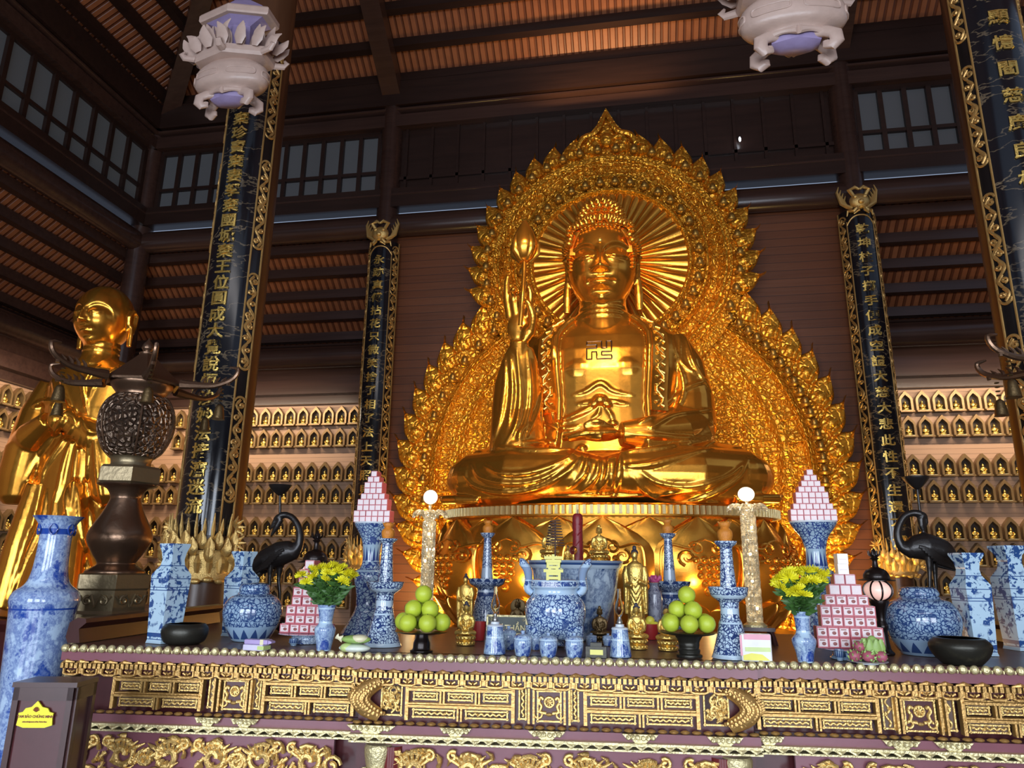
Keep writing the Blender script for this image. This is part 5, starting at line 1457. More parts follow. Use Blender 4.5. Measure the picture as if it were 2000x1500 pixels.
square_vase(461, 1244, sq(1077, 1244, (28, 32, 16, 24)), R(-18), 'square porcelain vase half hidden behind the left round jar')
square_vase(1914, 1282, sq(1080, 1282, (32, 36, 20, 31)), R(12), 'square blue and white porcelain vase behind the right black bowl')
square_vase(1999, 1272, sq(1066, 1272, (33, 37, 20, 34)), R(12), 'square porcelain vase cut by the picture edge near the right table end')
# bronze bowls
def bowl(px, py, pts, label):
    t, loc, pr = pot('bronze_bowl', label, 'bowl', px, py, pts, 'bowl_brown', 44)
    b = pr[-1]; MB().lathe(smooth_prof([(b[0]*.98, b[1]), (b[0]*.86, b[1]+.002), (b[0]*.80, b[1]-.012), (b[0]*.82, b[1]-.03)], 2), 44).build('rim', 'bowl_brown', t)
bowl(358, 1260, [(25, 1265), (28, 1262), (38, 1251), (43, 1237), (42, 1226), (36, 1218)], 'low dark brown bronze bowl on the left of the table')
bowl(1880, 1300, [(30, 1300), (34, 1297), (48, 1281), (55, 1264), (53, 1254), (45, 1246)], 'low black bronze bowl on the right of the table')
# trumpet vases
porcelain('porcelain_trumpet', 'vine', 46, .8, ((.455, .47, 'pale'), (.53, .535, 'pale'), (.54, .66, 'teeth'), (.985, 1.0, 'pale')), base=(.33, .46, .58), blue=(.03, .06, .22), dens=.11)
trL, lL, _ = pot('trumpet_vase', 'flared blue porcelain beaker vase under the left high pyramid of boxes', 'vase', 716, 1243, [(48, 1243), (50, 1236), (40, 1218), (26, 1190), (25, 1168), (27, 1150), (31, 1132), (29, 1116), (20, 1108), (17, 1092), (18, 1070), (22, 1052), (32, 1034), (38, 1024)], 'porcelain_trumpet', 44)
trR, lR, _ = pot('trumpet_vase', 'flared blue porcelain beaker vase under the right high pyramid of boxes', 'vase', 1610, 1262, [(46, 1262), (48, 1254), (38, 1232), (28, 1200), (27, 1172), (30, 1150), (33, 1132), (30, 1116), (22, 1110), (19.5, 1090), (20, 1072), (26, 1050), (38, 1033), (45, 1022)], 'porcelain_trumpet', 44)
# candlesticks
porcelain('porcelain_stick', 'vine', 62, .45, ((.0, .04, 'pale'), (.34, .36, 'pale'), (.44, .50, 'pale'), (.60, .635, 'pale'), (.96, .97, 'blue')), base=(.50, .63, .74), blue=(.025, .05, .17), dens=.12)
porcelain('porcelain_plain', 'vine', 60, .4, ((.0, .30, 'x') if False else (.52, .585, 'blue'), (.585, .62, 'pale'), (.76, .85, 'teeth'), (.85, .99, 'pale')), base=(.44, .54, .66), blue=(.03, .06, .18), dens=.11)
def candle_pine(t, z, w, h):
    o = MB().lathe(smooth_prof([(w*.80, z), (w, z+h*.25), (w*.98, z+h*.5), (w*.62, z+h*.66), (w*.60, z+h*.70)], 3), 20).build('wax_pineapple', 'orange_lantern', t)
    c = MB().lathe(smooth_prof([(w*.58, z+h*.68), (w*.78, z+h*.80), (w*.82, z+h*.93), (w*.6, z+h)], 2), 16)
    for k in range(7):
        a = 2*PI*k/7; c.tube([(w*.7*math.cos(a), w*.7*math.sin(a), z+h*.9), (w*.95*math.cos(a), w*.95*math.sin(a), z+h*1.0)], [w*.14, w*.05], 5)
    c.build('crown', 'orange_lantern', o)
def candlestick(px, py, pts, label, mat, candle):
    t, loc, pr = pot('candlestick', label, 'candlestick', px, py, pts[0], mat, 40, part='foot')
    q = prof_at(loc, pts[1]); MB().lathe(smooth_prof(q, 3), 44).build('drip_tray', mat, t)
    q = prof_at(loc, pts[2]); MB().lathe(smooth_prof(q, 3), 32).build('shaft', mat, t)
    k = mpp(loc); 
    if candle: candle_pine(t, q[-1][1]-.002, candle[0]*k, H_of(loc, candle[1])-q[-1][1])
    return t, loc
candlestick(746, 1265, ([(37, 1265), (38, 1261), (35, 1254), (25, 1222), (20, 1200), (18, 1190), (17.5, 1178), (18, 1162)], [(17, 1162), (22, 1157), (32, 1150), (36, 1140), (37, 1136), (30, 1138)], [(15, 1139), (14.5, 1130), (12, 1090), (11, 1064), (13, 1060), (19, 1055), (20.5, 1052)]), 'blue and white candlestick with a wax pineapple beside the left pomelo dish', 'porcelain_stick', (13, 1020))
candlestick(1431, 1289, ([(38, 1289), (39.5, 1284), (36, 1275), (27, 1240), (22, 1215), (18.5, 1207), (18, 1190), (19, 1176)], [(18, 1177), (24, 1172), (34, 1164), (38, 1152), (39, 1146), (32, 1148)], [(16, 1149), (15.5, 1138), (13, 1100), (12, 1073), (14, 1068), (21, 1062), (22.5, 1057)]), 'blue and white candlestick with a wax pineapple right of the right pomelo dish', 'porcelain_stick', (15, 1018))
candlestick(949, 1228, ([(27, 1228), (29, 1220), (27, 1200), (24, 1180), (20, 1165), (18, 1150)], [(17, 1152), (22, 1147), (33, 1141), (36, 1134), (37, 1130), (30, 1132)], [(12, 1133), (11.5, 1125), (9, 1085), (7.5, 1054), (8, 1051), (13, 1046), (15.5, 1041)]), 'slim pale candlestick on a fat foot left of the big incense urn', 'porcelain_plain', (10.5, 1016))
candlestick(1312, 1232, ([(28, 1232), (30, 1222), (28, 1205), (25, 1185), (21, 1170), (19, 1156)], [(18, 1158), (24, 1153), (36, 1146), (40, 1139), (41, 1135), (33, 1137)], [(13, 1138), (12, 1130), (9.5, 1090), (8, 1056), (9, 1052), (14, 1047), (16.5, 1042)]), 'slim pale candlestick behind the right pomelo dish', 'porcelain_plain', (11, 1014))
# incense urn on three feet
porcelain('porcelain_urn', 'vine', 56, .45, ((.60, .69, 'pale'), (.74, .755, 'pale'), (.755, .90, 'mid'), (.90, .93, 'pale')), base=(.46, .61, .76), blue=(.03, .07, .24), dens=.11)
loc = at(1085, 1272, .12); kq = mpp(loc)
urn = thing('incense_urn', 'large three legged blue and white porcelain incense urn at the table center', 'urn', loc)
MB().lathe(smooth_prof(prof_at(loc, [(12, 1252), (38, 1244), (54, 1222), (60, 1196), (58, 1178), (50, 1166), (45, 1160), (44, 1152), (47, 1149), (50, 1146), (50, 1134), (46, 1132), (42, 1136)]), 3), 56).build('body', 'porcelain_urn', urn)
for a in (R(-150), R(-30), R(90)):
    d = Vector((math.cos(a), math.sin(a), 0)); zt0 = H_of(loc, 1225)
    MB().tube([d*40*kq+Vector((0, 0, zt0)), d*44*kq+Vector((0, 0, zt0*.6)), d*40*kq+Vector((0, 0, zt0*.28)), d*39*kq+Vector((0, 0, .004))], [24*kq, 19*kq, 13*kq, 15*kq], 16).build('leg', 'porcelain_urn', urn)
for s in (-1, 1):
    z = lambda y: H_of(loc, y)
    MB().tube(spline([(s*46*kq, 0, z(1160)), (s*56*kq, 0, z(1150)), (s*54*kq, 0, z(1130)), (s*57*kq, 0, z(1112)), (s*68*kq, 0, z(1098)), (s*72*kq, 0, z(1097))], 18), [7*kq, 8*kq, 8*kq, 9*kq, 8*kq, 5*kq], 12, 1.4).build('handle', 'porcelain_urn', urn)
gk = MB()
for s in (-1, 1):
    for k in range(2): gk.tube([((s*(.18+.30*k)+xx)*50*kq, -50.6*kq*math.sqrt(max(.1, 1-(s*(.18+.30*k)+xx)**2)), z(1140)+zz_*kq) for xx, zz_ in ((-.10, -3), (-.10, 3), (.10, 3), (.10, -2), (-.04, -2), (-.04, 1), (.05, 1))], 1.0*kq, 5)
gk.build('key_pattern', 'cobalt', urn)
lw, lh = 32*kq, 11*kq
lab = MB()
f = []; b = []
for i in range(2):
    f.append([(lw*(j/8-.5)-6*kq, -math.sqrt((51.2*kq)**2-(lw*(j/8-.5)-6*kq)**2), z(1146)+lh*i) for j in range(9)]); b.append([(x, y+.003, zz_) for x, y, zz_ in f[-1]])
lb_o = lab.sheet(f, b).build('paper_label', 'label_white', urn)
tm = MB()
for txt, dz in (('Gia đình kính dâng', .66), ('Phật tử chùa cúng tiến', .24)):
    vs, fs = glyphs(txt, .0125, 0); tm.add([(x-6*kq, -math.sqrt((51.6*kq)**2-(x-6*kq)**2), z(1146)+lh*dz+zz_) for x, y, zz_ in vs], fs)
tm.build('label_lettering', 'cobalt', lb_o, smooth=False)
vs, fs = glyphs('喜', 50*kq, .003, bold=.0035)
dbl = tag(MB().add([(x*.8, y, zz_) for x, y, zz_ in vs], fs).build('paper_character', 'paper_yellow', loc=(loc.x+2*kq, loc.y-52*kq, loc.z+z(1108)), smooth=False), 'yellow paper-cut character standing at the rim of the incense urn', 'ornament')
tag(MB().tube([(0, 0, z(1128)), (0, 0, z(1085))], .0025, 6).build('bamboo_pin', 'wick_ash', dbl, loc=(0, .008, -z(1108))))
# spiral incense on its stand inside the urn
sp = thing('incense_coil', 'brown spiral incense coil hanging on a thin rod above the urn', 'incense', (loc.x, loc.y, loc.z+z(1136)))
zz0 = z(1136)
MB().tube([(0, 0, 0), (0, 0, z(1016)-zz0)], .004, 6).build('rod', 'wick_ash', sp)
c = MB(); N = 9
for k in range(N):
    zc = z(1066)-zz0+(z(1022)-z(1066))*k/(N-1); rr = 19*kq*(1-.45*k/(N-1))
    c.tube([(rr*math.cos(2*PI*i/20), rr*math.sin(2*PI*i/20), zc+(z(1022)-z(1066))/(N-1)*i/20) for i in range(20)], .0030, 6)
c.build('coil', 'wick_ash', sp)
MB().lathe([(.03, 0), (.03, .012), (.008, .02)], 12).build('coil_foot', 'wick_ash', sp)
# big bowl behind the urn on its own rear stand
porcelain('porcelain_basin', 'land', 7, .5, ((.80, .84, 'pale'), (.84, .865, 'blue'), (.865, .95, 'mid'), (.95, 1.0, 'pale')), base=(.46, .57, .68), blue=(.03, .07, .19))
# ------------------------------------------------------------------ small statues
def seated(name, gold_, hair_, label, cat='statue', halo_=False):
    """seated Buddha of unit height on a double lotus, built once per finish"""
    t = thing(name, label, cat)
    m = MB()
    m.ell((0, -.02, .27), (.225, .165, .065), 24, 12)
    for s in (-1, 1):
        m.tube([(s*.08, .02, .28), (s*.20, -.06, .265), (s*.03, -.15, .275)], [.075, .06, .045], 14)
        m.tube([(s*.125, .0, .62), (s*.165, -.005, .50), (s*.150, -.05, .40), (s*.05, -.13, .36)], [.05, .055, .05, .03], 14)
    m.rings([ringell(0, .01, z, a, b, 24) for z, a, b in ((.24, .16, .11), (.36, .125, .09), (.50, .125, .085), (.60, .145, .085), (.655, .12, .07), (.69, .05, .045))])
    m.lathe([(.045, .66), (.04, .72), (.042, .78)], 14)
    m.ell((0, -.012, .80), (.068, .075, .092), 20, 14); m.ell((0, -.085, .795), (.014, .016, .025), 8, 6)
    for s in (-1, 1): m.ell((s*.07, .0, .775), (.012, .02, .05), 8, 6)
    for k in range(4): m.tube([(-.10+.02*k, -.085+.01*k, .60-.02*k), (.0, -.10, .50-.04*k), (.10, -.075, .56-.05*k)], .012, 6)
    for s in (-1, 1): m.tube([(s*.19, -.10, .27), (s*.10, -.17, .25), (-s*.02, -.18, .255)], .014, 6)
    remesh(m, 'body', gold_, .0125, 1, t)
    h = MB().ell((0, .010, .835), (.073, .078, .075), 16, 10); h.ell((0, .005, .915), (.04, .04, .045), 12, 8)
    for i in range(30):
        a = i*2.4; e = R(15+70*((i*7) % 30)/30); h.ell((.073*math.cos(e)*math.cos(a), .010+.078*math.cos(e)*math.sin(a) if math.sin(a) > -.5 else .010-.06*math.cos(e), .835+.078*math.sin(e)), .014, 6, 4)
    h.build('hair', hair_, t)
    b = MB().lathe(smooth_prof([(.20, 0), (.215, .02), (.20, .05), (.165, .085), (.16, .10), (.19, .13), (.225, .175), (.215, .205)], 3), 36)
    for k in range(14):
        a = 2*PI*k/14; d = Vector((math.cos(a), math.sin(a), 0))
        b.ell(d*.205+Vector((0, 0, .165)), (.042, .03, .045), 8, 6, (0, 0, a+PI/2)); b.ell(d*.195+Vector((0, 0, .055)), (.042, .026, .035), 8, 6, (0, 0, a+PI/2))
    b.build('lotus_base', gold_, t)
    if halo_:
        q = MB().lathe([(.02, -.012), (.20, -.012), (.215, 0), (.20, .012), (.02, .012)], 32); q.v = [(x, .11+z, .74+y) for x, y, z in q.v]
        q.build('round_halo', gold_, t)
    return t
SEATG = seated('buddha_figure', 'gold_bright', 'hair_blue', 'x'); SEATG2 = seated('buddha_figure', 'gold_bright', 'gold_bright', 'x'); SEATB = seated('buddha_figure', 'bronze_dark', 'bronze_dark', 'x'); SEATH = seated('buddha_figure', 'bronze_dark', 'bronze_dark', 'x', halo_=True)
used = {}
def place(proto, px, py0, py1, label, group=None, z=ZT, Y=None, rz=0.0, r=.06):
    if Y is None: loc = at(px, py1, r, z)
    else: loc = P(px, py1, Y); loc.z = z
    s = zpix(loc, py0)-z
    if proto.name in used: o = dup(proto, loc, rz, label, group, s)
    else:
        used[proto.name] = 1; o = proto; o.location = loc; o.rotation_euler = (0, 0, rz); o.scale = (s,)*3; o['label'] = label
        if group: o['group'] = group
    return o
GRP = 'small seated Buddhas on the altar table'
place(SEATG, 909, 1170, 1262, 'small gold seated Buddha right of the left pomelo dish', GRP, rz=.1)
place(SEATG, 967, 1176, 1252, 'small gold seated Buddha partly hidden behind the left oil lamp', GRP)
place(SEATG, 1245, 1173, 1270, 'small gold seated Buddha beside the right oil lamp', GRP)
place(SEATG, 1305, 1176, 1273, 'small gold seated Buddha half hidden by the right pomelo dish', GRP, rz=-.1)
place(SEATB, 1172, 1180, 1259, 'small dark bronze seated Buddha right of the big incense urn')
place(SEATH, 1010, 1166, 1243, 'small dark bronze seated Buddha with round halo behind the green plaque')
YR, ZR_ = 5.45, 1.69
a0, a1 = P(1050, 1180, YR), P(1200, 1180, YR)
tag(MB().box(((a0.x+a1.x)/2, YR+.05, ZR_/2), (a1.x-a0.x, .42, ZR_)).build('offering_stand', 'lacquer_maroon', smooth=False), 'dark red stand hidden behind the big porcelain basin', 'stand')
place(SEATG2, 1074, 1020, 1093, 'all gold seated Buddha raised behind the basin, beside the incense coil', GRP, ZR_, YR)
place(SEATG2, 1171, 1021, 1094, 'all gold seated Buddha raised behind the basin, right of the red candle', GRP, ZR_, YR)
place(SEATG, 1109, 1064, 1094, 'tiny gold Buddha with dark hair left of the red candle', GRP, ZR_, YR-.06)
c_ = P(1129, 1094, YR+.02)
cd = thing('red_candle', 'tall thick red candle standing behind the big porcelain basin', 'candle', (c_.x, YR+.02, ZR_))
hh = zpix(c_, 1003)-ZR_; kk = mpp((c_.x, YR, 1.9)); w_ = MB().lathe(smooth_prof([(10*kk, 0), (10.5*kk, hh*.3), (9.6*kk, hh*.6), (10.3*kk, hh*.9), (7*kk, hh*.99), (2*kk, hh)], 4), 20)
for q in range(9): w_.tube([(10*kk*math.cos(q*2.2), 10*kk*math.sin(q*2.2), hh*(.2+.07*q)), (10.5*kk*math.cos(q*2.2+.7), 10.5*kk*math.sin(q*2.2+.7), hh*(.3+.07*q))], [.006, .004], 5)
w_.build('wax', 'candle_red', cd); MB().tube([(0, 0, hh-.01), (.004, 0, hh+.03)], .003, 6).build('wick', 'wick_ash', cd)
c2 = P(1120, 1092, YR-.12); gb = thing('glass_ball', 'clear glass ball ornament on a short stem by the red candle', 'ornament', (c2.x, YR-.12, ZR_))
MB().ell((0, 0, zpix(c2, 1075)-ZR_), 8*kk, 20, 14).build('ball', 'clear_glass', gb); MB().lathe([(.02, 0), (.012, .01), (.010, zpix(c2, 1082)-ZR_)], 12).build('stem', 'gold_bright', gb)
# standing Buddhas
def standing(label):
    t = thing('standing_buddha', label, 'statue'); m = MB()
    m.rings([ringell(0, 0, z, a, b, 24) for z, a, b in ((.10, .10, .075), (.18, .105, .07), (.45, .10, .07), (.62, .115, .075), (.74, .12, .07), (.79, .08, .055), (.815, .04, .038))])
    for s in (-1, 1):
        m.tube([(s*.10, 0, .76), (s*.125, -.01, .66), (s*.115, -.04, .56), (s*.04, -.09, .55+.05*(s > 0))], [.035, .04, .036, .022], 12)
        m.tube([(s*.115, -.03, .56), (s*.12, -.02, .40), (s*.125, -.01, .24)], [.035, .03, .015], 10)
    m.lathe([(.032, .79), (.03, .84), (.032, .87)], 12); m.ell((0, -.008, .885), (.042, .046, .055), 16, 12)
    for k in range(7): m.tube([(-.07, -.05, .70-.06*k), (0, -.078, .62-.075*k), (.07, -.05, .70-.06*k)], .009, 6)
    for k in range(-2, 3): m.tube([(k*.03, -.068, .34), (k*.036, -.07, .12)], .009, 6)
    remesh(m, 'body', 'gold_bright', .0085, 1, t)
    MB().ell((0, .006, .908), (.046, .05, .046), 14, 8).ell((0, .004, .962), (.026, .026, .032), 10, 8).build('hair', 'hair_blue', t)
    MB().lathe(smooth_prof([(.115, 0), (.12, .015), (.10, .035), (.09, .05), (.115, .08), (.12, .10)], 3), 24, lobes=12, amp=.12).build('lotus_base', 'gold_bright', t)
    return t
ST = standing('x')
place(ST, 1244, 1064, 1236, 'slender gold standing Buddha at the right of the porcelain basin', 'standing Buddhas', Y=4.62, z=ZT)
place(ST, 907, 1119, 1236, 'small gold standing Buddha at the left behind the seated one', 'standing Buddhas', Y=4.55, z=ZT)
ST.scale = (ST.scale.x*.92, ST.scale.x*.92, ST.scale.z)
# basin
bl_ = P(1125, 1230, 4.42); bl_.z = ZT
bs = thing('porcelain_basin', 'big round blue and white porcelain basin behind the incense urn', 'basin', bl_)
pr = prof_at(bl_, [(50, 1249), (54, 1243), (60, 1220), (74, 1180), (82, 1145), (86, 1115), (90, 1108), (95, 1098), (95, 1095), (88, 1096), (80, 1112)]); pr[0] = (pr[0][0], 0)
MATS['porcelain_basin'].name; MB().lathe(smooth_prof(pr, 3), 64).build('body', 'porcelain_basin', bs)
# ------------------------------------------------------------------ fruit stands and pomelos
def fruit_stand(px, pyb, pyd, hw, label, mat, pile, plabel, turned):
    k = mpp(PZ(px, pyb, ZT)); loc = at(px, pyb, 26*k); k = mpp(loc); H = zpix(loc, pyd)-ZT
    t = thing('fruit_stand', label, 'stand', loc)
    st = [(.44, 0), (.44, .10), (.36, .16), (.38, .3), (.34, .36), (.36, .5), (.36, .62), (.44, .80), (.5, .9)] if turned else [(.42, 0), (.42, .08), (.33, .14), (.31, .45), (.24, .70), (.22, .92)]
    MB().lathe(smooth_prof([(r*hw*k, z*H) for r, z in st], 3), 32).build('pedestal', mat, t)
    MB().lathe(smooth_prof([(.2*hw*k, H*.88), (.75*hw*k, H*.93), (1.0*hw*k, H*1.03), (.98*hw*k, H*1.045), (.7*hw*k, H*.99), (.1*hw*k, H*.975)], 3), 44).build('dish', mat, t)
    r = 17.2*k; zb = H*1.045+r*.99; ang, rot = pile; n = 0
    names = {0: 'bottom ring, front', 1: 'middle'}
    spots = [(2.28, a, 0.0) for a in ang]+[(1.16, a, 1.43) for a in rot]+[(0, 0, 3.06)]
    rn = random.Random(int(px))
    fronts = sorted([a for a in ang if math.sin(a) < .2], key=lambda a: math.cos(a)); mids = sorted(rot, key=lambda a: math.cos(a))
    ordn = ['first', 'second', 'third', 'fourth', 'fifth']
    for rr, a, zq in spots:
        if zq > 3: lb = f'green pomelo crowning the pile on {plabel}'
        elif zq > 1: lb = f'green pomelo of the middle tier on {plabel}, {ordn[mids.index(a)]} from the left'
        elif a in fronts: lb = f'green pomelo of the bottom ring on {plabel}, {ordn[fronts.index(a)]} from the left'
        else: lb = f'green pomelo hidden at the back of the pile on {plabel}'
        o = thing('pomelo', lb, 'fruit', (loc.x+rr*r*math.cos(a), loc.y+rr*r*math.sin(a), ZT+zb+zq*r), rn.uniform(0, 6), 'pomelos on '+plabel)
        o.rotation_euler = (rn.uniform(-.3, .3), rn.uniform(-.3, .3), rn.uniform(0, 6)); q = rn.uniform(.975, 1.0)
        MB().lathe(smooth_prof([(.02*r, -.95*r), (.45*r, -.90*r), (.88*r, -.48*r), (1.0*r*q, 0), (.88*r, .48*r), (.48*r, .87*r), (.16*r, .985*r), (.05*r, .95*r)], 3), 28).build('rind', 'pomelo', o)
        MB().lathe([(.05*r, .94*r), (.06*r, .99*r), (.02*r, 1.02*r)], 8).build('stem_end', 'leaf_green', o)
fruit_stand(823, 1276, 1234, 53, 'black lacquered fruit stand left of the center under green pomelos', 'iron_black', ([R(a) for a in (-120, -60, 0, 60, 120, 180)], [R(a) for a in (-150, -30, 90)]), 'the left black stand', False)
fruit_stand(1347, 1286, 1236, 56, 'dark turned bronze fruit stand right of the center under green pomelos', 'bowl_brown', ([R(a) for a in (-90, -30, -150, 30, 90, 150)], [R(a) for a in (180, -60, 60)]), 'the right dark stand', True)
# ------------------------------------------------------------------ gift boxes stacked in pyramids
def gift_box_mesh(w, h, d, style):
    b = MB().box((0, 0, h/2), (w, d, h))
    if style == 'red':
        l = MB().box((0, -d/2-.0006, h*.5), (w*.80, .0016, h*.74)); l.box((0, 0, h+.0005), (w*.8, d*.8, .0015)); 
        c = MB().ell((w*.08, -d/2-.0015, h*.42), (w*.20, .0016, h*.17), 10, 6); c.box((-w*.05, -d/2-.0016, h*.74), (w*.5, .001, h*.09))
        return multi(None, [(b, 'red_box'), (l, 'box_label'), (c, 'box_print')], smooth=False)
    if style == 'pale':
        l = MB().box((0, -d/2-.0006, h*.5), (w*.86, .0016, h*.84)); l.box((0, 0, h+.0005), (w*.88, d*.88, .0015))
        return multi(None, [(b, 'red_box'), (l, 'box_label')], smooth=False)
    l = MB().box((0, -d/2-.0006, h*.45), (w*.7, .0012, h*.1))
    return multi(None, [(b, 'pack_white'), (l, 'box_label')], smooth=False)
plain('red_box', (0.46, 0.075, 0.10), 0.4, var=.15); plain('box_label', (0.72, 0.60, 0.60), 0.35, var=.12, scale=60); plain('box_print', (0.26, 0.07, 0.06), 0.5)
ORD = ['first', 'second', 'third', 'fourth', 'fifth', 'sixth', 'seventh', 'eighth', 'ninth', 'tenth']
def pyramid(loc, k, w, h, counts, styles, where, group, depth=1.5, jit=.06, tilt=()):
    d = w*depth; me = {s: gift_box_mesh(w*.97*k, h*.985*k, d*k, s) for s in set(styles)}
    rn = random.Random(len(where)); T_ = len(counts)
    for ti, n in enumerate(counts):
        for i in range(n):
            st = styles[min(ti, len(styles)-1)] if not isinstance(styles, dict) else styles[ti]
            o = link('gift_box', me[st], None, (loc.x+(i-(n-1)/2)*w*k, loc.y+rn.uniform(-jit, jit)*w*k, loc.z+ti*h*k+.0005))
            o.rotation_euler = (0, 0, rn.uniform(-.015, .015))
            ft = T_-ti
            if n == 1: lb = f'{"white" if st == "white" else "red and white"} gift box alone on {ORD[ft-1]} tier from top, {where}'
            else: lb = f'gift box, {ORD[ft-1]} tier from top, {ORD[i]} from left, {where}'
            tag(o, lb, 'box', group)
def plate_stand(px, py, pyd, hw, label, mat='plate_white'):
    k = mpp(PZ(px, py, ZT)); loc = at(px, py, hw*.5*k); k = mpp(loc); H = zpix(loc, pyd)-ZT
    t = thing('plate_stand', label, 'plate', loc)
    MB().lathe(smooth_prof([(.62*hw*k, 0), (.64*hw*k, H*.12), (.55*hw*k, H*.4), (.58*hw*k, H*.72), (.7*hw*k, H*.8)], 3), 36).build('foot_ring', mat, t)
    MB().lathe(smooth_prof([(.6*hw*k, H*.76), (1.0*hw*k, H*.93), (1.02*hw*k, H*1.0), (.96*hw*k, H*.99), (.1*hw*k, H*.985)], 3), 44).build('plate', mat, t)
    return loc, k, H
porcelain('porcelain_dish', 'vine', 60, .1, (), base=(.55, .66, .78), dens=.05)
loc, k, H = plate_stand(598, 1258, 1236, 52, 'pale blue footed plate under the low left pyramid of boxes', 'porcelain_dish')
pyramid(loc+Vector((0, 0, H)), k, 20.5, 17.2, (5, 4, 4, 3, 3, 2, 2, 1), ['red']*7+['pale'], 'pyramid on left footed plate', 'gift boxes on the left plate', 1.3)
loc, k, H = plate_stand(1662, 1290, 1266, 58, 'dark blue footed plate under the low right pyramid of boxes', 'porcelain_jar')
pyramid(loc+Vector((0, 0, H)), k, 20.5, 20.0, (6, 6, 5, 5, 4, 3, 2, 1, 1), ['red']*5+['pale']*2+['white']*2, 'pyramid on right footed plate', 'gift boxes on the right plate', 1.3)
for (tl, yb, w, h, cn, wh, gr) in ((lL, 1024, 12.2, 10.9, (6, 6, 5, 5, 4, 3, 3, 2, 1), 'pyramid on left beaker vase', 'gift boxes on the left beaker vase'), (lR, 1022, 12.2, 11.0, (7, 7, 6, 5, 5, 4, 3, 2, 1), 'pyramid on right beaker vase', 'gift boxes on the right beaker vase')):
    z = zpix(tl, yb); k = mpp((tl.x, tl.y, z+.15))
    cv = MB().lathe([((42 if tl is lR else 35)*k, -.010), ((43 if tl is lR else 36)*k, -.004), ((43 if tl is lR else 36)*k, .0)], 40)
    tag(cv.build('tray_board', 'plate_white', loc=(tl.x, tl.y, z+.011)), ('white round board laid on the right beaker vase' if tl is lR else 'white round board laid on the left beaker vase'), 'board')
    pyramid(Vector((tl.x, tl.y, z+.011)), k, w, h, cn, ['pale'], wh, gr, 2.0)
# ------------------------------------------------------------------ crystal lamps
def crystal_lamp(px, pyb, ys, hw, label, zb=ZT):
    loc = at(px, pyb, .05, zb); k = mpp(loc); z = lambda y: zpix(loc, y)-zb
    t = thing('crystal_lamp', label, 'lamp', loc)
    H1 = z(ys[0]); pb = MB().lathe([(hw*1.5*k, 0), (hw*1.5*k, .012), (hw*1.2*k, .02), (hw*.98*k, .03)], 12)
    pb.build('base', 'gold_pale', t, angle=20)
    cr = MB()
    for j in range(12):
        a = 2*PI*j/12
        cr.tube([(hw*.80*k*math.cos(a), hw*.80*k*math.sin(a), .02+(H1-.02)*i/24) for i in range(25)], [hw*(.20+.05*(i % 2))*k for i in range(25)], 5)
    for i in range(14):
        zz_ = .03+(H1-.04)*i/13; cr.tube([(hw*.95*k*math.cos(2*PI*j/16), hw*.95*k*math.sin(2*PI*j/16), zz_) for j in range(16)], .09*hw*k, 5, closed=True)
    cr.build('crystal_pillar', 'crystal', t)
    MB().lathe([(hw*.45*k, .03), (hw*.45*k, H1)], 12).build('light_core', 'globe_glow', t)
    for j in range(4): MB().ell((hw*.2*k*math.cos(j*2), -hw*.92*k, H1*(.16+.24*j)), (.009, .006, .009), 10, 8).build('bulb', 'bulb_warm', t)
    for j in range(11):
        a = 2*PI*j/11+.2; d = Vector((math.cos(a), math.sin(a), 0)); up = Vector((0, 0, 1)); q = hw*k
        MB().tube(spline([d*q*.3+up*(H1-.02), d*q*.9+up*(H1+q*.9), d*q*1.7+up*(H1+q*1.35), d*q*2.35+up*(H1+q*1.0), d*q*2.6+up*(H1+q*.45)], 12), [q*.14, q*.34, q*.40, q*.32, q*.04], 6, .5).build('crystal_frond', 'crystal', t)
    zg = z(ys[1]); MB().lathe([(hw*.5*k, H1), (hw*.22*k, H1+.02), (hw*.22*k, zg-hw*.9*k)], 12).build('globe_stem', 'crystal', t)
    MB().ell((0, 0, zg), hw*1.08*k, 24, 16).build('globe', 'globe_glow', t)
    light('crystal_lamp_glow', 'POINT', (loc.x, loc.y-.16, zb+zg), 1.6, (1.0, .80, .55), radius=.05)
st_ = at(1478, 1262, .08); ks = mpp(st_); sh = zpix(st_, 1224)-ZT
stool = thing('wooden_stool', 'small dark wooden stand under the right crystal lamp', 'stand', st_)
MB().box((0, 0, sh-.01), (66*ks, 50*ks, .02)).build('top', 'dark_red_wood', stool, smooth=False)
for sx_ in (-1, 1):
    for sy_ in (-1, 1): MB().tube([(sx_*26*ks, sy_*18*ks, sh-.015), (sx_*30*ks, sy_*21*ks, sh*.5), (sx_*32*ks, sy_*23*ks, 0)], [.012, .010, .014], 8).build('leg', 'dark_red_wood', stool)
crystal_lamp(1471, 1262, (1012, 966), 15.5, 'crystal pillar lamp with glowing globe right of the lotus throne', ZT)
for o in [x for x in SC.objects if x.get('label', '').startswith('crystal pillar lamp with glowing globe right')]:
    o.location.x, o.location.y = st_.x, st_.y; o.location.z = ZT+sh
    o.scale.z = (zpix(st_, 951)-ZT-sh)/(zpix(o.location, 951)-ZT)
crystal_lamp(830, 1240, (1018, 971), 13.5, 'crystal pillar lamp with glowing globe left of the lotus throne')
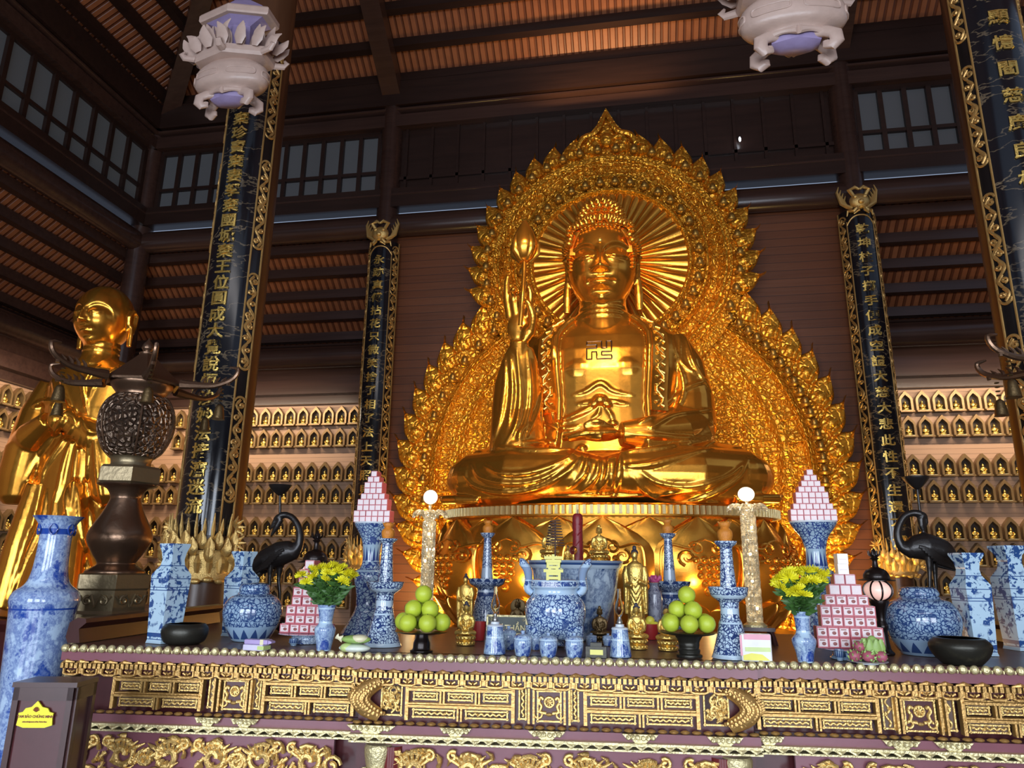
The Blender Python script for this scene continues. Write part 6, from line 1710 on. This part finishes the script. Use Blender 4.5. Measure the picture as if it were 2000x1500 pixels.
# ------------------------------------------------------------------ black garden lamps
def garden_lamp(px, pyb, label):
    loc = at(px, pyb, .05); k = mpp(loc); z = lambda y: zpix(loc, y)-ZT
    t = thing('garden_lamp', label, 'lamp', loc)
    H = z(1068+pyb-1279)
    f = lambda q: H*q
    MB().lathe(smooth_prof([(17*k, 0), (18*k, f(.02)), (12*k, f(.06)), (9*k, f(.20)), (12*k, f(.26)), (8*k, f(.32)), (11*k, f(.40)), (17*k, f(.47)), (18*k, f(.50))], 3), 28).build('post', 'iron_black', t)
    MB().ell((0, 0, f(.595)), (27*k, 27*k, f(.095)), 28, 18).build('globe', 'lamp_glow', t)
    cg = MB()
    for j in range(8):
        a = 2*PI*j/8; cg.tube([(28*k*math.cos(a)*math.cos(e), 28*k*math.sin(a)*math.cos(e), f(.595)+f(.10)*math.sin(e)) for e in [R(-75+15*i) for i in range(11)]], .0045, 6)
    cg.build('cage', 'iron_black', t)
    MB().lathe(smooth_prof([(34*k, f(.685)), (33*k, f(.695)), (25*k, f(.705)), (24*k, f(.74)), (18*k, f(.785)), (8*k, f(.81)), (6*k, f(.82)), (5*k, f(.88)), (9*k, f(.895)), (5*k, f(.91))], 3), 32).build('cap', 'iron_black', t)
    fn = MB().lathe(smooth_prof([(5*k, f(.905)), (7*k, f(.93)), (4*k, f(.97)), (.5*k, H)], 3), 14)
    for j in range(9):
        a = 2*PI*j/9; fn.tube([(5*k*math.cos(a), 5*k*math.sin(a), f(.915)), (10*k*math.cos(a), 10*k*math.sin(a), f(.935)), (12*k*math.cos(a), 12*k*math.sin(a), f(.975))], [.004, .005, .001], 5)
    fn.build('finial', 'iron_black', t)
garden_lamp(1729, 1281, 'black lantern lamp with round glowing globe right of the box pyramid')
garden_lamp(604, 1246, 'black lantern lamp mostly hidden behind the left box pyramid')
# ------------------------------------------------------------------ bronze cranes on tortoises
def crane(label, Y, base, body, neck, head, beak, crest, legs, rod, dish):
    loc = P(*base, Y); loc.z = ZT; t = thing('bronze_crane', label, 'statue', loc); k = mpp((loc.x, Y, 1.8))
    w = lambda p, dy=0.0: P(p[0], p[1], Y)-loc+Vector((0, dy, 0))
    m = MB()
    m.tube(spline([w(p[:2]) for p in body], 20), [p[2]*k for p in body], 20, .85)
    m.tube(spline([w(p[:2]) for p in neck], 24), [p[2]*k for p in neck], 14)
    m.ell(w(head), (9*k, 7*k, 7.5*k), 14, 10)
    for pl_, dy in ((beak, 0), (crest, -.0)): m.tube([w(p[:2], dy) for p in pl_], [p[2]*k for p in pl_], 8)
    foot = []
    for i, lg in enumerate(legs):
        dy = (-.5+i)*.05; pts = [w(p[:2], dy) for p in lg]; pts.append(Vector((pts[-1].x, pts[-1].y, .085))); foot.append(pts[-1])
        m.tube(spline(pts, 10), [lg[0][2]*k, 4.2*k, 3.6*k, 4*k], 10)
        for q in (-1, 0, 1): m.tube([pts[-1], pts[-1]+Vector((.014*q, -.03, -.004))], [.008, .004], 6)
    remesh(m, 'body', 'crane_black', .0058, 2, t)
    wg = MB(); b0, b1 = w(body[1][:2]), w(body[-2][:2]); ax = b1-b0
    for s in (-1, 1):
        for j in range(7):
            p0 = b0+ax*(.12+.06*j)+Vector((0, s*body[2][2]*k*.80, .012-.010*j)); p1 = b0+ax*(.75+.05*j)+Vector((0, s*body[2][2]*k*(.50-.03*j), .0-.010*j))
            wg.tube([p0, p0.lerp(p1, .5)+Vector((0, s*.008, .004)), p1], [.010, .014, .004], 6, .5)
    wg.build('wing_feathers', 'crane_black', t)
    r0, r1 = w(rod[0]), w(rod[1]); MB().tube([r0, r1], 2.6*k, 10).build('rod', 'crane_black', t)
    dz0, dz1 = zpix(loc+Vector((r1.x, r1.y, 0)), dish[1])-ZT, zpix(loc+Vector((r1.x, r1.y, 0)), dish[0])-ZT
    MB().lathe(smooth_prof([(3*k, dz0-.01), (9*k, dz0+.005), (17*k, (dz0+dz1)/2), (dish[2]*k, dz1), (dish[2]*k*.9, dz1+.002), (10*k, dz1-.015), (1*k, dz1-.02)], 2), 24, (r1.x, r1.y, 0), lobes=5, amp=.06).build('candle_dish', 'crane_black', t)
    tz = Vector(((foot[0].x+foot[1].x)/2, (foot[0].y+foot[1].y)/2, 0)); q = MB()
    q.ell(tz+Vector((0, 0, .050)), (.115, .095, .045), 20, 10); q.tube([tz+Vector((-.10, 0, .04)), tz+Vector((-.15, 0, .065)), tz+Vector((-.175, -.005, .085))], [.025, .022, .018], 10)
    for a in (40, 140, 220, 320): q.tube([tz+Vector((.09*math.cos(R(a)), .08*math.sin(R(a)), .04)), tz+Vector((.125*math.cos(R(a)), .115*math.sin(R(a)), .022))], [.028, .02], 8)
    q.build('tortoise', 'crane_black', t)
crane('black bronze crane on a tortoise, bill tucked, left of the throne behind the round jar', 4.35, (540, 1240),
      [(584, 1064, 8), (572, 1074, 19), (548, 1081, 24), (518, 1093, 21), (497, 1106, 12), (483, 1114, 3)], [(570, 1082, 15), (584, 1062, 9), (585, 1036, 7), (574, 1014, 6.2), (560, 1006, 6), (547, 1007, 7)],
      (545, 1011), [(540, 1012, 5.5), (533, 1024, 3.5), (527, 1036, 1)], [(549, 1014, 6.5), (540, 1030, 5.5), (529, 1047, 2)],
      [[(533, 1092, 9), (531, 1125), (530, 1160)], [(545, 1096, 9), (541, 1130), (543, 1165)]], ((547, 1006), (547, 962)), (948, 965, 22))
crane('black bronze crane on a tortoise right of the throne behind the right round jar', 4.45, (1822, 1250),
      [(1762, 1068, 8), (1778, 1070, 20), (1808, 1068, 27), (1842, 1078, 23), (1862, 1092, 11), (1876, 1104, 3)], [(1782, 1076, 16), (1760, 1066, 9), (1753, 1038, 7.5), (1764, 1011, 6.8), (1782, 1002, 6.5), (1798, 1004, 7.5)],
      (1801, 1007), [(1806, 1008, 5.5), (1810, 1020, 3.5), (1806, 1036, 1)], [(1798, 1012, 7), (1800, 1028, 6), (1806, 1046, 2)],
      [[(1810, 1086, 9), (1812, 1120), (1813, 1160)], [(1826, 1088, 9), (1830, 1125), (1833, 1162)]], ((1797, 1002), (1791, 952)), (932, 953, 24))

# ------------------------------------------------------------------ small electric lamp and a stand-in for light through a gap
l_ = P(801, 1190, 4.75); l_.z = ZT
t = thing('spot_lamp', 'small bright white spot lamp on the table behind the left pomelos', 'lamp', l_)
zh = zpix(l_, 1187)-ZT
MB().lathe([(.035, 0), (.035, .01), (.008, .015), (.008, zh-.03)], 14).build('foot', 'iron_black', t)
h = MB().lathe([(.012, .03), (.028, .01), (.034, -.02)], 16); h.v = [(x, z-.0, zh+y) for x, y, z in h.v]; h.build('shade', 'iron_black', t)
MB().ell((0, -.018, zh), (.026, .012, .026), 14, 8).build('bulb', 'bulb_warm', t)
l_ = P(1445, 272, 10.88); t = thing('gap_light', 'tiny glowing spot standing in for light through a gap right of the halo peak', 'lamp', l_)  # glowing bead and mount added to stand for light coming through a gap
MB().ell((0, 0, 0), (.018, .018, .045), 10, 8).build('bulb', 'gap_glow', t); MB().box((0, .05, .06), (.04, .07, .04)).build('added_mount', 'iron_black', t, smooth=False)
# ------------------------------------------------------------------ flower vases with chrysanthemums
porcelain('porcelain_flower', 'land', 15, .2, ((.0, .03, 'pale'), (.62, .68, 'pale'), (.96, 1.0, 'pale')), base=(.47, .63, .78), blue=(.02, .06, .30))
def bloom_mesh(r, n, spread, name):
    m = MB(); rn = random.Random(n)
    for i in range(n):
        el = R(-15+105*((i+.5)/n)**.8); a = i*2.399; L = r*(1.0-.35*((i/n)**2))*rn.uniform(.88, 1.1); d = Vector((math.cos(a)*math.cos(el), math.sin(a)*math.cos(el), math.sin(el)*spread))
        m.tube([d*L*.12, d*L*.6+Vector((0, 0, L*.03)), d*L*.95, d*L*1.04+Vector((0, 0, L*.10))], [L*.05, L*.10, L*.085, L*.02], 5, .45)
    return m.mesh(name, 'petal_yellow', True, 60)
BL1, BL2 = bloom_mesh(1.0, 70, .75, 'bloom'), bloom_mesh(1.0, 90, .55, 'bloom')
def flower_vase(px, pyb, pts, label, blooms, br, me, where, flo):
    t, loc, pr = pot('flower_vase', label, 'vase', px, pyb, pts, 'porcelain_flower', 40)
    k = mpp(loc); rim = pr[-1]; rn = random.Random(int(px))
    MB().lathe([(rim[0]*1.0, rim[1]-.003), (rim[0]*1.04, rim[1]), (rim[0]*.92, rim[1]+.001), (rim[0]*.8, rim[1]-.02)], 36).build('rim', 'porcelain_flower', t)
    lf = MB()
    for i, (bx, by, dy) in enumerate(blooms):
        p = P(bx, by, loc.y+dy); row = 'upper' if by < flo else 'lower'
        same = sorted([b for b in blooms if (b[1] < flo) == (by < flo)], key=lambda b: b[0]); ix = same.index((bx, by, dy))
        base = Vector((loc.x+rn.uniform(-.4, .4)*rim[0], loc.y+rn.uniform(-.4, .4)*rim[0], ZT+rim[1]-.03))
        f = thing('chrysanthemum', f'yellow chrysanthemum in {where}, {ORD[ix] if ix < 10 else "last"} from the left among the {row} blooms', 'flower', base, 0, 'chrysanthemums in '+where)
        v = p-base; mid = v*.5+Vector((v.x*-.12, v.y*-.12, v.z*.06))
        MB().tube(spline([(0, 0, 0), mid, v], 10), .0032, 6).build('stem', 'leaf_green', f)
        o = link('bloom', me, f, v); o.scale = (br*k,)*3; o.rotation_euler = (rn.uniform(.1, .7), v.x*4, rn.uniform(0, 6))
        for q in range(20):
            tq = rn.uniform(.22, .86); c = base-loc+(v*tq)+Vector((v.x*-.1, v.y*-.1, 0))*math.sin(PI*tq); a = rn.uniform(0, 6.28); d = Vector((math.cos(a), math.sin(a), rn.uniform(-.1, .6))).normalized(); L = rn.uniform(.045, .085); s = d.cross(Vector((0, 0, 1))).normalized()
            lf.tube([c, c+d*L*.35, c+d*L*.7+Vector((0, 0, -.004)), c+d*L], [.003, .012, .010, .001], 6, .28)
            for e in (-1, 1): lf.tube([c+d*L*.4, c+d*L*.6+s*e*L*.28], [.006, .002], 5, .4)
    tag(lf.build('foliage', 'leaf_green', loc=loc), 'dense green chrysanthemum leaves in '+where, 'foliage', kind='stuff')
z5 = lambda x, y: (400+x*.26667, 900+y*.26667)
z6 = lambda x, y: (1240+x*.26667, 920+y*.26667)
b1 = [(*z5(x, y), d) for x, y, d in ((712, 842, -.02), (745, 900, -.07), (800, 852, -.06), (795, 802, .0), (850, 788, .04), (905, 786, .0), (945, 776, .05), (900, 830, -.05), (968, 822, -.05), (1010, 884, -.08), (1050, 828, -.02), (1082, 850, .02), (1000, 792, .03), (888, 880, -.08))]
b2 = [(*z6(x, y), d) for x, y, d in ((1058, 792, -.02), (1120, 752, .0), (1182, 742, .03), (1250, 738, .0), (1320, 744, .03), (1375, 772, .0), (1180, 876, -.08), (1222, 912, -.08), (1245, 826, -.06), (1292, 806, -.05), (1068, 862, -.03), (1130, 790, -.04), (1340, 800, -.03))]
flower_vase(632, 1272, [(13, 1272), (14, 1268), (16, 1255), (20, 1236), (20, 1226), (14, 1218), (13, 1212), (15, 1195), (18, 1181)], 'small blue and white baluster vase of yellow flowers in front of the left pyramid', b1, 14.5, BL1, 'the left flower vase', 1128)
flower_vase(1574, 1295, [(14, 1295), (15, 1290), (17, 1275), (22, 1258), (22.5, 1248), (15, 1238), (13.5, 1230), (15, 1208), (18.5, 1194)], 'small blue and white baluster vase of yellow flowers left of the right pyramid', b2, 20, BL2, 'the right flower vase', 1142)
# ------------------------------------------------------------------ little pots, oil lamps, plaques and parcels at the front
porcelain('porcelain_small', 'land', 26, .08, ((.92, 1.0, 'pale'),), base=(.50, .66, .80), blue=(.02, .06, .28))
def lidded(px, pyb, pyt, hw, label, group='small lidded porcelain pots'):
    k = mpp(PZ(px, pyb, ZT)); loc = at(px, pyb, hw*.8*k); k = mpp(loc); H = zpix(loc, pyt)-ZT
    t = thing('lidded_pot', label, 'pot', loc, 0, group)
    MB().lathe(smooth_prof([(hw*.72*k, 0), (hw*.80*k, H*.06), (hw*.96*k, H*.34), (hw*k, H*.56), (hw*.94*k, H*.66)], 3), 32).build('body', 'porcelain_small', t)
    MB().lathe(smooth_prof([(hw*1.0*k, H*.66), (hw*1.02*k, H*.69), (hw*.85*k, H*.80), (hw*.30*k, H*.87), (hw*.18*k, H*.89), (hw*.26*k, H*.95), (hw*.2*k, H*.995), (.02*k, H)], 3), 32).build('lid', 'porcelain_small', t)
lidded(1021, 1283, 1231, 18, 'white and blue lidded pot in the front row left of the urn')
lidded(1071, 1285, 1235, 18, 'white and blue lidded pot in the front row before the urn')
lidded(1122, 1286, 1235, 18, 'white and blue lidded pot in the front row right before the urn')
lidded(993, 1270, 1222, 15, 'blue pot tucked behind the left oil lamp', None); lidded(1046, 1270, 1232, 10, 'tiny dark pot between two front row lidded pots', None)
lidded(1155, 1262, 1236, 11, 'little blue pot left of the dark bronze Buddha\'s pedestal', None); lidded(1188, 1262, 1237, 11, 'little pale pot beside the right oil lamp', None)
def oil_lamp(px, pyb, ys, label):
    k = mpp(PZ(px, pyb, ZT)); loc = at(px, pyb, 20*k); k = mpp(loc); z = lambda y: zpix(loc, y)-ZT
    t = thing('oil_lamp', label, 'lamp', loc, 0, 'porcelain oil lamps')
    a, b, c, d, e = [z(y) for y in ys]                                    # body top, dome top, collar top, bulge, chimney top
    MB().lathe(smooth_prof([(21*k, 0), (21.5*k, .006), (20*k, a*.3), (17*k, a*.75), (16*k, a)], 3), 32).build('body', 'porcelain_small', t)
    MB().lathe(smooth_prof([(17*k, a), (15*k, a+(b-a)*.35), (9*k, a+(b-a)*.5), (8.5*k, b)], 3), 28).build('dome', 'plate_white', t)
    MB().lathe(smooth_prof([(5*k, b-.002), (6*k, b+(c-b)*.3), (4*k, b+(c-b)*.6), (3*k, c)], 2), 16).build('burner', 'metal_grey', t)
    MB().lathe(smooth_prof([(3*k, c-.002), (5*k, c+.006), (9*k, d), (7*k, d+(e-d)*.3), (4*k, d+(e-d)*.55), (3.4*k, e), (2.6*k, e), (3.2*k, d+(e-d)*.55), (6*k, d+(e-d)*.3), (8*k, d), (3*k, c+.008)], 3), 20).build('glass_chimney', 'clear_glass', t)
oil_lamp(966, 1279, (1223, 1214, 1198, 1184, 1146), 'white and blue porcelain oil lamp with glass chimney left of the urn')
oil_lamp(1212, 1285, (1229, 1219, 1204, 1190, 1150), 'white and blue porcelain oil lamp with glass chimney right of the urn')
l_ = at(1165, 1286, .04); k = mpp(l_); h = zpix(l_, 1262)-ZT
wb = thing('wooden_box', 'small brown wooden box with a yellow plate at the front edge', 'box', l_)
MB().box((0, 0, h/2), (40*k, 26*k, h)).build('body', 'bowl_brown', wb, smooth=False); MB().box((0, 0, h+.008), (22*k, 18*k, .016)).build('lid', 'bowl_brown', wb, smooth=False)
MB().box((1*k, -13*k-.001, h*.52), (25*k, .003, h*.45)).build('brass_plate', 'paper_yellow', wb, smooth=False)
pd = at(1172, 1264, .04)
l_ = at(990, 1255, .03); k = mpp(l_); z0, z1 = zpix(l_, 1238)-ZT, zpix(l_, 1203)-ZT
pq = thing('name_plaque', 'dark green plaque in a pale gold frame behind the left oil lamp', 'plaque', l_)
MB().box((0, 0, (z0+z1)/2), (78*k, .012, z1-z0-.01)).build('board', 'sign_green', pq, smooth=False)
fr = MB()
for e in (-1, 1):
    fr.box((e*39*k, 0, (z0+z1)/2), (.010, .02, z1-z0)); 
    fr.box((0, 0, (z0+z1)/2+e*(z1-z0)/2), (80*k, .02, .010))
    fr.tube([(e*33*k+x, -.008, z1-.018+z) for x, z in curl((0, 0), .002, .010, 0, e*1.2, 10)], .0015, 5)
fr.build('frame', 'gold_pale', pq, smooth=False)
tr_ = MB(); vs, fs = glyphs('CHƯ THẦN', 15*k, .0008, bold=.0008); tr_.add([(x-2*k, -.0068+y, (z0+z1)/2-.006+zz_) for x, y, zz_ in vs], fs); tr_.build('plaque_lettering', 'gold_pale', pq, smooth=False)
MB().box((0, .01, z0/2), (50*k, .02, z0)).box((0, .01, .006), (60*k, .05, .012)).build('easel_foot', 'gold_pale', pq, smooth=False)
porcelain('porcelain_grey', 'land', 12, .2, (), base=(.36, .38, .45), blue=(.06, .06, .12))
pot('porcelain_vase', 'grey patterned porcelain vase left of the right slim candlestick', 'vase', 1281, 1243, [(9, 1243), (10, 1238), (13, 1215), (15, 1180), (14, 1158), (10, 1149), (9, 1144), (12, 1138)], 'porcelain_grey', 28)
l_ = at(1282, 1243, .03); 
tt = thing('lotus_candle', 'small pink lotus candle on the grey patterned vase', 'candle', (l_.x, l_.y, zpix(l_, 1138)+.002)); k = mpp(l_)
MB().lathe(smooth_prof([(8*k, 0), (10*k, .01), (9*k, .03), (5*k, .045)], 2), 14).build('wax', 'pink_wax', tt)
m = MB()
for j in range(9): 
    a = 2*PI*j/9; m.tube([(7*k*math.cos(a), 7*k*math.sin(a), .005), (12*k*math.cos(a), 12*k*math.sin(a), .025), (13*k*math.cos(a), 13*k*math.sin(a), .045)], [.006, .009, .001], 6, .5)
m.build('petal_ring', 'pink_wax', tt)
for px, pyb, pyt, hw, lab in ((1271, 1250, 1218, 17, 'red plastic bowl with yellow fruit behind the right small Buddhas'), (936, 1252, 1214, 13, 'red plastic bowl behind the left small Buddhas')):
    k = mpp(PZ(px, pyb, ZT)); l_ = at(px, pyb, hw*k); hh = zpix(l_, pyt)-ZT; t = thing('red_bowl', lab, 'bowl', l_)
    MB().lathe(smooth_prof([(hw*.7*k, 0), (hw*.75*k, .004), (hw*.9*k, hh*.5), (hw*k, hh), (hw*.92*k, hh), (hw*.8*k, hh*.5), (.02*k, hh*.2)], 3), 28).build('bowl', 'red_plastic', t)
    if px > 1000:
        for q, (dx, dz) in enumerate(((-5, .3), (6, .2), (0, .75))): tag(MB().ell((0, 0, 0), 9*k, 16, 12).build('yellow_fruit', 'pack_yellow', loc=(l_.x+dx*1.7*k, l_.y+(.01 if q == 2 else -.004), l_.z+hh*.72+dz*hh*.62)), ('yellow fruit on top in the red bowl' if q == 2 else f'yellow fruit in the red bowl, {"left" if q == 0 else "right"} of the lower two'), 'fruit', 'yellow fruit in the red bowl')
# parcels and fruit laid at the front
def parcel(name, label, cat, px, py, dims, rz, mat, faces=()):
    l_ = at(px, py, dims[1]*.4); t = thing(name, label, cat, l_, rz)
    m = MB().box((0, 0, dims[2]/2), dims); o = m.build('wrapper', mat, t, smooth=False); b = o.modifiers.new('b', 'BEVEL'); b.width = min(dims)*.18; b.segments = 3
    for n_, mt, c, d in faces: MB().box(c, d).build(n_, mt, t, smooth=False)
    return l_
k = mpp(PZ(503, 1267, ZT))
parcel('snack_packet', 'lilac and lime wrapped snack packet lying at the left front edge', 'packet', 499, 1271, (44*k, 22*k, 11*k), -.12, 'pack_lilac', (('end_stripe', 'pack_lime', (18*k, 0, 5.5*k), (14*k, 22.6*k, 7*k)),))
l_ = at(503, 1271, 8*k); 
t = thing('snack_packet', 'purple and cream snack packet lying on top of the lilac one', 'packet', (l_.x-.0, l_.y, ZT+11.1*k), -.06)
o = MB().box((0, 0, 4.6*k), (50*k, 20*k, 9*k)).build('wrapper', 'pack_purple', t, smooth=False); b = o.modifiers.new('b', 'BEVEL'); b.width = .006; b.segments = 3
MB().box((13*k, -.0, 4.7*k), (7*k, 20.6*k, 9.4*k)).build('cream_band', 'pack_cream', t, smooth=False); MB().prism([(25*k, 1*k), (32*k, 3*k), (32*k, 6*k), (25*k, 8*k)], -7*k, 7*k).build('crimped_end', 'pack_purple', t, smooth=False)
k = mpp(PZ(692, 1273, ZT)); l_ = at(692, 1276, 14*k)
t = thing('cake_bag', 'pale lime plastic bag of cakes lying at the front edge, lower of two', 'bag', l_)
MB().ell((0, 0, 8*k), (32*k, 18*k, 8*k), 24, 12).build('bag', 'pack_pale', t); MB().ell((-14*k, -3*k, 9*k), (14*k, 14*k, 8.6*k), 14, 10).build('green_print', 'pack_lime', t)
t = thing('cake_bag', 'green and clear plastic bag of cakes resting on the other bag', 'bag', (l_.x, l_.y, ZT+16.2*k))
m = MB().ell((2*k, 0, 8*k), (30*k, 16*k, 8*k), 24, 12)
m.build('bag', 'leaf_light', t); MB().ell((10*k, -3*k, 9.5*k), (18*k, 14*k, 8*k), 18, 10).build('clear_window', 'pack_cream', t); MB().tube([(-26*k, 0, 8*k), (-34*k, -2*k, 10*k), (-38*k, 0, 13*k)], [7*k, 3*k, 6*k], 8, .4).build('twisted_end', 'pack_cream', t)
k = mpp(PZ(1478, 1292, ZT)); l_ = at(1478, 1293, 8*k)
t = thing('sweet_box', 'pink white and yellow sweet package standing at the front edge right of center', 'package', l_, .05)
o = MB().box((0, 0, 26*k), (58*k, 16*k, 52*k)).build('carton', 'pack_white', t, smooth=False); b = o.modifiers.new('b', 'BEVEL'); b.width = .006; b.segments = 2
MB().box((2*k, -8*k-.001, 46*k), (50*k, .003, 10*k)).build('pink_band', 'pack_pink', t, smooth=False); MB().box((2*k, -8*k-.001, 23*k), (48*k, .003, 8*k)).build('lime_band', 'pack_lime', t, smooth=False)
MB().prism([(-26*k, 3*k), (24*k, 3*k), (10*k, 14*k), (-10*k, 16*k), (-26*k, 12*k)], -8*k-.003, -8*k+.001).build('yellow_print', 'pack_yellow', t, smooth=False)
MB().box((-29*k, -8*k, 30*k), (4*k, 1*k, 38*k)).build('pink_edge', 'pack_pink', t, smooth=False)
k = mpp(PZ(1695, 1296, ZT)); l_ = at(1695, 1299, 22*k)
t = thing('fruit_plate', 'white plate of dragon fruit at the front edge by the right pyramid', 'plate', l_)
MB().lathe(smooth_prof([(20*k, 0), (22*k, 2*k), (36*k, 4.5*k), (37*k, 5.5*k), (30*k, 5*k), (1*k, 3.4*k)], 3), 36).build('plate', 'plate_white', t)
def dragon(px_, dy, zq, r, lab):
    o = thing('dragon_fruit', lab, 'fruit', (l_.x+px_*k, l_.y+dy*k, ZT+zq*k), px_*.1, 'dragon fruit on the plate')
    MB().ell((0, 0, 0), (r*1.12*k, r*k, r*k), 18, 12).build('skin', 'dragon_fruit', o)
    m = MB()
    for j in range(14):
        a = j*2.4; e = R(-50+100*(j/13)); d = Vector((math.cos(a)*math.cos(e), math.sin(a)*math.cos(e), math.sin(e)))
        m.tube([d*r*.95*k, d*r*1.12*k+Vector((.1*r*k, 0, .08*r*k)), d*r*1.22*k+Vector((.3*r*k, 0, .3*r*k))], [.005, .006, .001], 5, .5)
    m.build('scale_leaves', 'leaf_light', o)
dragon(-24, -6, 14.5, 10.5, 'pink dragon fruit, first from the left on the front plate'); dragon(0, -9, 14.5, 10.5, 'pink dragon fruit, in the middle of the front plate'); dragon(24, -6, 14.5, 10.5, 'pink dragon fruit, last on the right of the front plate'); dragon(-13, 10, 14.5, 10.5, 'pink dragon fruit at the back left of the plate'); dragon(-12, 2, 31, 10, 'pink dragon fruit on top of the other ones')
o = thing('cabbage', 'light green leafy cabbage lying on the dragon fruit plate', 'vegetable', (l_.x+15*k, l_.y+9*k, ZT+6*k))
MB().ell((0, 0, 24*k), (13*k, 11*k, 22*k), 18, 12).build('heart', 'leaf_light', o)
m = MB()
for j in range(9):
    a = 2*PI*j/9; d = Vector((math.cos(a), math.sin(a), 0)); m.tube(spline([d*6*k+Vector((0, 0, 2*k)), d*13*k+Vector((0, 0, 12*k)), d*15*k+Vector((0, 0, 26*k)), d*17*k+Vector((0, 0, 40*k))], 8), [3*k, 8*k, 9*k, 2*k], 8, .35)
m.build('outer_leaves', 'leaf_light', o)
for px, pyb, pyt, hw, lab in ((573, 1262, 1247, 9, 'tiny dark blue cup before the left footed plate'), (1641, 1291, 1268, 9, 'tiny blue cup before the right footed plate')):
    k = mpp(PZ(px, pyb, ZT)); l_ = at(px, pyb, hw*k); hh = zpix(l_, pyt)-ZT
    tag(MB().lathe(smooth_prof([(hw*.6*k, 0), (hw*.62*k, .004), (hw*.95*k, hh*.5), (hw*k, hh), (hw*.9*k, hh), (hw*.8*k, hh*.5), (.05*k, hh*.25)], 3), 24).build('tea_cup', 'porcelain_jar', loc=l_), lab, 'cup')
# ------------------------------------------------------------------ fill the niches that the hall shows from around the camera
bpy.context.view_layer.update()
dg = bpy.context.evaluated_depsgraph_get(); dg.update()
def seen(p, eye):
    d = p-eye; L = d.length; d.normalize(); q = p-CAMP; kz = q.dot(_f); x = 1000+FPX*q.dot(_r)/kz; y = 750-FPX*q.dot(_u)/kz
    if not (-25 < x < 2025 and -20 < y < 1520): return False
    h = SC.ray_cast(dg, eye, d, distance=L-.02); return not h[0]
EYES = [CAMP, CAMP+Vector((.7, 0, 0)), CAMP-Vector((.7, 0, 0))]
keep = []
for (p, rz, sect, row, idx) in NICHES:
    nrm = Vector((0, -1, 0)) if rz == 0 else Vector((1, 0, 0)); sd = Vector((1, 0, 0)) if rz == 0 else Vector((0, 1, 0))
    pts = [p+nrm*.13+sd*dx+Vector((0, 0, dz)) for dx, dz in ((0, .08), (0, .2), (-.07, .1), (.07, .1), (-.07, .25), (.07, .25))]
    v0 = sum(seen(q, EYES[0]) for q in pts); v1 = any(seen(q, e) for e in EYES[1:] for q in pts)
    if v0 or v1: keep.append((p, rz, sect, row, idx, v0))
from collections import defaultdict
grp = defaultdict(list)
for kk_ in keep: grp[(kk_[2], kk_[3])].append(kk_)
NUM = ['first', 'second', 'third', 'fourth', 'fifth', 'sixth', 'seventh', 'eighth', 'ninth', 'tenth', 'eleventh', 'twelfth', 'thirteenth', 'fourteenth', 'fifteenth', 'sixteenth', 'seventeenth', 'eighteenth', 'nineteenth', 'twentieth', 'twenty-first', 'twenty-second', 'twenty-third', 'twenty-fourth', 'twenty-fifth']
for (sect, row), its in grp.items():
    its.sort(key=lambda q: q[0].x if q[1] == 0 else q[0].y)
    for i, (p, rz, _, _, _, v0) in enumerate(its):
        wh = f'row {NUM[row]} from top, {NUM[i]} from left, {sect}'
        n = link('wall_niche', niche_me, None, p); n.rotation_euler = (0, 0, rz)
        tag(n, f'arched niche, {wh}', 'niche', f'arched niches in the {sect}')
        off = Vector((0, -.062, 0)) if rz == 0 else Vector((.062, 0, 0))
        s = link('buddha_statuette', statue_me, None, p+off+Vector((0, 0, .0285))); s.rotation_euler = (0, 0, rz)
        tag(s, f'tiny gold Buddha in niche, {wh}', 'statuette', f'tiny gold Buddhas in the {sect}')
